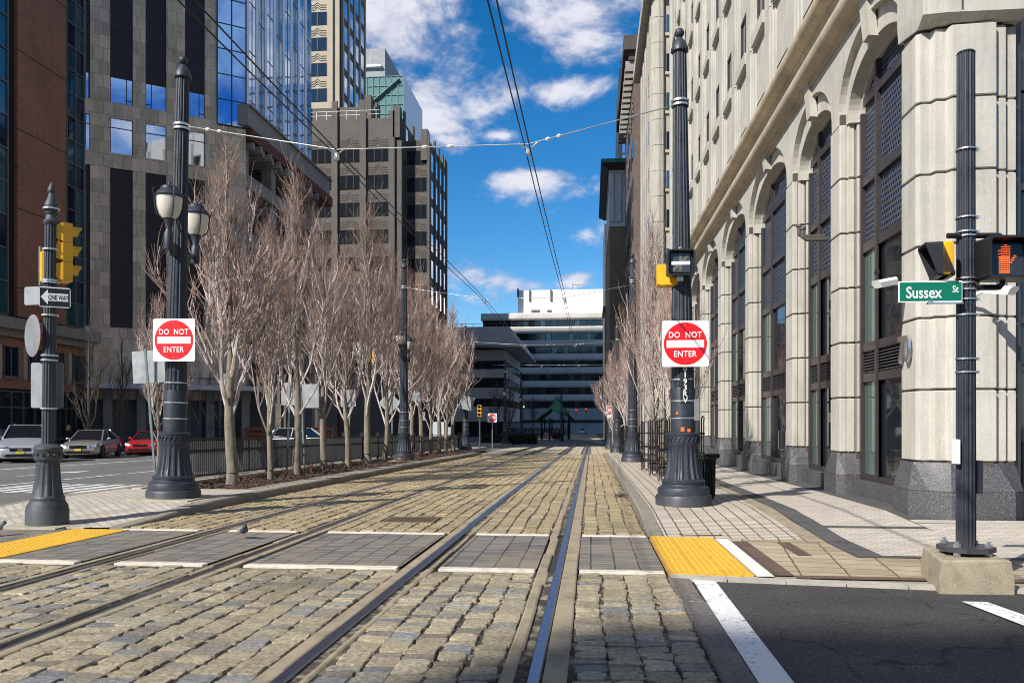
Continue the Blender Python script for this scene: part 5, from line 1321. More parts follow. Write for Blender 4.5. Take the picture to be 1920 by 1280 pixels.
# --- ornate signal post at left, with its signs
def post(t, H, r, mat):
    m = MB(); m.lathe([(.285, -.2), (.285, .2), (.275, .22), (.27, .27), (.25, .30), (.23, .34), (.225, .36), (.23, .38), (.215, .41)], 8 * 5)
    m.lathe([(.21, .41, 0), (.205, .43, .014), (.175, .62, .014), (.155, .88, .012), (.15, .92, 0)], flutes=14)
    m.lathe([(.165, .92), (.18, .94), (.185, .97), (.185, 1.07), (.195, 1.09), (.19, 1.12), (.15, 1.15), (.12, 1.17)], 32)
    for k in range(14):
        a = 2 * math.pi * k / 14; m.ball((.187 * math.cos(a), .187 * math.sin(a), 1.02), .028, 6)
    m.build('base', mat, t, smooth=32)
    m = MB(); m.lathe([(r, 1.16, .01), (r * .92, H - .55, .01)], flutes=14); m.build('shaft', mat, t, smooth=32)
    z = H - .55; m = MB(); m.lathe([(r * .95, z), (r * 1.1, z + .02), (r * 1.15, z + .05), (r * .85, z + .08), (r * .7, z + .14), (r * .9, z + .17), (r * .75, z + .19), (r * 1.05, z + .24), (r * .98, z + .30), (r * .55, z + .40), (r * .4, z + .46), (r * .55, z + .475), (r * .6, z + .51), (r * .35, z + .57), (.006, z + .63)], 24); m.build('finial', mat, t, smooth=40)
sp = Vector((-7.93, 11.0, g(11) + .03))
SP = thing('signal_post', 'ornate grey green signal post with an urn finial at the left corner', 'post', sp, group='signal posts at the crossing')
post(SP, 4.92, .092, POLEG); SP.rotation_euler = (0, R(.8), 0); m = MB(); m.box(-.42, .42, -.42, .36, -.3, -.005); m.box(.36, .7, -.2, .2, -.3, -.01); m.build('footing', PLINTH, SP)
m = MB()
def at(px, py, Y=11.0): return P(px, py, Y)
for py in (394, 470, 528, 532, 593, 668, 677, 767):
    z = at(85, py).z - sp.z; m.lathe([(.108, z), (.113, z), (.113, z + .025), (.108, z + .025)], 24, cap=False)
m.build('strap', BANDM, SP)
def traffic_signal(loc, rz, label, s=1.0, lens_state=None, group='yellow traffic signals'):
    t = thing('traffic_signal', label, 'traffic light', loc, rz, group)     # faces -y before turning
    for i in range(3):
        z = (1 - i) * .335
        m = MB(); m.loft([[(-.16, .1, z - .155), (.16, .1, z - .155), (.16, .1, z + .155), (-.16, .1, z + .155)], [(-.12, .22, z - .11), (.12, .22, z - .11), (.12, .22, z + .11), (-.12, .22, z + .11)]][::-1], True, True, True); m.box(-.165, .165, -.05, .1, z - .165, z + .165)
        for q in (-.1, .1): m.box(.165, .185, .0, .06, z + q - .03, z + q + .03)
        h = m.build('housing', SIGY, t)
        m = MB(); rings = []
        for y in (-.05, -.24):
            ring = []
            for k in range(15):
                a = math.pi * (-.12 + 1.24 * k / 14); ring.append((.145 * math.cos(a), y - (0 if y > -.1 else -.10 * (1 - math.sin(max(0, min(math.pi, a))))), z + .145 * math.sin(a)))
            rings.append(ring)
        m.loft(rings, False); vz = m.build('visor', SIGY, h, fix=False); sm = vz.modifiers.new('s', 'SOLIDIFY'); sm.thickness = .012
        m = MB(); m.disc((0, -.055, z), .12, 20, .02, 'y'); m.build('lens', lens_state[i] if lens_state else M('dark lens', (.03, .02, .02, 1), .15), h)
    if s != 1.0: t.scale = (s, s, s)
    return t
DARKLENS = M('unlit lens', (.04, .02, .015, 1), .15)
def lampmat(name, c, e):
    n = NT(name); n.base(c); n.b.inputs['Emission Color'].default_value = c; n.b.inputs['Emission Strength'].default_value = e; return n.m
REDL = lampmat('red lamp', (1, .06, .03, 1), 3.0); GREENL = lampmat('green lamp', (.2, 1, .6, 1), 3.0); ORANGEL = lampmat('orange led', (.9, .13, .02, 1), .75)
q = at(106, 470); traffic_signal((q.x + .02, 11.2, q.z), R(140), 'yellow three lamp signal turned away on the ornate left post', .86, [DARKLENS] * 3)
q = at(70, 497); SS = thing('signal_backplate', 'grey back of a signal housing with a yellow edge on the ornate left post', 'signal', (q.x + .02, 11.05, q.z), R(-62))
m = MB(); m.bbox(-.32, .0, -.03, 0, -.29, .29, .01); m.build('plate', GALVD, SS); m = MB(); m.bbox(-.16, .12, .005, .14, -.24, .20, .02); m.build('housing', SIGY, SS)
def sign_plate(name, label, cat, w_, h_, loc, rz, front, back=None, shape='rect', group=None, lean=0.0, rot=0.0):
    t = thing(name, label, cat, loc, rz, group)
    m = MB(); r = .03
    if shape == 'rect':
        pts = []
        for cx_, cz_, a0 in ((w_ / 2 - r, h_ / 2 - r, 0), (-w_ / 2 + r, h_ / 2 - r, 90), (-w_ / 2 + r, -h_ / 2 + r, 180), (w_ / 2 - r, -h_ / 2 + r, 270)):
            for k in range(5): a = R(a0 + k * 22.5); pts.append((cx_ + r * math.cos(a), cz_ + r * math.sin(a)))
    else: pts = [(w_ / 2 * math.cos(2 * math.pi * k / 32), h_ / 2 * math.sin(2 * math.pi * k / 32)) for k in range(32)]
    pts = [(x * math.cos(rot) - z * math.sin(rot), x * math.sin(rot) + z * math.cos(rot)) for x, z in pts]
    m.loft([[(x, 0, z) for x, z in pts], [(x, .006, z) for x, z in pts]], True, True, True); m.build('plate', front, t)
    if back is not None:
        m = MB(); m.loft([[(x * .995, .0065, z * .995) for x, z in pts], [(x * .995, .009, z * .995) for x, z in pts]], True, True, True); m.build('back', back, t)
    return t
# ONE WAY
q = at(101, 557, 10.85); OW_ = sign_plate('one_way_sign', 'black and white ONE WAY arrow sign on the ornate left post', 'sign', .40, .29, (q.x, 10.87, q.z), R(33), SIGNW, GALVD)
m = MB(); m.bbox(-.188, .188, -.003, -.001, -.13, .13, .001); m.build('face', SIGNK, OW_)
m = MB(); m.poly([(-.175, -.006, 0), (-.085, -.006, -.11), (-.085, -.006, -.055), (.17, -.006, -.055), (.17, -.006, .055), (-.085, -.006, .055), (-.085, -.006, .11)]); m.build('arrow', SIGNW, OW_, fix=False)
tm = text_mb('ONE WAY', .076, .009, .014, .52); tm.v = [(x + .045, y, z) for x, y, z in tm.v]; tm.build('lettering', SIGNK, OW_, fix=False)
q = at(58, 554, 11.1); sign_plate('road_sign', 'plain grey back of a small square sign left of the ONE WAY sign', 'sign', .27, .27, (q.x, 11.12, q.z), R(-8), GALVD)
q = at(65, 630, 11.05); sign_plate('road_sign', 'oval looking edge of a round sign on the ornate left post', 'sign', .6, .62, (q.x + .01, 11.0, q.z), R(146), SIGNR, GALVD, 'round')
q = at(90, 722, 11.15); sign_plate('road_sign', 'tall grey back of a rectangular sign low on the ornate left post', 'sign', .50, .67, (q.x, 11.13, q.z), R(2), GALVD)

# --- DO NOT ENTER signs
def dne(label, loc, rz=0.0, size=.762, post_=None):
    t = sign_plate('do_not_enter_sign', label, 'sign', size, size, loc, rz, SIGNW, GALVD, group='red and white DO NOT ENTER signs')
    k = size / .762
    m = MB(); m.disc((0, -.002, 0), .352 * k, 48, .003, 'y'); m.build('red_disc', SIGNR, t, smooth=30)
    m = MB(); m.box(-.305 * k, .305 * k, -.0055, -.004, -.065 * k, .058 * k); m.build('bar', SIGNW, t)
    for txt, z, wd in (('DO  NOT', .150, .85), ('ENTER', -.165, .85)):
        tm = text_mb(txt, .102 * k, .0075, .012, wd, 1.08); tm.v = [(x, y, z2 + z * k) for x, y, z2 in tm.v]; tm.build('lettering', SIGNW, t, fix=False)
    m = MB(); m.disc((0, -.006, .31 * k), .010, 8, .006, 'y'); m.disc((0, -.006, -.31 * k), .010, 8, .006, 'y'); m.build('bolt', BANDM, t)
    return t
q = P(325, 637, 13.6); D1 = dne('DO NOT ENTER sign on the near left lantern pole', (q.x, 13.62, q.z), R(3))
q = P(1285, 644, 13.45); D2 = dne('DO NOT ENTER sign on the near right pole above the number', (q.x, 13.46, q.z), R(0))
q = P(923, 783, 63); D3 = dne('small DO NOT ENTER sign on its own grey post in the distance', (q.x, 63, q.z), 0, .70)
m = MB(); m.tube([(0, .05, .3), (0, .05, g(63) + .05 - q.z)], .04, 8); m.build('post', GALV, D3)
q = P(1144, 768, 72); D4 = dne('small far DO NOT ENTER sign beside the right hand trees', (q.x, 71.7, q.z), 0, .72)
q = P(1142, 778, 72); sign_plate('road_sign', 'white plate under the far DO NOT ENTER sign at right', 'sign', .8, .3, (q.x + .2, 71.8, q.z - .1), 0, SIGNW, GALVD)

# --- tram signal on the right pole
q = P(1276, 493, 13.4); TS = thing('tram_signal', 'black tram signal box showing a white bar on the near right pole', 'signal', (q.x, 13.42, q.z), R(2))
m = MB(); w_, h_ = .215, .20
pts = lambda s, e: [(s * (w_ - e) if abs(i) else 0, 0) for i in ()]
def rrect(w_, h_, r, y):
    o = []
    for cx_, cz_, a0 in ((w_ - r, h_ - r, 0), (-w_ + r, h_ - r, 90), (-w_ + r, -h_ + r, 180), (w_ - r, -h_ + r, 270)):
        for k in range(5): a = R(a0 + k * 22.5); o.append((cx_ + r * math.cos(a), y, cz_ + r * math.sin(a)))
    return o
m.loft([rrect(.20, .19, .05, .16), rrect(.225, .212, .05, .12), rrect(.225, .212, .05, -.12), rrect(.20, .188, .04, -.12), rrect(.195, .183, .04, -.02)], True, True, True); m.build('housing', SIGK, TS, smooth=35)
m = MB(); m.box(-.165, .155, -.035, -.025, -.155, .155); m.build('lens', M('signal lens', (.05, .05, .062, 1), .12), TS)
BARM = lampmat('white signal bar', (.9, .88, .98, 1), .75); m = MB(); m.box(-.15, .15, -.045, -.036, -.03, .022); m.build('bar', BARM, TS)
m = MB(); GH = M('unlit signal bar', (.13, .13, .08, 1), .4); m.box(-.03, .02, -.041, -.036, -.14, .15); m.obox((.0, -.0375, .0), (.045, .003, .36), Matrix.Rotation(R(45), 3, 'Y')); m.build('ghost_bar', GH, TS)
m = MB(); m.ball((0, 0, .245), .03, 10); m.box(-.05, .05, .0, .12, -.29, -.21); m.tube([(0, .05, -.25), (0, .2, -.25)], .03, 8); m.build('bracket', BANDM, TS)
q = P(1252, 517, 13.75); YB = thing('signal_housing', 'yellow back of a pedestrian signal behind the black tram signal box', 'signal', (q.x, 13.75, q.z), R(-4))
m = MB(); m.loft([rrect(.19, .19, .05, .1), rrect(.19, .19, .05, -.05), rrect(.17, .17, .05, -.12)], True, True, True); m.build('housing', SIGY, YB, smooth=35)

# --- right hand signal pole on its concrete block
CB = thing('pole_footing', 'rough concrete block under the navy signal pole at the right corner', 'concrete block', (3.36, 7.72, g(7.6)))
m = MB(); m.loft([[(-.34, -.42, -.2), (.29, -.40, -.2), (.37, .45, -.2), (-.16, .42, -.2)], [(-.345, -.43, .1), (.285, -.41, .1), (.365, .46, .1), (-.165, .43, .1)], [(-.325, -.415, .265), (.27, -.39, .275), (.35, .44, .27), (-.145, .41, .27)], [(-.30, -.39, .285), (.25, -.37, .29), (.33, .42, .29), (-.125, .39, .285)]], True, True, True)
m.build('block', concrete('rough footing', (.34, .29, .20, 1), 6, .4, .8), CB, smooth=25)
rp = Vector((3.40, 7.66, g(7.6) + .29)); RP = thing('signal_pole', 'navy fluted signal pole bolted to the concrete block, holding the street name', 'pole', rp, group='signal posts at the crossing')
m = MB(); m.lathe([(.083, .0, .008), (.075, 4.55, .008)], flutes=14); m.lathe([(.078, 4.55), (.07, 4.565)], 28); m.build('shaft', POLEN, RP, smooth=32)
m = MB(); pl = [(.24 * math.cos(R(22.5 + 45 * k)) , .24 * math.sin(R(22.5 + 45 * k))) for k in range(8)]; m.prism(pl, .03, .075); m.build('base_plate', POLEN, RP)
m = MB()
for k in range(4):
    a = R(45 + 90 * k); m.lathe([(.032, -.0), (.032, .03)], 6, (.19 * math.cos(a), .19 * math.sin(a))); m.lathe([(.034, .076), (.034, .105), (.018, .106), (.018, .13)], 6, (.19 * math.cos(a), .19 * math.sin(a)))
m.build('anchor_bolt', GALV, RP)
m = MB()
for py in (283, 410, 437, 445, 524, 533, 545, 563, 592, 674, 699):
    z = P(1810, py, 7.66).z - rp.z; m.lathe([(.083, z), (.088, z), (.088, z + .014), (.083, z + .014)], 24, cap=False); m.box(.08, .11, -.02, .02, z - .006, z + .02)
m.build('strap', BANDM, RP)
m = MB(); m.box(.085, .12, -.06, .06, .55, .85); m.build('junction_box', POLEN, RP)
m = MB(); pa = P(1790, 848, 7.62); m.bbox(-.12, -.085, -.1, .02, pa.z - rp.z - .1, pa.z - rp.z + .12, .01); m.build('push_button', WHITEP, RP)
# pedestrian signal with a lit orange hand
q = P(1884, 488, 7.6); PS = thing('pedestrian_signal', 'pedestrian signal with a lit orange hand on the navy pole', 'pedestrian signal', (q.x, 7.55, q.z), R(4))
m = MB(); m.loft([rrect(.21, .17, .03, .18), rrect(.235, .185, .03, .14), rrect(.235, .185, .035, -.14), rrect(.215, .165, .03, -.14), rrect(.21, .16, .03, .05)], True, True, True); m.build('housing', SIGK, PS, smooth=30)
m = MB(); m.box(-.2, .2, -.0, .01, -.155, .155); m.build('lens', M('pedestrian lens', (.03, .032, .038, 1), .12), PS)
hm = MB()
def dots(shape):
    for (x0, z0, x1, z1, wd) in shape:
        n_ = max(2, int(math.hypot(x1 - x0, z1 - z0) / .014)); mcols = max(1, int(wd / .014))
        for i in range(n_):
            for j in range(mcols):
                t_ = i / (n_ - 1); nx, nz = -(z1 - z0), (x1 - x0); l_ = math.hypot(nx, nz); o_ = (j - (mcols - 1) / 2) * .0135
                hm.disc((x0 + (x1 - x0) * t_ + nx / l_ * o_, -.004, z0 + (z1 - z0) * t_ + nz / l_ * o_), .0058, 6, .006, 'y')
dots([(-.075, .02, -.075, .075, .03), (-.048, .03, -.048, .11, .03), (-.02, .03, -.02, .125, .03), (.008, .03, .008, .11, .03), (.025, -.03, .062, .028, .03), (-.03, -.12, -.03, .015, .11)])
hm.build('hand', ORANGEL, PS)
m = MB()
for zz in (q.z + .235, q.z - .235):
    m.tube([(-.48, .1, zz - q.z), (-.05, .1, zz - q.z), (-.02, .1, zz - q.z), (0, .08, zz - q.z - .03 * (1 if zz > q.z else -1)), (0, .08, zz - q.z - .06 * (1 if zz > q.z else -1))], .026, 8)
m.build('bracket', SIGK, PS, smooth=True)
q = P(1768, 489, 7.6); PS2 = thing('pedestrian_signal', 'black hooded pedestrian signal seen from the side left of the navy pole', 'pedestrian signal', (q.x - .05, 7.62, q.z), R(-99))
m = MB(); m.loft([rrect(.17, .17, .03, .14), rrect(.19, .18, .03, .10), rrect(.19, .18, .03, .03)], True, True, True); m.build('housing', SIGY, PS2, smooth=30)
m = MB(); m.loft([[(p[0], (p[1] if p[2] > -.05 else p[1] + .12), p[2]) for p in rrect(.19, .18, .03, y)] for y in (.03, -.15)], True, False, False); vz = m.build('hood', SIGK, PS2, fix=False); sm = vz.modifiers.new('s', 'SOLIDIFY'); sm.thickness = .012
m = MB(); m.box(-.17, .17, .02, .028, -.16, .16); m.build('lens', SIGK, PS2)
PS2.scale = (.8, .8, .85)
# street name sign
q = P(1737, 549, 7.6); SN = thing('street_name_sign', 'green Sussex St street name sign on the navy pole', 'sign', (q.x, 7.53, q.z), R(2))
m = MB(); m.bbox(-.275, .285, -.004, .004, -.095, .095, .003); m.build('plate', SIGNW, SN); m = MB(); m.box(-.265, .275, -.007, -.0045, -.083, .083); m.build('face', SIGNG, SN)
tm = text_mb('Sussex', .105, .009, .014, .80); tm.v = [(x - .052, y, z - .004) for x, y, z in tm.v]; tm.build('lettering', TXTW, SN, fix=False)
tm = text_mb('St', .062, .009, .012, .8); tm.v = [(x + .222, y, z + .022) for x, y, z in tm.v]; tm.build('lettering', TXTW, SN, fix=False)
m = MB(); m.box(-.02, .29, -.01, .01, -.112, -.096); m.box(-.02, .02, -.015, .015, -.115, -.08); m.build('bracket', BANDM, SN)

# --- posts and sign backs along the planting bed
def back_sign(label, base, top, px, py, w_, h_, rot=0.0, rz=0.0, dx=0.0):
    b = Vector(base); t = thing('sign_post', label, 'sign', b, 0, 'plain sign backs on steel posts')
    tp = Vector(top) - b; m = MB(); m.obox(tp / 2 + Vector((0, 0, 0)), (.055, .03, tp.length), Vector((0, 0, 1)).rotation_difference(tp).to_matrix()); m.build('post', M('green galvanised post', (.17, .22, .22, 1), .5, .6), t)
    q = P(px, py, b.y - .03) - b; m = MB(); pts = [(-w_ / 2, -h_ / 2), (w_ / 2, -h_ / 2), (w_ / 2, h_ / 2), (-w_ / 2, h_ / 2)]
    pts = [(x * math.cos(rot) - z * math.sin(rot), x * math.sin(rot) + z * math.cos(rot)) for x, z in pts]
    m.loft([[(q.x + x, q.y + .035 + x * math.tan(rz), q.z + z) for x, z in pts], [(q.x + x, q.y + .043 + x * math.tan(rz), q.z + z) for x, z in pts]], True, True, True); m.build('plate', GALVD, t)
    return t
def bp(px, py, Y): return P(px, py, Y)
back_sign('leaning green post with the scratched grey back of a square sign', G(292, 903, .1), P(272, 653, 18.7), 277, 687, .84, .80, R(3))
for (px, pyb, pyt, sx, sy, w_, h_, rot, lab) in (
    (424, 893, 700, 420, 718, 16, 36, 0, 'narrow sign back on a steel post behind the first bare tree'),
    (538, 885, 712, 540, 738, 30, 44, 0, 'square sign back half hidden by the second bare tree'),
    (571, 880, 715, 577, 742, 42, 46, 0, 'grey sign back on a leaning post between the second and third bare trees'),
    (648, 868, 730, 652, 746, 30, 33, R(2), 'pale square sign back behind the trunk left of the diamond sign'),
    (735, 858, 733, 730, 755, 31, 31, R(46), 'diamond shaped sign back left of the second lantern pole'),
    (791, 850, 770, 791, 780, 12, 16, 0, 'small sign back on a post right of the second lantern pole')):
    b = G(px, pyb, .12); back_sign(lab, b, P(px - (8 if px == 571 else 0) + (6 if px == 538 else 0) + (12 if px == 648 else 0), pyt, b.y), sx, sy, w_ * b.y / F, h_ * b.y / F, rot)
q = P(782, 744, 34.2); sign_plate('road_sign', 'small pale plate strapped to the second lantern pole', 'sign', .32, .36, (q.x, 34.0, q.z), 0, GALVD, None)
q = P(875, 755, 55); sign_plate('road_sign', 'tilted pale sign back on the pole beside the utility cabinet', 'sign', .95, .95, (q.x, 55, q.z), 0, GALVD, None, rot=R(-14))
# utility cabinet
q = G(868, 838, .1); UC = thing('utility_cabinet', 'tall pale grey green utility cabinet at the end of the planting bed', 'cabinet', (q.x, 56.5, g(56.5) + .08))
m = MB(); m.bbox(-.5, .42, -.3, .5, 0, 2.02, .015); m.build('body', M('pale cabinet paint', (.40, .46, .45, 1), .5, 0, .1, 2), UC); m = MB(); m.box(-.47, .39, -.308, -.301, .1, 1.9); m.build('door', M('cabinet door', (.42, .48, .47, 1), .5, 0, .1, 2), UC); m = MB(); m.bbox(.46, .95, -.2, .2, .85, 1.65, .02); m.build('side_box', M('grey box', (.36, .40, .41, 1), .5), UC)
m = MB(); m.tube([(.68, 0, 0), (.68, 0, .9)], .05, 8); m.build('side_box_leg', GALV, UC)

# --- fence along the side road
FEN = thing('metal_fence', 'low charcoal metal picket fence behind the planting bed', 'fence', (-9.53, 18.0, g(18.0)))
m = MB(); FY0, FY1 = 18.0, 58.0; Y = FY0; FM = M('charcoal fence paint', (.022, .023, .026, 1), .5, .3)
while Y < FY1:
    z = g(Y) + .17; m.box(-9.545, -9.515, Y, Y + .032, z + .08, z + .95); Y += .105
m.build('pickets', FM, FEN, world=True)
m = MB()
for dz in (.08, .70, .98): m.loft([[(-9.56, Y, g(Y) + .17 + dz), (-9.50, Y, g(Y) + .17 + dz), (-9.50, Y, g(Y) + .21 + dz), (-9.56, Y, g(Y) + .21 + dz)] for Y in yrows(FY0, FY1, 2)], True, True, True)
m.build('rail', FM, FEN, world=True)
Y = FY0
while Y < FY1 + .1:
    m = MB(); z = g(Y) + .1; m.box(-9.59, -9.47, Y - .06, Y + .06, z, z + 1.16); m.box(-9.61, -9.45, Y - .08, Y + .08, z + 1.16, z + 1.21); m.build('post', FM, FEN, world=True); Y += 2.45

# --- litter bin, tree guards
def guard(label, loc, h=1.55, r=.36):
    t = thing('tree_guard', label, 'tree guard', loc, 0, 'black hooped iron tree guards on the right sidewalk'); rnd = random.Random(loc[1])
    GM = M('black iron', (.02, .02, .022, 1), .5, .4); m = MB()
    for k in range(10):
        a = 2 * math.pi * k / 10; a2 = a + .42; c_, s_ = math.cos(a), math.sin(a); c2, s2 = math.cos(a2), math.sin(a2); m.tube([(c_ * r, s_ * r, .06), (c_ * r, s_ * r, h - .12), (c_ * r * 1.02, s_ * r * 1.02, h - .03), ((c_ + c2) / 2 * r, (s_ + s2) / 2 * r, h), (c2 * r * 1.02, s2 * r * 1.02, h - .03), (c2 * r, s2 * r, h - .15), (c2 * r, s2 * r, .06), ((c_ + c2) / 2 * r, (s_ + s2) / 2 * r, .03), (c_ * r, s_ * r, .06)], .011, 4)
    m.build('hoops', GM, t)
    for z in (.32, .74, 1.16):
        m = MB(); m.lathe([(r + .012, z), (r + .024, z), (r + .024, z + .04), (r + .012, z + .04)], 20, cap=False); m.build('ring', GM, t)
    return t
GUARDS = [(2.02, 17.3), (1.98, 19.7), (1.95, 22.3), (1.92, 25.2), (1.95, 37.5), (1.95, 41.0), (1.95, 45.0)]
for (x, y), lab in zip(GUARDS, ('hooped iron tree guard nearest the near right pole', 'second hooped tree guard behind the near right pole', 'third hooped tree guard from the near right pole', 'fourth hooped tree guard, just before the second right pole', 'hooped tree guard just beyond the second right pole', 'tree guard midway between the second and third right poles', 'farthest hooped tree guard on the right sidewalk')): guard(lab, (x, y, g(y) + .14))
BIN = thing('litter_bin', 'black slatted litter bin behind the near right pole', 'litter bin', (2.02, 14.95, g(15) + .14)); BIN.scale = (.86, .86, .95)
m = MB(); KM = M('black bin steel', (.018, .019, .022, 1), .45, .4)
for k in range(30):
    a = 2 * math.pi * k / 30; c_, s_ = math.cos(a), math.sin(a); m.tube([(c_ * .27, s_ * .27, .05), (c_ * .28, s_ * .28, .7), (c_ * .31, s_ * .31, .82), (c_ * .35, s_ * .35, .87), (c_ * .37, s_ * .37, .84), (c_ * .36, s_ * .36, .79)], .014, 4)
m.build('slats', KM, BIN); m = MB(); m.lathe([(.255, .0), (.265, .06), (.26, .1)], 30); m.lathe([(.25, .82), (.30, .83), (.30, .86), (.25, .85)], 30, cap=False); m.build('ring', KM, BIN, smooth=40); m = MB(); m.lathe([(.22, .08), (.24, .78), (.22, .78), (.2, .1)], 24); m.build('liner', BLACK, BIN, smooth=40)

# --- overhead wires
def wire(name, label, pts, r, mat=WIRE, group='overhead trolley wires', n=5):
    b = Vector(pts[0]); t = thing(name, label, 'wire', b, 0, group); m = MB(); m.tube([Vector(p) - b for p in pts], r, n); m.build('cable', mat, t, smooth='all'); return t
def zw(Y, h=6.28): return ZC + 0 + (h - 1.46) + 0.0 * Y + (.55 * sstep(14, 40, Y) + .012 * max(0, Y - 40) * 0)
def run(x, z0, y0, y1, sag=.0, n=40, xb=0.0):
    o = []
    for i in range(n + 1):
        Y = y0 + (y1 - y0) * i / n; k = ((Y - 13.8) % 20.0) / 20.0; o.append((x + xb * (Y - 13.8) + (-(Y - 88) ** 2 * .0016 if Y > 88 else 0), Y, z0 + .45 * sstep(10, 34, Y) - sag * 4 * k * (1 - k)))
    return o
wire('trolley_wire', 'contact wire of the right track ending at the white rooftop box', run(-1.03, 6.10, -12, 118), .011)
wire('trolley_wire', 'upper feeder wire beside the right contact wire', run(-1.16, 6.30, -12, 118, .10), .011)
wire('trolley_wire', 'contact wire of the left track passing the near lantern pole', run(-4.35, 6.12, -12, 118), .011)
wire('trolley_wire', 'upper feeder wire above the left contact wire', run(-4.66, 6.34, -12, 118, .12), .011)
def span(label, a, b, mids, Y):
    pts = [Vector(a)] + [Vector(p) for p in mids] + [Vector(b)]
    base = pts[0]; t = thing('span_wire', label, 'wire', base, 0, 'span wires between pairs of poles'); m = MB(); m.tube([p - base for p in pts], .010, 5); m.build('cable', SPANM, t, smooth='all')
    m = MB()
    for i, (p, q) in enumerate(zip(pts, pts[1:])):
        for f_ in ((.12, .2) if i in (0, len(pts) - 2) else (.45, .58)):
            c0 = p.lerp(q, f_) - base; c1 = p.lerp(q, f_ + .035) - base; m.tube([c0, c0.lerp(c1, .3), c0.lerp(c1, .7), c1], [.012, .032, .032, .012], 6)
    m.build('insulator', M('ceramic insulator', (.62, .61, .58, 1), .4), t)
    m = MB()
    for p in pts[1:-1]:
        p = p - base; m.tube([p + Vector((-.16, 0, .02)), p + Vector((-.07, 0, -.05)), p + Vector((0, 0, -.07)), p + Vector((.07, 0, -.05)), p + Vector((.16, 0, .02))], .012, 5); m.lathe([(.028, p.z - .2), (.05, p.z - .17), (.05, p.z - .09), (.025, p.z - .06)], 10, (p.x, p.y))
    m.build('hanger', BANDM, t)
Y = 13.85
span('near span wire crossing the whole street between the two near poles', (lp.x + .30, Y, lp.z + 6.75), (r1.x - .20, Y, r1.z + 6.78), [(-4.5, Y, 6.32), (-1.08, Y, 6.30)], Y)
for Y, xl0, xr0, lab in ((33.8, -8.0, 1.7, 'second span wire in front of the stepped office block'), (54, -8.7, 1.7, 'third span wire in front of the low grey office'), (73, -9.1, 1.7, 'fourth span wire near the far signs')):
    zz_ = 6.10 + .45 + .2; span(lab, (xl0 + .1, Y, g(Y) + 7.55), (xr0 - .1, Y, g(Y) + 7.5), [(-4.5, Y, zz_), (-1.08, Y, zz_)], Y)
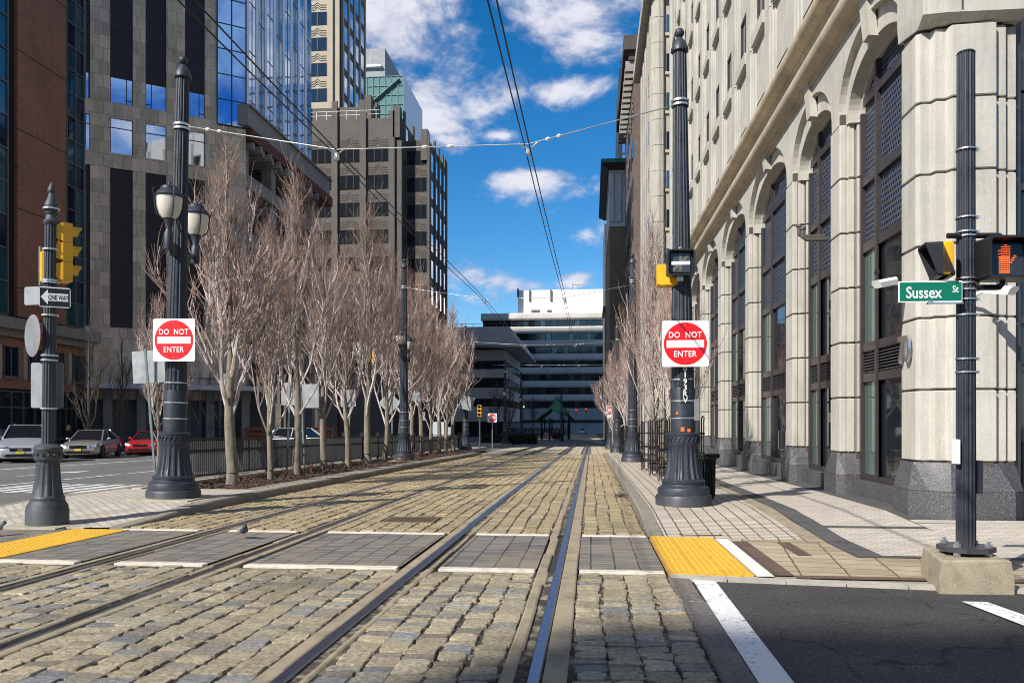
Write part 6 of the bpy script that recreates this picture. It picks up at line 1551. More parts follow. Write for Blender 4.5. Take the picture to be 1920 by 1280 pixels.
# ------------------------------------------------------------------ bare upright street trees
def bark(name, c1, c2, sc):
    n = NT(name); v = n.pos((1, 1, .25), obj=True); a = n.noise(v, sc, 6, .7); n.base(n.ramp(a, [(.3, c1), (.7, c2)])); n.set(Roughness=.9); n.bump(a, .5, .01); return n.m
BARK = bark('grey brown bark', (.09, .074, .058, 1), (.27, .228, .175, 1), 14); TWIG = bark('pinkish bare twigs', (.21, .165, .15, 1), (.68, .61, .57, 1), 9); BARKD = bark('dark bark', (.05, .042, .035, 1), (.10, .085, .07, 1), 10)
TWIGR = bark('reddish fine twigs', (.14, .072, .054, 1), (.50, .36, .30, 1), 7); BUDM = M('reddish buds', (.26, .12, .08, 1), .9, 0, .3, 5)
def make_tree(seed, H, trunk_h, spread, nprim=20, dens=1.0, r0=.105):
    """an upright pear: short trunk, steep limbs that turn up, many steep twigs; returns trunk and crown meshes"""
    rnd = random.Random(seed); tr = MB(); cr = MB(); tw = MB()
    lean = Vector((rnd.uniform(-.03, .03), rnd.uniform(-.03, .03), 0))
    def trunk_pt(z): return Vector((lean.x * z + .03 * math.sin(z * 1.7 + seed), lean.y * z + .03 * math.cos(z * 1.3 + seed), z))
    tr.lathe([(r0 * 1.5, -.15), (r0 * 1.25, .05), (r0 * 1.06, .3)], 10)
    zs = [.28 + (H * .97 - .28) * i / 15 for i in range(16)]
    tr.tube([trunk_pt(z) for z in zs], [r0 * 1.05 * (1 - .95 * ((z - zs[0]) / (zs[-1] - zs[0])) ** .95) + .005 for z in zs], 8)
    def grow(p, d, L, r, lvl, nseg):
        pts = [p]; q = p.copy(); dd = d.copy()
        for i in range(nseg):
            up = .26 if lvl < 2 else .22
            dd = (dd + Vector((rnd.gauss(0, .13), rnd.gauss(0, .13), up + rnd.gauss(0, .07)))).normalized()
            q = q + dd * (L / nseg); pts.append(q.copy())
        rr = [max(.0022, r * (1 - .75 * i / nseg)) for i in range(nseg + 1)]
        (tw if lvl == 3 else cr).tube(pts, rr, 5 if lvl == 1 else 3, cap=False)
        return pts, dd
    def kids(pts, L, r, lvl):
        if lvl > 3: return
        n = {2: 10, 3: 10}[lvl]; n = max(2, int(n * dens * rnd.uniform(.75, 1.25) * min(1.3, .45 + L / 2.2)))
        for k in range(n):
            f = rnd.uniform(.16, .98) if lvl == 2 else rnd.uniform(.1, 1.0); i = min(int(f * (len(pts) - 1)), len(pts) - 2); t = f * (len(pts) - 1) - i
            p = pts[i].lerp(pts[i + 1], t); d = (pts[i + 1] - pts[i]).normalized()
            ax = Vector((rnd.gauss(0, 1), rnd.gauss(0, 1), rnd.gauss(0, .3))); ax = (ax - d * ax.dot(d)).normalized()
            nd = (d + ax * rnd.uniform(.3, .6)).normalized()
            LL = L * (1 - .55 * f) * rnd.uniform(.35, .62) if lvl == 2 else rnd.uniform(.25, .7) * min(1, H / 7.5)
            if LL < .12: continue
            rr = r * (.5 if lvl == 2 else .45)
            pp, _ = grow(p, nd, LL, max(rr, .0056 if lvl == 2 else .0036), lvl, 4 if lvl == 2 else 3)
            kids(pp, LL, rr, lvl + 1)
    for k in range(nprim):
        f = (k + rnd.random() * .6) / nprim; z = trunk_h + (H * .86 - trunk_h) * f ** 1.25; p = trunk_pt(z)
        a = k * 2.4 + rnd.uniform(-.5, .5); incl = R(rnd.uniform(24, 44)) * (1 - .5 * f)
        d = Vector((math.cos(a) * math.sin(incl), math.sin(a) * math.sin(incl), math.cos(incl)))
        L = (H - z) * rnd.uniform(.42, .72) * (1.0 if f < .5 else .85); L = min(L, spread * 2.4)
        r = r0 * (.42 - .28 * f) * rnd.uniform(.8, 1.15)
        pts, _ = grow(p, d, L, r, 1, 8); kids(pts, L, r, 2)
    # leader twigs
    kids([trunk_pt(z) for z in zs[7:]], 1.5, .02, 2)
    return tr, cr, tw
TREE_MESH = {}
def tree(label, loc, kind, H, rz, group='bare pear trees in the planting bed', mats=(BARK, TWIG, TWIGR), wide=1.0):
    t = thing('bare_tree', label, 'tree', loc, rz, group)
    if kind not in TREE_MESH:
        seed, h, th, spread, npr, dens, r0 = TREE_KINDS[kind]; tr, cr, tw = make_tree(seed, h, th, spread, npr, dens, r0)
        a = tr.build('trunk', mats[0], t, smooth=50); b = cr.build('crown', mats[1], t, fix=False); b2 = tw.build('twigs', mats[2] if len(mats) > 2 else mats[1], b, fix=False); TREE_MESH[kind] = (a.data, b.data, h, b2.data)
        a.name = 'trunk'; h0 = h
    else:
        md = TREE_MESH[kind]; h0 = md[2]
        a = bpy.data.objects.new('trunk', md[0]); COL.objects.link(a); a.parent = t
        b = bpy.data.objects.new('crown', md[1]); COL.objects.link(b); b.parent = t; b2 = bpy.data.objects.new('twigs', md[3]); COL.objects.link(b2); b2.parent = b
    k = H / h0; t.scale = (k * wide, k * wide, k)
    return t
TREE_KINDS = {0: (21, 7.8, 1.35, 1.5, 22, .95, .105), 1: (5, 7.4, 1.15, 1.35, 20, .95, .078), 2: (33, 7.6, 1.25, 1.25, 20, .9, .078), 3: (47, 7.2, 1.3, 1.45, 21, .95, .078), 6: (91, 7.4, 1.0, 1.6, 18, 1.05, .07), 7: (104, 7.6, 1.5, 1.2, 24, .9, .085), 4: (60, 7.5, 1.0, 2.4, 14, .7, .10), 5: (71, 5.6, 1.4, 1.15, 18, 1.0, .06)}
# (trunk foot px, py, top py, kind, rotation, label)
for (px, py, top, kd, rz, lab) in (
    (436, 908, 245, 0, .3, 'tallest looking bare tree with the thick trunk, first along the bed at left'),
    (507, 898, 408, 6, 1.2, 'second bare tree of the planting bed'),
    (557, 889, 292, 2, 2.6, 'third bare tree with a tall thin spire of twigs'),
    (607, 880, 405, 3, .9, 'fourth bare tree, straight slim trunk'),
    (652, 875, 470, 7, 3.4, 'fifth bare tree of the bed, just left of the tall spired one'),
    (690, 869, 352, 2, 5.0, 'sixth bare tree with a tall spire beside the diamond sign back'),
    (722, 862, 455, 6, 2.9, 'bare tree just left of the second lantern pole'),
    (752, 857, 480, 7, .6, 'bare tree directly behind the second lantern pole'),
    (773, 854, 520, 1, 1.1, 'bare tree touching the right edge of the second lantern pole'),
    (788, 852, 500, 3, 2.2, 'bare tree first beyond the second lantern pole with a clear gap of trunk'),
    (808, 851, 560, 6, 4.4, 'slim bare tree, the next but one beyond the second lantern pole'),
    (823, 848, 580, 0, 1.9, 'bare tree in the middle of the close row of slim trunks'),
    (836, 847, 600, 7, .1, 'bare tree last but one before the utility cabinet'),
    (850, 845, 560, 3, 5.5, 'last bare tree of the bed beside the utility cabinet')):
    b = G(px, py, .1); b.x = max(-9.0, min(-7.95, b.x)); b = Vector(P(px, py, b.y)); b.z = g(b.y) + .09
    z = P(px, top, b.y).z
    tree(lab, b, kd, z - b.z, rz, wide=1.12)
tree('bare tree half hidden behind the near lantern pole at left', (-11.6, 20.5, g(20) + .05), 3, 5.2, 4.0)
# right hand row inside the guards
for (x, y), H, kd, rz, lab in zip(GUARDS, (4.3, 5.2, 5.6, 8.3, 6.6, 6.6, 6.6), (5, 5, 5, 2, 1, 3, 0), (.4, 1.6, 3.3, .8, 2.2, 3.9, 1.0),
    ('low bare tree in the guard nearest the near right pole', 'bare tree in the second guard on the right', 'bare tree in the third guard on the right', 'tall bare tree reaching up in front of the dark cornice block', 'bare tree just beyond the second right pole', 'bare tree between the second and third right poles', 'farthest bare tree in a guard on the right sidewalk')):
    tree(lab, (x, y, g(y) + .14), kd, H, rz, 'bare trees in guards along the right sidewalk', wide=.92)
for (px, Y, H, kd, lab) in ((1150, 68, 8.5, 1, 'bare tree above the far do not enter sign at right'), (1137, 86, 8.0, 3, 'bare tree at the far end of the right sidewalk'), (1160, 60, 8.6, 2, 'dense bare tree left of the third right pole')):
    q = P(px, 800, Y); tree(lab, (max(q.x, 1.9), Y, g(Y) + .05), kd, H, px * .1, 'bare trees in guards along the right sidewalk', wide=1.1)
# dark spreading trees by the far pavement
for (px, Y, H, lab) in ((165, 44, 8.0, 'dark leafless spreading tree behind the grey sedan'), (228, 47, 7.2, 'dark leafless tree right of the grey sedan'), (735, 205, 11, 'leafless tree before the closing block, left of the station'), (1052, 205, 11.5, 'leafless tree before the closing block, right of the station'), (955, 105, 9, 'leafless bushy tree in front of the low grey office'), (930, 100, 8, 'second leafless tree in front of the low grey office')):
    q = P(px if px != 735 else 1000, 800, Y); tree(lab, (q.x, Y, g(Y) + .1), 4, H, px * .37, 'dark leafless trees beyond the tracks', (BARKD, BARKD))
# dry shrubs and litter of the planting bed
DRY = M('dry reddish stems', (.10, .05, .035, 1), .95, 0, .4, 6)
for i in range(16):
    rnd = random.Random(200 + i); Y = 17.2 + i * 2.0 + rnd.uniform(-.4, .4); X = rnd.choice((-9.1, -7.6, -8.9, -8.3)) + rnd.uniform(-.2, .2)
    t = thing('dry_shrub', 'small dry reddish shrub in the mulch of the planting bed', 'shrub', (X, Y, g(Y) + .09), 0, 'dry shrubs in the planting bed'); m = MB()
    for k in range(34):
        a = rnd.uniform(0, 6.28); l = rnd.uniform(.12, .42); s_ = rnd.uniform(.1, .55); p0 = Vector((rnd.gauss(0, .12), rnd.gauss(0, .12), 0)); d = Vector((math.cos(a) * s_, math.sin(a) * s_, 1)).normalized()
        m.tube([p0, p0 + d * l * .5, p0 + d * l + Vector((rnd.gauss(0, .05), rnd.gauss(0, .05), 0))], [.006, .005, .003], 3, cap=False)
        if rnd.random() < .6: q = p0 + d * l * rnd.uniform(.4, .9); m.tube([q, q + Vector((rnd.gauss(0, .1), rnd.gauss(0, .1), .1))], [.004, .0025], 3, cap=False)
    m.build('stems', DRY, t, fix=False)
m = MB(); rnd = random.Random(77)
for i in range(5200):
    Y = 16.3 + rnd.random() ** 1.6 * 36; X = rnd.uniform(-9.4, -7.26); z = g(Y) + .105; a = rnd.uniform(0, 3.14); l = rnd.uniform(.02, .07); w_ = rnd.uniform(.012, .03); dx, dy = math.cos(a), math.sin(a)
    tl = rnd.uniform(-.02, .025)
    m.quad((X - dx * l - dy * w_, Y - dy * l + dx * w_, z), (X + dx * l - dy * w_, Y + dy * l + dx * w_, z + tl + .005), (X + dx * l + dy * w_, Y + dy * l - dx * w_, z + tl + .015), (X - dx * l + dy * w_, Y - dy * l - dx * w_, z + .01))
tag(m.build('mulch_chips', M('bark chips', (.07, .042, .028, 1), .95, 0, .8, 30), fix=False), 'loose dark bark chips covering the planting bed', 'mulch', kind='stuff')
# grit and dry leaves along the kerbs
m = MB(); rnd = random.Random(78)
for i in range(2600):
    if rnd.random() < .5: Y = 11 + rnd.random() * 30; X = -6.6 + abs(rnd.gauss(0, .12))
    else: Y = 11 + rnd.random() * 25; X = .74 - abs(rnd.gauss(0, .10))
    s_ = rnd.uniform(.006, .022); z = g(Y) + .004; a = rnd.uniform(0, 6.28)
    m.poly([(X + s_ * math.cos(a + k * 2.09), Y + s_ * math.sin(a + k * 2.09), z + (k == 0) * .008) for k in range(3)])
tag(m.build('kerb_litter', M('pale grit and leaf litter', (.30, .23, .14, 1), .95, 0, .6, 30), fix=False), 'grit and crumbled leaves gathered along the kerbs', 'litter', kind='stuff')

# ------------------------------------------------------------------ cars
TYRE = M('tyre rubber', (.012, .012, .013, 1), .85); RIM = M('alloy rim', (.55, .56, .58, 1), .3, .9, .1, 6); CGLASS = glass('car glass', (.008, .010, .012, 1), .08, 0, 0, .35)
HEADL = M('headlamp', (.62, .64, .66, 1), .08, .6, .2, 20); GRILLE = M('black grille', (.012, .012, .013, 1), .4, .3); CHROME = M('chrome trim', (.7, .7, .7, 1), .12, 1.0, .02, 3); TAILL = M('tail lamp', (.45, .01, .012, 1), .2)
PLATEY = M('yellow licence plate', (.62, .50, .10, 1), .5)
def paintm(name, c, metal=.5): return M(name, c, .32, metal, .05, 2, coat=.8)
def car(label, loc, rz, paint_, L=4.85, W=1.83, H=1.47, suv=False, rear=False, group='cars parked along the far kerb', plate=True):
    """nose points to -y"""
    t = thing('parked_car', label, 'car', loc, rz, group)
    hb = .93 if not suv else 1.08; gc = .20 if not suv else .25; hw = W / 2; wr = .325 if not suv else .37
    ya, yb = .93, L - .98
    # body side sections along the length: (y, half width, bottom, shoulder z, top z)
    sec = [(0, .60, .30, .50, .60), (.06, .76, .22, .56, .68), (.25, .86, .19, .62, .76), (.6, .90, .18, .68, .84), (1.1, .915, .18, .72, hb - .03), (1.5, .915, .18, .74, hb), (2.4, .915, .18, .75, hb + .02), (3.3, .915, .18, .76, hb + .03), (L - 1.0, .91, .19, .77, hb + .05), (L - .45, .88, .21, .76, hb + .06), (L - .12, .82, .26, .72, hb + .02), (L, .70, .34, .66, hb - .12)]
    k = hw / .915
    def ring(y, w_, b, s, tp):
        w_ *= k; return [(-w_ * .86, y, b), (-w_ * .98, y, b + .07), (-w_, y, (b + s) * .5), (-w_ * .985, y, s), (-w_ * .90, y, tp - .025), (-w_ * .72, y, tp), (0, y, tp + .025), (w_ * .72, y, tp), (w_ * .90, y, tp - .025), (w_ * .985, y, s), (w_, y, (b + s) * .5), (w_ * .98, y, b + .07), (w_ * .86, y, b)]
    m = MB(); m.loft([ring(*q) for q in sec], True, True, True); bd = m.build('body', paint_, t, smooth=38)
    # wheel arches and wheels
    for y in (ya, yb):
        for s in (-1, 1):
            m = MB(); m.disc((s * (hw - .045), y, wr), wr + .055, 28, .11, 'x'); m.build('wheel_arch', GRILLE, bd)
            m = MB(); m.lathe([(wr * .72, -.10), (wr * .95, -.10), (wr, -.07), (wr, .07), (wr * .95, .10), (wr * .72, .10)], 28, cap=False); m.xform(Matrix.Rotation(R(90), 3, 'Y')); w0 = len(m.v); m.xform(Matrix.Translation((s * (hw - .075), y, wr))); wl = m.build('wheel', TYRE, t, smooth=40)
            m = MB(); m.disc((s * (hw - .03), y, wr), wr * .16, 12, .07, 'x')
            for q in range(10):
                a = 2 * math.pi * q / 10; m.obox((s * (hw - .025), y + math.sin(a) * wr * .40, wr + math.cos(a) * wr * .40), (.04, .05, wr * .58), Matrix.Rotation(-a, 3, 'X'))
            m.lathe([(wr * .66, -.05), (wr * .74, -.05), (wr * .74, .05), (wr * .66, .05)], 28, cap=False) if False else None
            m.build('rim', RIM, wl)
            m = MB(); m.disc((s * (hw - .07), y, wr), wr * .73, 24, .06, 'x'); m.build('brake_disc', BLACK, wl)
    # greenhouse
    rf = H; y0, y1, y2, y3 = (1.28, 2.15, 3.25, L - .50) if not suv else (1.30, 2.05, 3.75, L - .22)
    w0, w1 = hw * .86, hw * .66
    A = [(-w0, y0, hb), (w0, y0, hb), (w0, y3, hb + .05), (-w0, y3, hb + .05)]
    m = MB(); m.loft([[(-w0, y0, hb - .02), (w0, y0, hb - .02), (w0 * 1.02, (y0 + y3) / 2, hb), (w0, y3, hb + .03), (-w0, y3, hb + .03), (-w0 * 1.02, (y0 + y3) / 2, hb)], [(-w1 * .98, y1, rf - .04), (w1 * .98, y1, rf - .04), (w1 * 1.04, (y1 + y2) / 2, rf - .03), (w1 * .96, y2, rf - .05), (-w1 * .96, y2, rf - .05), (-w1 * 1.04, (y1 + y2) / 2, rf - .03)]], True, False, True); m.build('window', CGLASS, t, smooth=20)
    m = MB(); m.loft([[(-w1, y1 - .04, rf - .05), (w1, y1 - .04, rf - .05), (w1 * 1.06, (y1 + y2) / 2, rf - .04), (w1, y2 + .08, rf - .06), (-w1, y2 + .08, rf - .06), (-w1 * 1.06, (y1 + y2) / 2, rf - .04)], [(-w1 * .8, y1 + .1, rf - .01), (w1 * .8, y1 + .1, rf - .01), (w1 * .88, (y1 + y2) / 2, rf), (w1 * .8, y2 - .1, rf - .015), (-w1 * .8, y2 - .1, rf - .015), (-w1 * .88, (y1 + y2) / 2, rf)]], True, True, True)
    for s in (-1, 1):
        m.tube([(s * w0 * .99, y0 - .05, hb - .01), (s * w1 * 1.0, y1 - .02, rf - .04)], .035, 6); m.tube([(s * w0 * 1.02, 2.55, hb), (s * w1 * 1.05, 2.5, rf - .04)], .03, 6); m.tube([(s * w0 * 1.0, y3 - .05, hb + .03), (s * w1 * .98, y2 + .05, rf - .05)], .06 if not suv else .09, 6)
    m.build('roof', paint_, t, smooth=30)
    for s in (-1, 1):
        m = MB(); m.ball((s * (hw + .09), y0 + .42, hb + .07), .11, 10, (1.0, .6, .62)); m.tube([(s * (hw - .1), y0 + .42, hb), (s * (hw + .05), y0 + .42, hb + .05)], .03, 6); m.build('mirror', paint_, t, smooth=40)
        m = MB(); zh = .62 if not suv else .72; m.loft([[(s * k * .50, .04, zh), (s * k * .55, .05, zh + .09), (s * k * .80, .22, zh + .13), (s * k * .78, .13, zh - .02)], [(s * k * .50, -.03, zh - .01), (s * k * .55, -.02, zh + .07), (s * k * .84, .13, zh + .11), (s * k * .82, .06, zh - .03)]], True, True, True); m.build('headlight', HEADL, t)
        m = MB(); m.disc((s * k * .62, .015, .36), .06, 12, .05, 'y'); m.build('fog_lamp', CHROME, t)
        m = MB(); m.box(min(s * k * .56, s * k * .86), max(s * k * .56, s * k * .86), L - .09, L - .03, .72, .90); m.build('tail_light', TAILL, t)
        for yy in (2.35, 3.15): m = MB(); m.box(min(s * hw * .985, s * hw * 1.02), max(s * hw * .985, s * hw * 1.02), yy, yy + .18, .80, .825); m.build('door_handle', CHROME, t)
    m = MB(); m.box(-.40, .40, -.015, .03, .52, .66); m.box(-.55, .55, -.01, .05, .27, .40); m.build('grille', GRILLE, t)
    m = MB(); m.box(-.42, .42, -.025, -.014, .655, .68); m.box(-.1, .1, -.03, -.012, .57, .61); m.build('grille_trim', CHROME, t)
    if plate: m = MB(); m.box(-.155, .155, -.03, -.016, .40, .52); m.build('licence_plate', PLATEY, t)
    return t
def place(px, py): return G(px, py, -.02)
CARS = [(38, 868, 'silver grey sport utility car behind the ornate left post, leftmost of the parked cars', paintm('silver grey paint', (.50, .52, .56, 1)), dict(suv=True, L=4.7, W=1.9, H=1.68), R(31)),
        (146, 860, 'grey sedan with a yellow licence plate parked at the far kerb', paintm('warm grey paint', (.33, .31, .285, 1)), dict(), R(17)),
        (262, 854, 'red car parked behind the near left lantern pole', paintm('red paint', (.42, .012, .018, 1), .2), dict(L=4.5, H=1.42, plate=False), R(15))]
for px, py, lab, pm, kw, rz in CARS:
    q = place(px, py); car(lab, (q.x, q.y, q.z), rz, pm, **kw)
q = P(655, 818, 50); car('white car passing beyond the metal fence', (q.x - 1.2, 50, g(50) - .02), R(72), paintm('white paint', (.62, .64, .68, 1), .1), suv=True, L=4.7, H=1.66, plate=False)
q = P(1092, 812, 222); car('tiny white car at the end of the street', (q.x, 224, g(222) + .05), R(180), paintm('white paint', (.7, .7, .72, 1), .1), L=4.5, plate=False)
for (px, Y, lab, c) in ((300, 49, 'dark car parked behind the red car', (.02, .02, .025, 1)), (-70, 33, 'dark car at the left edge of the picture', (.03, .03, .035, 1))):
    q = P(px, 800, Y); car(lab, (q.x, Y, g(Y) - .02), R(16), paintm('black paint', c), plate=False)

# ------------------------------------------------------------------ people, pigeons
SKIN = M('skin', (.46, .28, .20, 1), .6, 0, .08, 8); HAIRB = M('blond hair', (.52, .36, .14, 1), .6, 0, .3, 40); CLOTHK = M('black coat cloth', (.014, .014, .017, 1), .85, 0, .3, 30); CLOTHB = M('brown coat cloth', (.13, .08, .05, 1), .9, 0, .2, 20); HAIRD = M('dark hair', (.03, .022, .016, 1), .6)
def person(label, loc, rz, coat, hair, long_hair=False, H=1.68, step=.12, group=None):
    t = thing('person', label, 'person', loc, rz, group); s = H / 1.7
    # skeleton: pelvis first
    V = [(0, 0, .92), (0, .0, 1.12), (0, 0, 1.34), (0, .005, 1.43), (0, -.01, 1.50), (0, -.015, 1.60), (0, -.01, 1.69)]
    E = [(0, 1), (1, 2), (2, 3), (3, 4), (4, 5), (5, 6)]; Rr = [.155, .13, .155, .06, .055, .09, .07]
    def chain(start, pts, rs):
        a = start
        for p, r in zip(pts, rs): V.append(p); Rr.append(r); E.append((a, len(V) - 1)); a = len(V) - 1
        return a
    for sx in (-1, 1):
        st = step * sx
        chain(0, [(sx * .09, 0, .86), (sx * .10, -st * .6 - .01, .48), (sx * .10, -st + .02, .09), (sx * .105, -st - .13, .04)], [.105, .07, .05, .042])
        hnd = chain(2, [(sx * .18, 0, 1.37), (sx * .235, .03, 1.10), (sx * .24, -.05 + st * .6, .86), (sx * .235, -.08 + st * .6, .79)], [.075, .055, .038, .036])
        for f_ in range(4): chain(hnd, [(sx * .235 + (f_ - 1.5) * .004, -.085 + (f_ - 1.5) * .02 + st * .6, .74 - (f_ in (1, 2)) * .012), (sx * .225, -.085 + (f_ - 1.5) * .02 + st * .6, .705 - (f_ in (1, 2)) * .012)], [.010, .008])
        chain(hnd, [(sx * .22, -.12 + st * .6, .765), (sx * .215, -.135 + st * .6, .735)], [.010, .008])
    me = bpy.data.meshes.new('body'); me.from_pydata([tuple(Vector(v) * s) for v in V], E, []); ob = bpy.data.objects.new('body', me); COL.objects.link(ob); ob.parent = t
    sk = ob.modifiers.new('skin', 'SKIN'); 
    for i, sv in enumerate(me.skin_vertices[0].data): sv.radius = (Rr[i] * s * 1.0, Rr[i] * s * (.78 if i in (0, 1, 2) else 1)); sv.use_root = (i == 0)
    sb = ob.modifiers.new('sub', 'SUBSURF'); sb.levels = 1; sb.render_levels = 1; me.materials.append(SKIN)
    m = MB(); m.lathe([(.20, .62), (.205, .85), (.175, 1.1), (.20, 1.30), (.20, 1.38), (.09, 1.455), (.075, 1.46)], 20, sy=.72)
    for sx in (-1, 1): m.tube([(sx * .17, 0, 1.39), (sx * .237, .03, 1.10), (sx * .24, -.05 + step * sx * .6, .87)], [.088, .07, .052], 10)
    m.xform(Matrix.Scale(s, 3)); m.build('coat', coat, t, smooth=50)
    m = MB()
    for sx in (-1, 1):
        st = step * sx; m.tube([(sx * .09, 0, .92), (sx * .10, -st * .6 - .01, .48), (sx * .10, -st + .02, .10)], [.115, .082, .062], 10)
        m.tube([(sx * .10, -st + .06, .05), (sx * .105, -st - .06, .05), (sx * .105, -st - .17, .035)], [.055, .055, .04], 8)
    m.xform(Matrix.Scale(s, 3)); m.build('trousers', CLOTHK, t, smooth=50)
    m = MB(); m.ball((0, .012, 1.645), .105, 14, (.92, .98, 1.05))
    if long_hair: m.tube([(0, .05, 1.64), (0, .085, 1.52), (0, .085, 1.40)], [.10, .10, .06], 10)
    n0 = len(m.v); m.v = [(x, (y if y > -.055 else -.055 + (y + .055) * .2) if z < 1.69 else y, z) for x, y, z in m.v]
    m.xform(Matrix.Scale(s, 3)); m.build('hair', hair, t, smooth=60)
    m = MB()
    for sx in (-1, 1): m.ball((sx * .034, -.094, 1.625), .011, 8)
    m.xform(Matrix.Scale(s, 3)); m.build('eyes', BLACK, t)
    m = MB(); m.tube([(0, -.095, 1.63), (0, -.125, 1.59), (0, -.10, 1.578)], [.010, .017, .010], 6); m.xform(Matrix.Scale(s, 3)); m.build('nose', SKIN, t, smooth=50)
    m = MB(); m.box(-.025, .025, -.108, -.095, 1.548, 1.558); m.xform(Matrix.Scale(s, 3)); m.build('mouth', M('lips', (.32, .11, .10, 1), .5), t)
    return t
q = P(129, 795, 46.5); person('person with long blond hair in a black coat walking behind the grey sedan', (q.x, 46.5, g(46.5) + .02), R(165), CLOTHK, HAIRB, True, 1.72)
for (px, Y, rz, lab, ct) in ((1038, 128, 0, 'person in a brown coat waiting under the green station roof', CLOTHB), (1016, 130, 1.0, 'person in black standing left of the brown coated one at the station', CLOTHK), (1050, 126, 2.6, 'person in black standing beside the slim black pole at the station', CLOTHK)):
    q = P(px, 800, Y); person(lab, (q.x, Y, g(Y) + .0), rz, ct, HAIRD, False, 1.7)
PIG = M('slate pigeon feathers', (.12, .13, .15, 1), .6, 0, .4, 25); PIGN = M('iridescent neck', (.04, .075, .06, 1), .3, .4, .3, 40); PIGL = M('pink legs', (.42, .15, .12, 1), .6)
def pigeon(label, loc, rz):
    t = thing('pigeon', label, 'bird', loc, rz, 'pigeons on the crossing'); t.scale = (.72, .72, .72)      # faces -y
    m = MB(); pts = [(0, .17, .105, .018, .012), (0, .11, .125, .04, .03), (0, .05, .145, .062, .055), (0, -.02, .165, .07, .07), (0, -.07, .185, .058, .062), (0, -.095, .215, .038, .042), (0, -.10, .245, .028, .03), (0, -.108, .268, .026, .027), (0, -.12, .282, .020, .018), (0, -.13, .285, .006, .006)]
    m.loft([[(w_ * math.cos(a), y - hgt * math.sin(a) * .35, z + hgt * math.sin(a)) for a in [2 * math.pi * k / 12 for k in range(12)]] for _, y, z, w_, hgt in pts], True, True, True); m.build('body', PIG, t, smooth=60)
    m = MB(); m.loft([[(-.012, .16, .11), (.012, .16, .11), (.012, .16, .118), (-.012, .16, .118)], [(-.035, .27, .075), (.035, .27, .075), (.035, .27, .08), (-.035, .27, .08)]], True, True, True); m.build('tail', M('dark tail', (.05, .055, .06, 1), .7), t)
    for s in (-1, 1):
        m = MB(); m.loft([[(s * (.066 * math.sin(a) ** .8 + .004), y, z + .05 * math.cos(a)) for a in [.35 + k * .35 for k in range(7)]] for y, z in ((-.05, .165), (.0, .165), (.06, .15), (.13, .128), (.2, .105))], False); wv = m.build('wing', M('pale wing', (.22, .23, .25, 1), .6, 0, .3, 30), t, fix=False); sm = wv.modifiers.new('s', 'SOLIDIFY'); sm.thickness = .008
        m = MB(); m.tube([(s * .022, -.01, .11), (s * .024, .0, .05), (s * .024, -.01, .004)], .005, 5)
        for dx, dy in ((-.012, -.035), (.003, -.042), (.016, -.032), (0, .022)): m.tube([(s * .024, -.01, .005), (s * .024 + dx, -.01 + dy, .003)], .0035, 4)
        m.build('leg', PIGL, t)
        m = MB(); m.ball((s * .023, -.117, .287), .0045, 6); m.build('eye', ORANGEL if False else SIGY, t)
    m = MB(); m.ball((0, -.098, .232), .041, 12, (.95, 1, .9)); m.build('neck', PIGN, t, smooth=60)
    m = MB(); m.tube([(0, -.135, .281), (0, -.158, .272)], [.006, .001], 6); m.build('beak', GRILLE, t)
q = G(457, 1010, 0); pigeon('pigeon standing on the dark crossing between the left rails', (q.x, q.y, q.z), R(38))
q = G(-3, 1004, 0); pigeon('second pigeon at the very left edge above the yellow strip', (q.x, q.y, q.z), R(150))

# ------------------------------------------------------------------ station and far bits
ST = thing('station_shelter', 'small tram station shelter with a steep green gabled roof far down the tracks', 'shelter', (P(1042, 800, 130).x, 130, g(130)))
GRN = M('dark green roof', (.008, .030, .028, 1), .95, 0, .2, 2, spec=.05); m = MB()
xm, zA, zB = P(1042, 760, 130).x, P(1040, 762, 130).z, P(1010, 787, 130).z; xL, xR = P(1008, 787, 130).x, P(1074, 787, 130).x
z0_ = P(1040, 800, 130).z
m.loft([[(xL, 128, zB - .1), (xm - .2, 128, zA), (xR, 128, zB - .1), (xR, 128, zB + .15), (xm - .2, 128, zA + .5), (xL, 128, zB + .15)], [(xL, 140, zB - .1), (xm - .2, 140, zA), (xR, 140, zB - .1), (xR, 140, zB + .15), (xm - .2, 140, zA + .5), (xL, 140, zB + .15)]], True, True, True)
m.loft([[(xm - .6, 127.6, zA - .6), (xm, 127.6, zA + 1.6), (xm + 2.6, 127.6, zB + .3)], [(xm - .6, 134, zA - .6), (xm, 134, zA + 1.6), (xm + 2.6, 134, zB + .3)]], True, True, True); m.build('roof', GRN, ST, world=True)
m = MB()
for x in (xL + .7, xm - 1, xm + 1, xR - .7):
    for y in (129, 138): m.box(x - .11, x + .11, y, y + .22, g(130) - .1, zB + .3)
m.build_each('post', GRN, ST, world=True)
m = MB(); m.box(xL + 1, xm + 1.2, 132, 132.6, g(130), g(130) + 1.1); m.box(xm + 1.6, xR - 1, 131, 131.3, g(130) + .3, g(130) + 2.2); m.build('bench_wall', DARKM, ST, world=True)
def small_signal(px, py, Y, lit, lab):
    q = P(px, py, Y); t = traffic_signal((q.x, Y, q.z), 0, lab, .9 + .1 * (Y > 100), [REDL if lit == 'r' else DARKLENS, DARKLENS, GREENL if lit == 'g' else DARKLENS], 'far traffic signals')
    m = MB(); k = (g(Y) - q.z) / t.scale[0] ; m.tube([(0, .17, .2), (0, .17, k)], .07, 6); m.build('pole', POLEM, t)
small_signal(1080, 771, 200, 'r', 'far red signal right of the station roof'); small_signal(1099, 769, 205, 'r', 'farthest red signal near the end of the street')
small_signal(1066, 773, 150, None, 'far yellow signal at the right slope of the station roof'); small_signal(899, 770, 62, None, 'yellow signal under the pole beside the utility cabinet'); small_signal(982, 759, 150, 'g', 'far green signal left of the station')
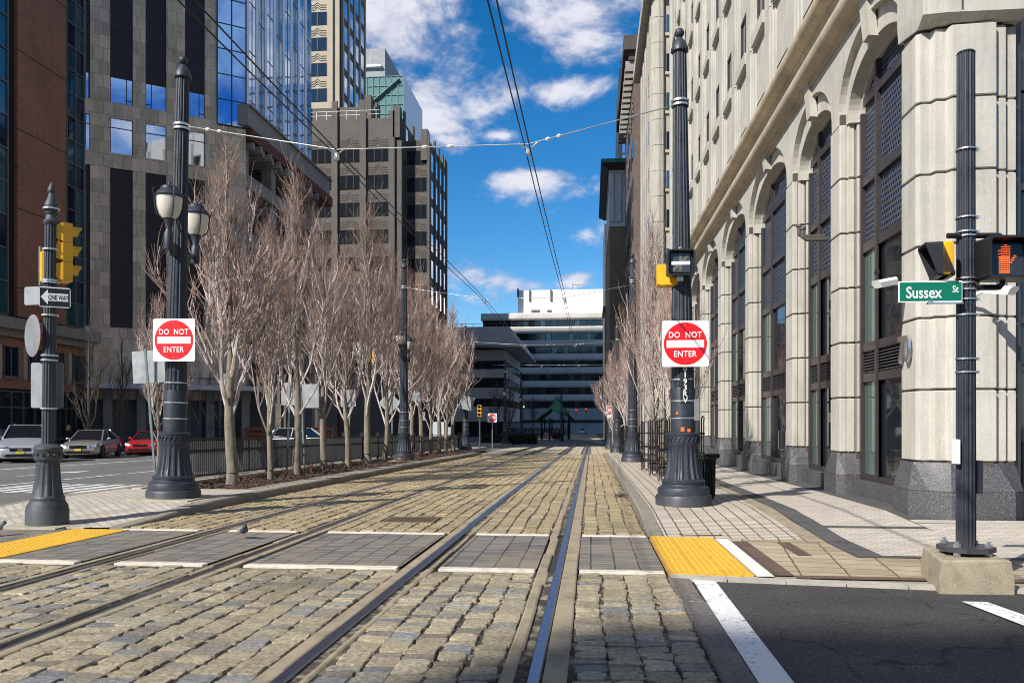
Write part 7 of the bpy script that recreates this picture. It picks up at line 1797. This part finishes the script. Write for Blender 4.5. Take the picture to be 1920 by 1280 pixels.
q = P(702, 668, 48); traffic_signal((q.x, 48, q.z), R(80), 'yellow signal hanging among the bare trees', 1.05, [DARKLENS] * 3)
MA = thing('signal_mast', 'thin signal mast arm behind the bare trees', 'mast', (q.x - 4.5, 48.2, g(48))); m = MB(); m.tube([(0, 0, 0), (0, 0, q.z - g(48) + .2), (1, 0, q.z - g(48) + .5), (4.5, 0, q.z - g(48) + .45)], [.12, .09, .06, .04], 8); m.build('arm', DARKM, MA); m = MB(); m.bbox(3.1, 4.2, -.15, .15, q.z - g(48) + .1, q.z - g(48) + .9, .02); m.build('sign_box', WHITEP, MA)
for i, (px, Y, lab) in enumerate(((1000, 200, 'clipped evergreen hedge left of the station'), (955, 92, 'dark clipped hedge behind the far do not enter sign'))):
    q = P(px, 800, Y); t = thing('hedge', lab, 'hedge', (q.x, Y, g(Y)), 0); m = MB(); rnd = random.Random(i); wl, hl = (9, 1.7) if i == 0 else (3.2, 1.1)
    for k in range(2600):
        x, y, z = rnd.uniform(-wl, wl), rnd.uniform(-.8, .8), rnd.uniform(0, hl); s_ = rnd.uniform(.06, .16); a = Vector((rnd.gauss(0, 1), rnd.gauss(0, 1), rnd.gauss(0, 1))).normalized() * s_; b = a.orthogonal().normalized() * s_
        c_ = Vector((x, y, z)); m.quad(c_ - a, c_ - b, c_ + a, c_ + b)
    m.build('foliage', M('hedge leaves', (.025, .035, .016, 1), .8, 0, .4, 3), t, fix=False)
# scaffold and orange barriers behind the bed
SC = thing('scaffold', 'steel scaffold tower with diagonal braces at the foot of the stone tower', 'scaffold', (-22, 58, g(58)))
m = MB(); q0, q1 = P(368, 800, 58).x, P(425, 800, 58).x
for i in range(4):
    x = q0 + (q1 - q0) * i / 3
    for y in (57, 58.5): m.tube([(x, y, g(58)), (x, y, 5.2)], .035, 5)
for z in (1.2, 3.0, 4.8):
    for y in (57, 58.5): m.tube([(q0, y, z), (q1, y, z)], .03, 5)
for i in range(3):
    a, b = q0 + (q1 - q0) * i / 3, q0 + (q1 - q0) * (i + 1) / 3; m.tube([(a, 57, -.5), (b, 57, 1.2)], .025, 4); m.tube([(b, 57, 1.2), (a, 57, 3)], .025, 4); m.tube([(a, 57, 3), (b, 57, 4.8)], .025, 4)
m.build('frame', METG, SC, world=True); m = MB(); m.box(q0, q1, 58.7, 58.8, g(58), 2.0); m.build('hoarding', M('green hoarding', (.02, .06, .055, 1), .7), SC, world=True)
for (px, py, lab) in ((478, 810, 'orange work barrier seen between the first two trunks'), (600, 806, 'orange work barrier seen past the fourth trunk')):
    q = P(px, py, 60); t = thing('work_barrier', lab, 'barrier', (q.x, 60, g(60)), 0, 'orange work barriers'); m = MB()
    for k in range(4): m.box(-1.3, 1.3, -.05, .05, .25 + k * .42, .48 + k * .42)
    m.build_each('board', M('orange board', (.5, .10, .02, 1), .6), t); m = MB()
    for x in (-1.1, 1.1): m.box(x - .06, x + .06, -.3, .3, 0, 1.8)
    m.build_each('stand', METG, t)
# yellow strap by the fence, dark wire tangle by the right kerb
q = G(492, 885, .12); t = thing('yellow_strap', 'twisted yellow strap leaning on the fence between two trunks', 'strap', q); m = MB(); m.tube([(-.12, .0, .0), (-.02, .02, .18), (.06, .02, .34), (.14, .0, .36), (.16, 0, .31)], .014, 5); m.build('webbing', SIGY, t, smooth=True)
q = G(1163, 932, 0); t = thing('twig_tangle', 'tangle of dark twigs on the setts by the right kerb', 'twigs', q); m = MB(); rnd = random.Random(5)
for k in range(26):
    a = rnd.uniform(0, 6.28); p0 = Vector((rnd.gauss(0, .07), rnd.gauss(0, .12), .01)); m.tube([p0, p0 + Vector((math.cos(a) * .08, math.sin(a) * .1, .05)), p0 + Vector((math.cos(a + .8) * .13, math.sin(a + .8) * .15, rnd.uniform(.01, .08)))], .005, 4)
m.build('twigs', BARKD, t)
# street lantern far left
q = P(98, 650, 44); t = thing('street_lamp', 'small globe street lamp before the brick block', 'street lamp', (q.x, 44, g(44) + .1)); m = MB(); hz = q.z - g(44) - .1; m.lathe([(.12, 0), (.08, .4), (.06, hz - .4), (.12, hz - .3)], 12); m.build('pole', POLEM, t, smooth=40); m = MB(); m.lathe([(.12, hz - .3), (.24, hz), (.22, hz + .3), (.1, hz + .4)], 14); m.build('lamp_shade', LAMPG, t, smooth=40); m = MB(); m.lathe([(.24, hz + .3), (.12, hz + .48), (.03, hz + .6)], 14); m.build('lamp_cap', POLEM, t, smooth=40)
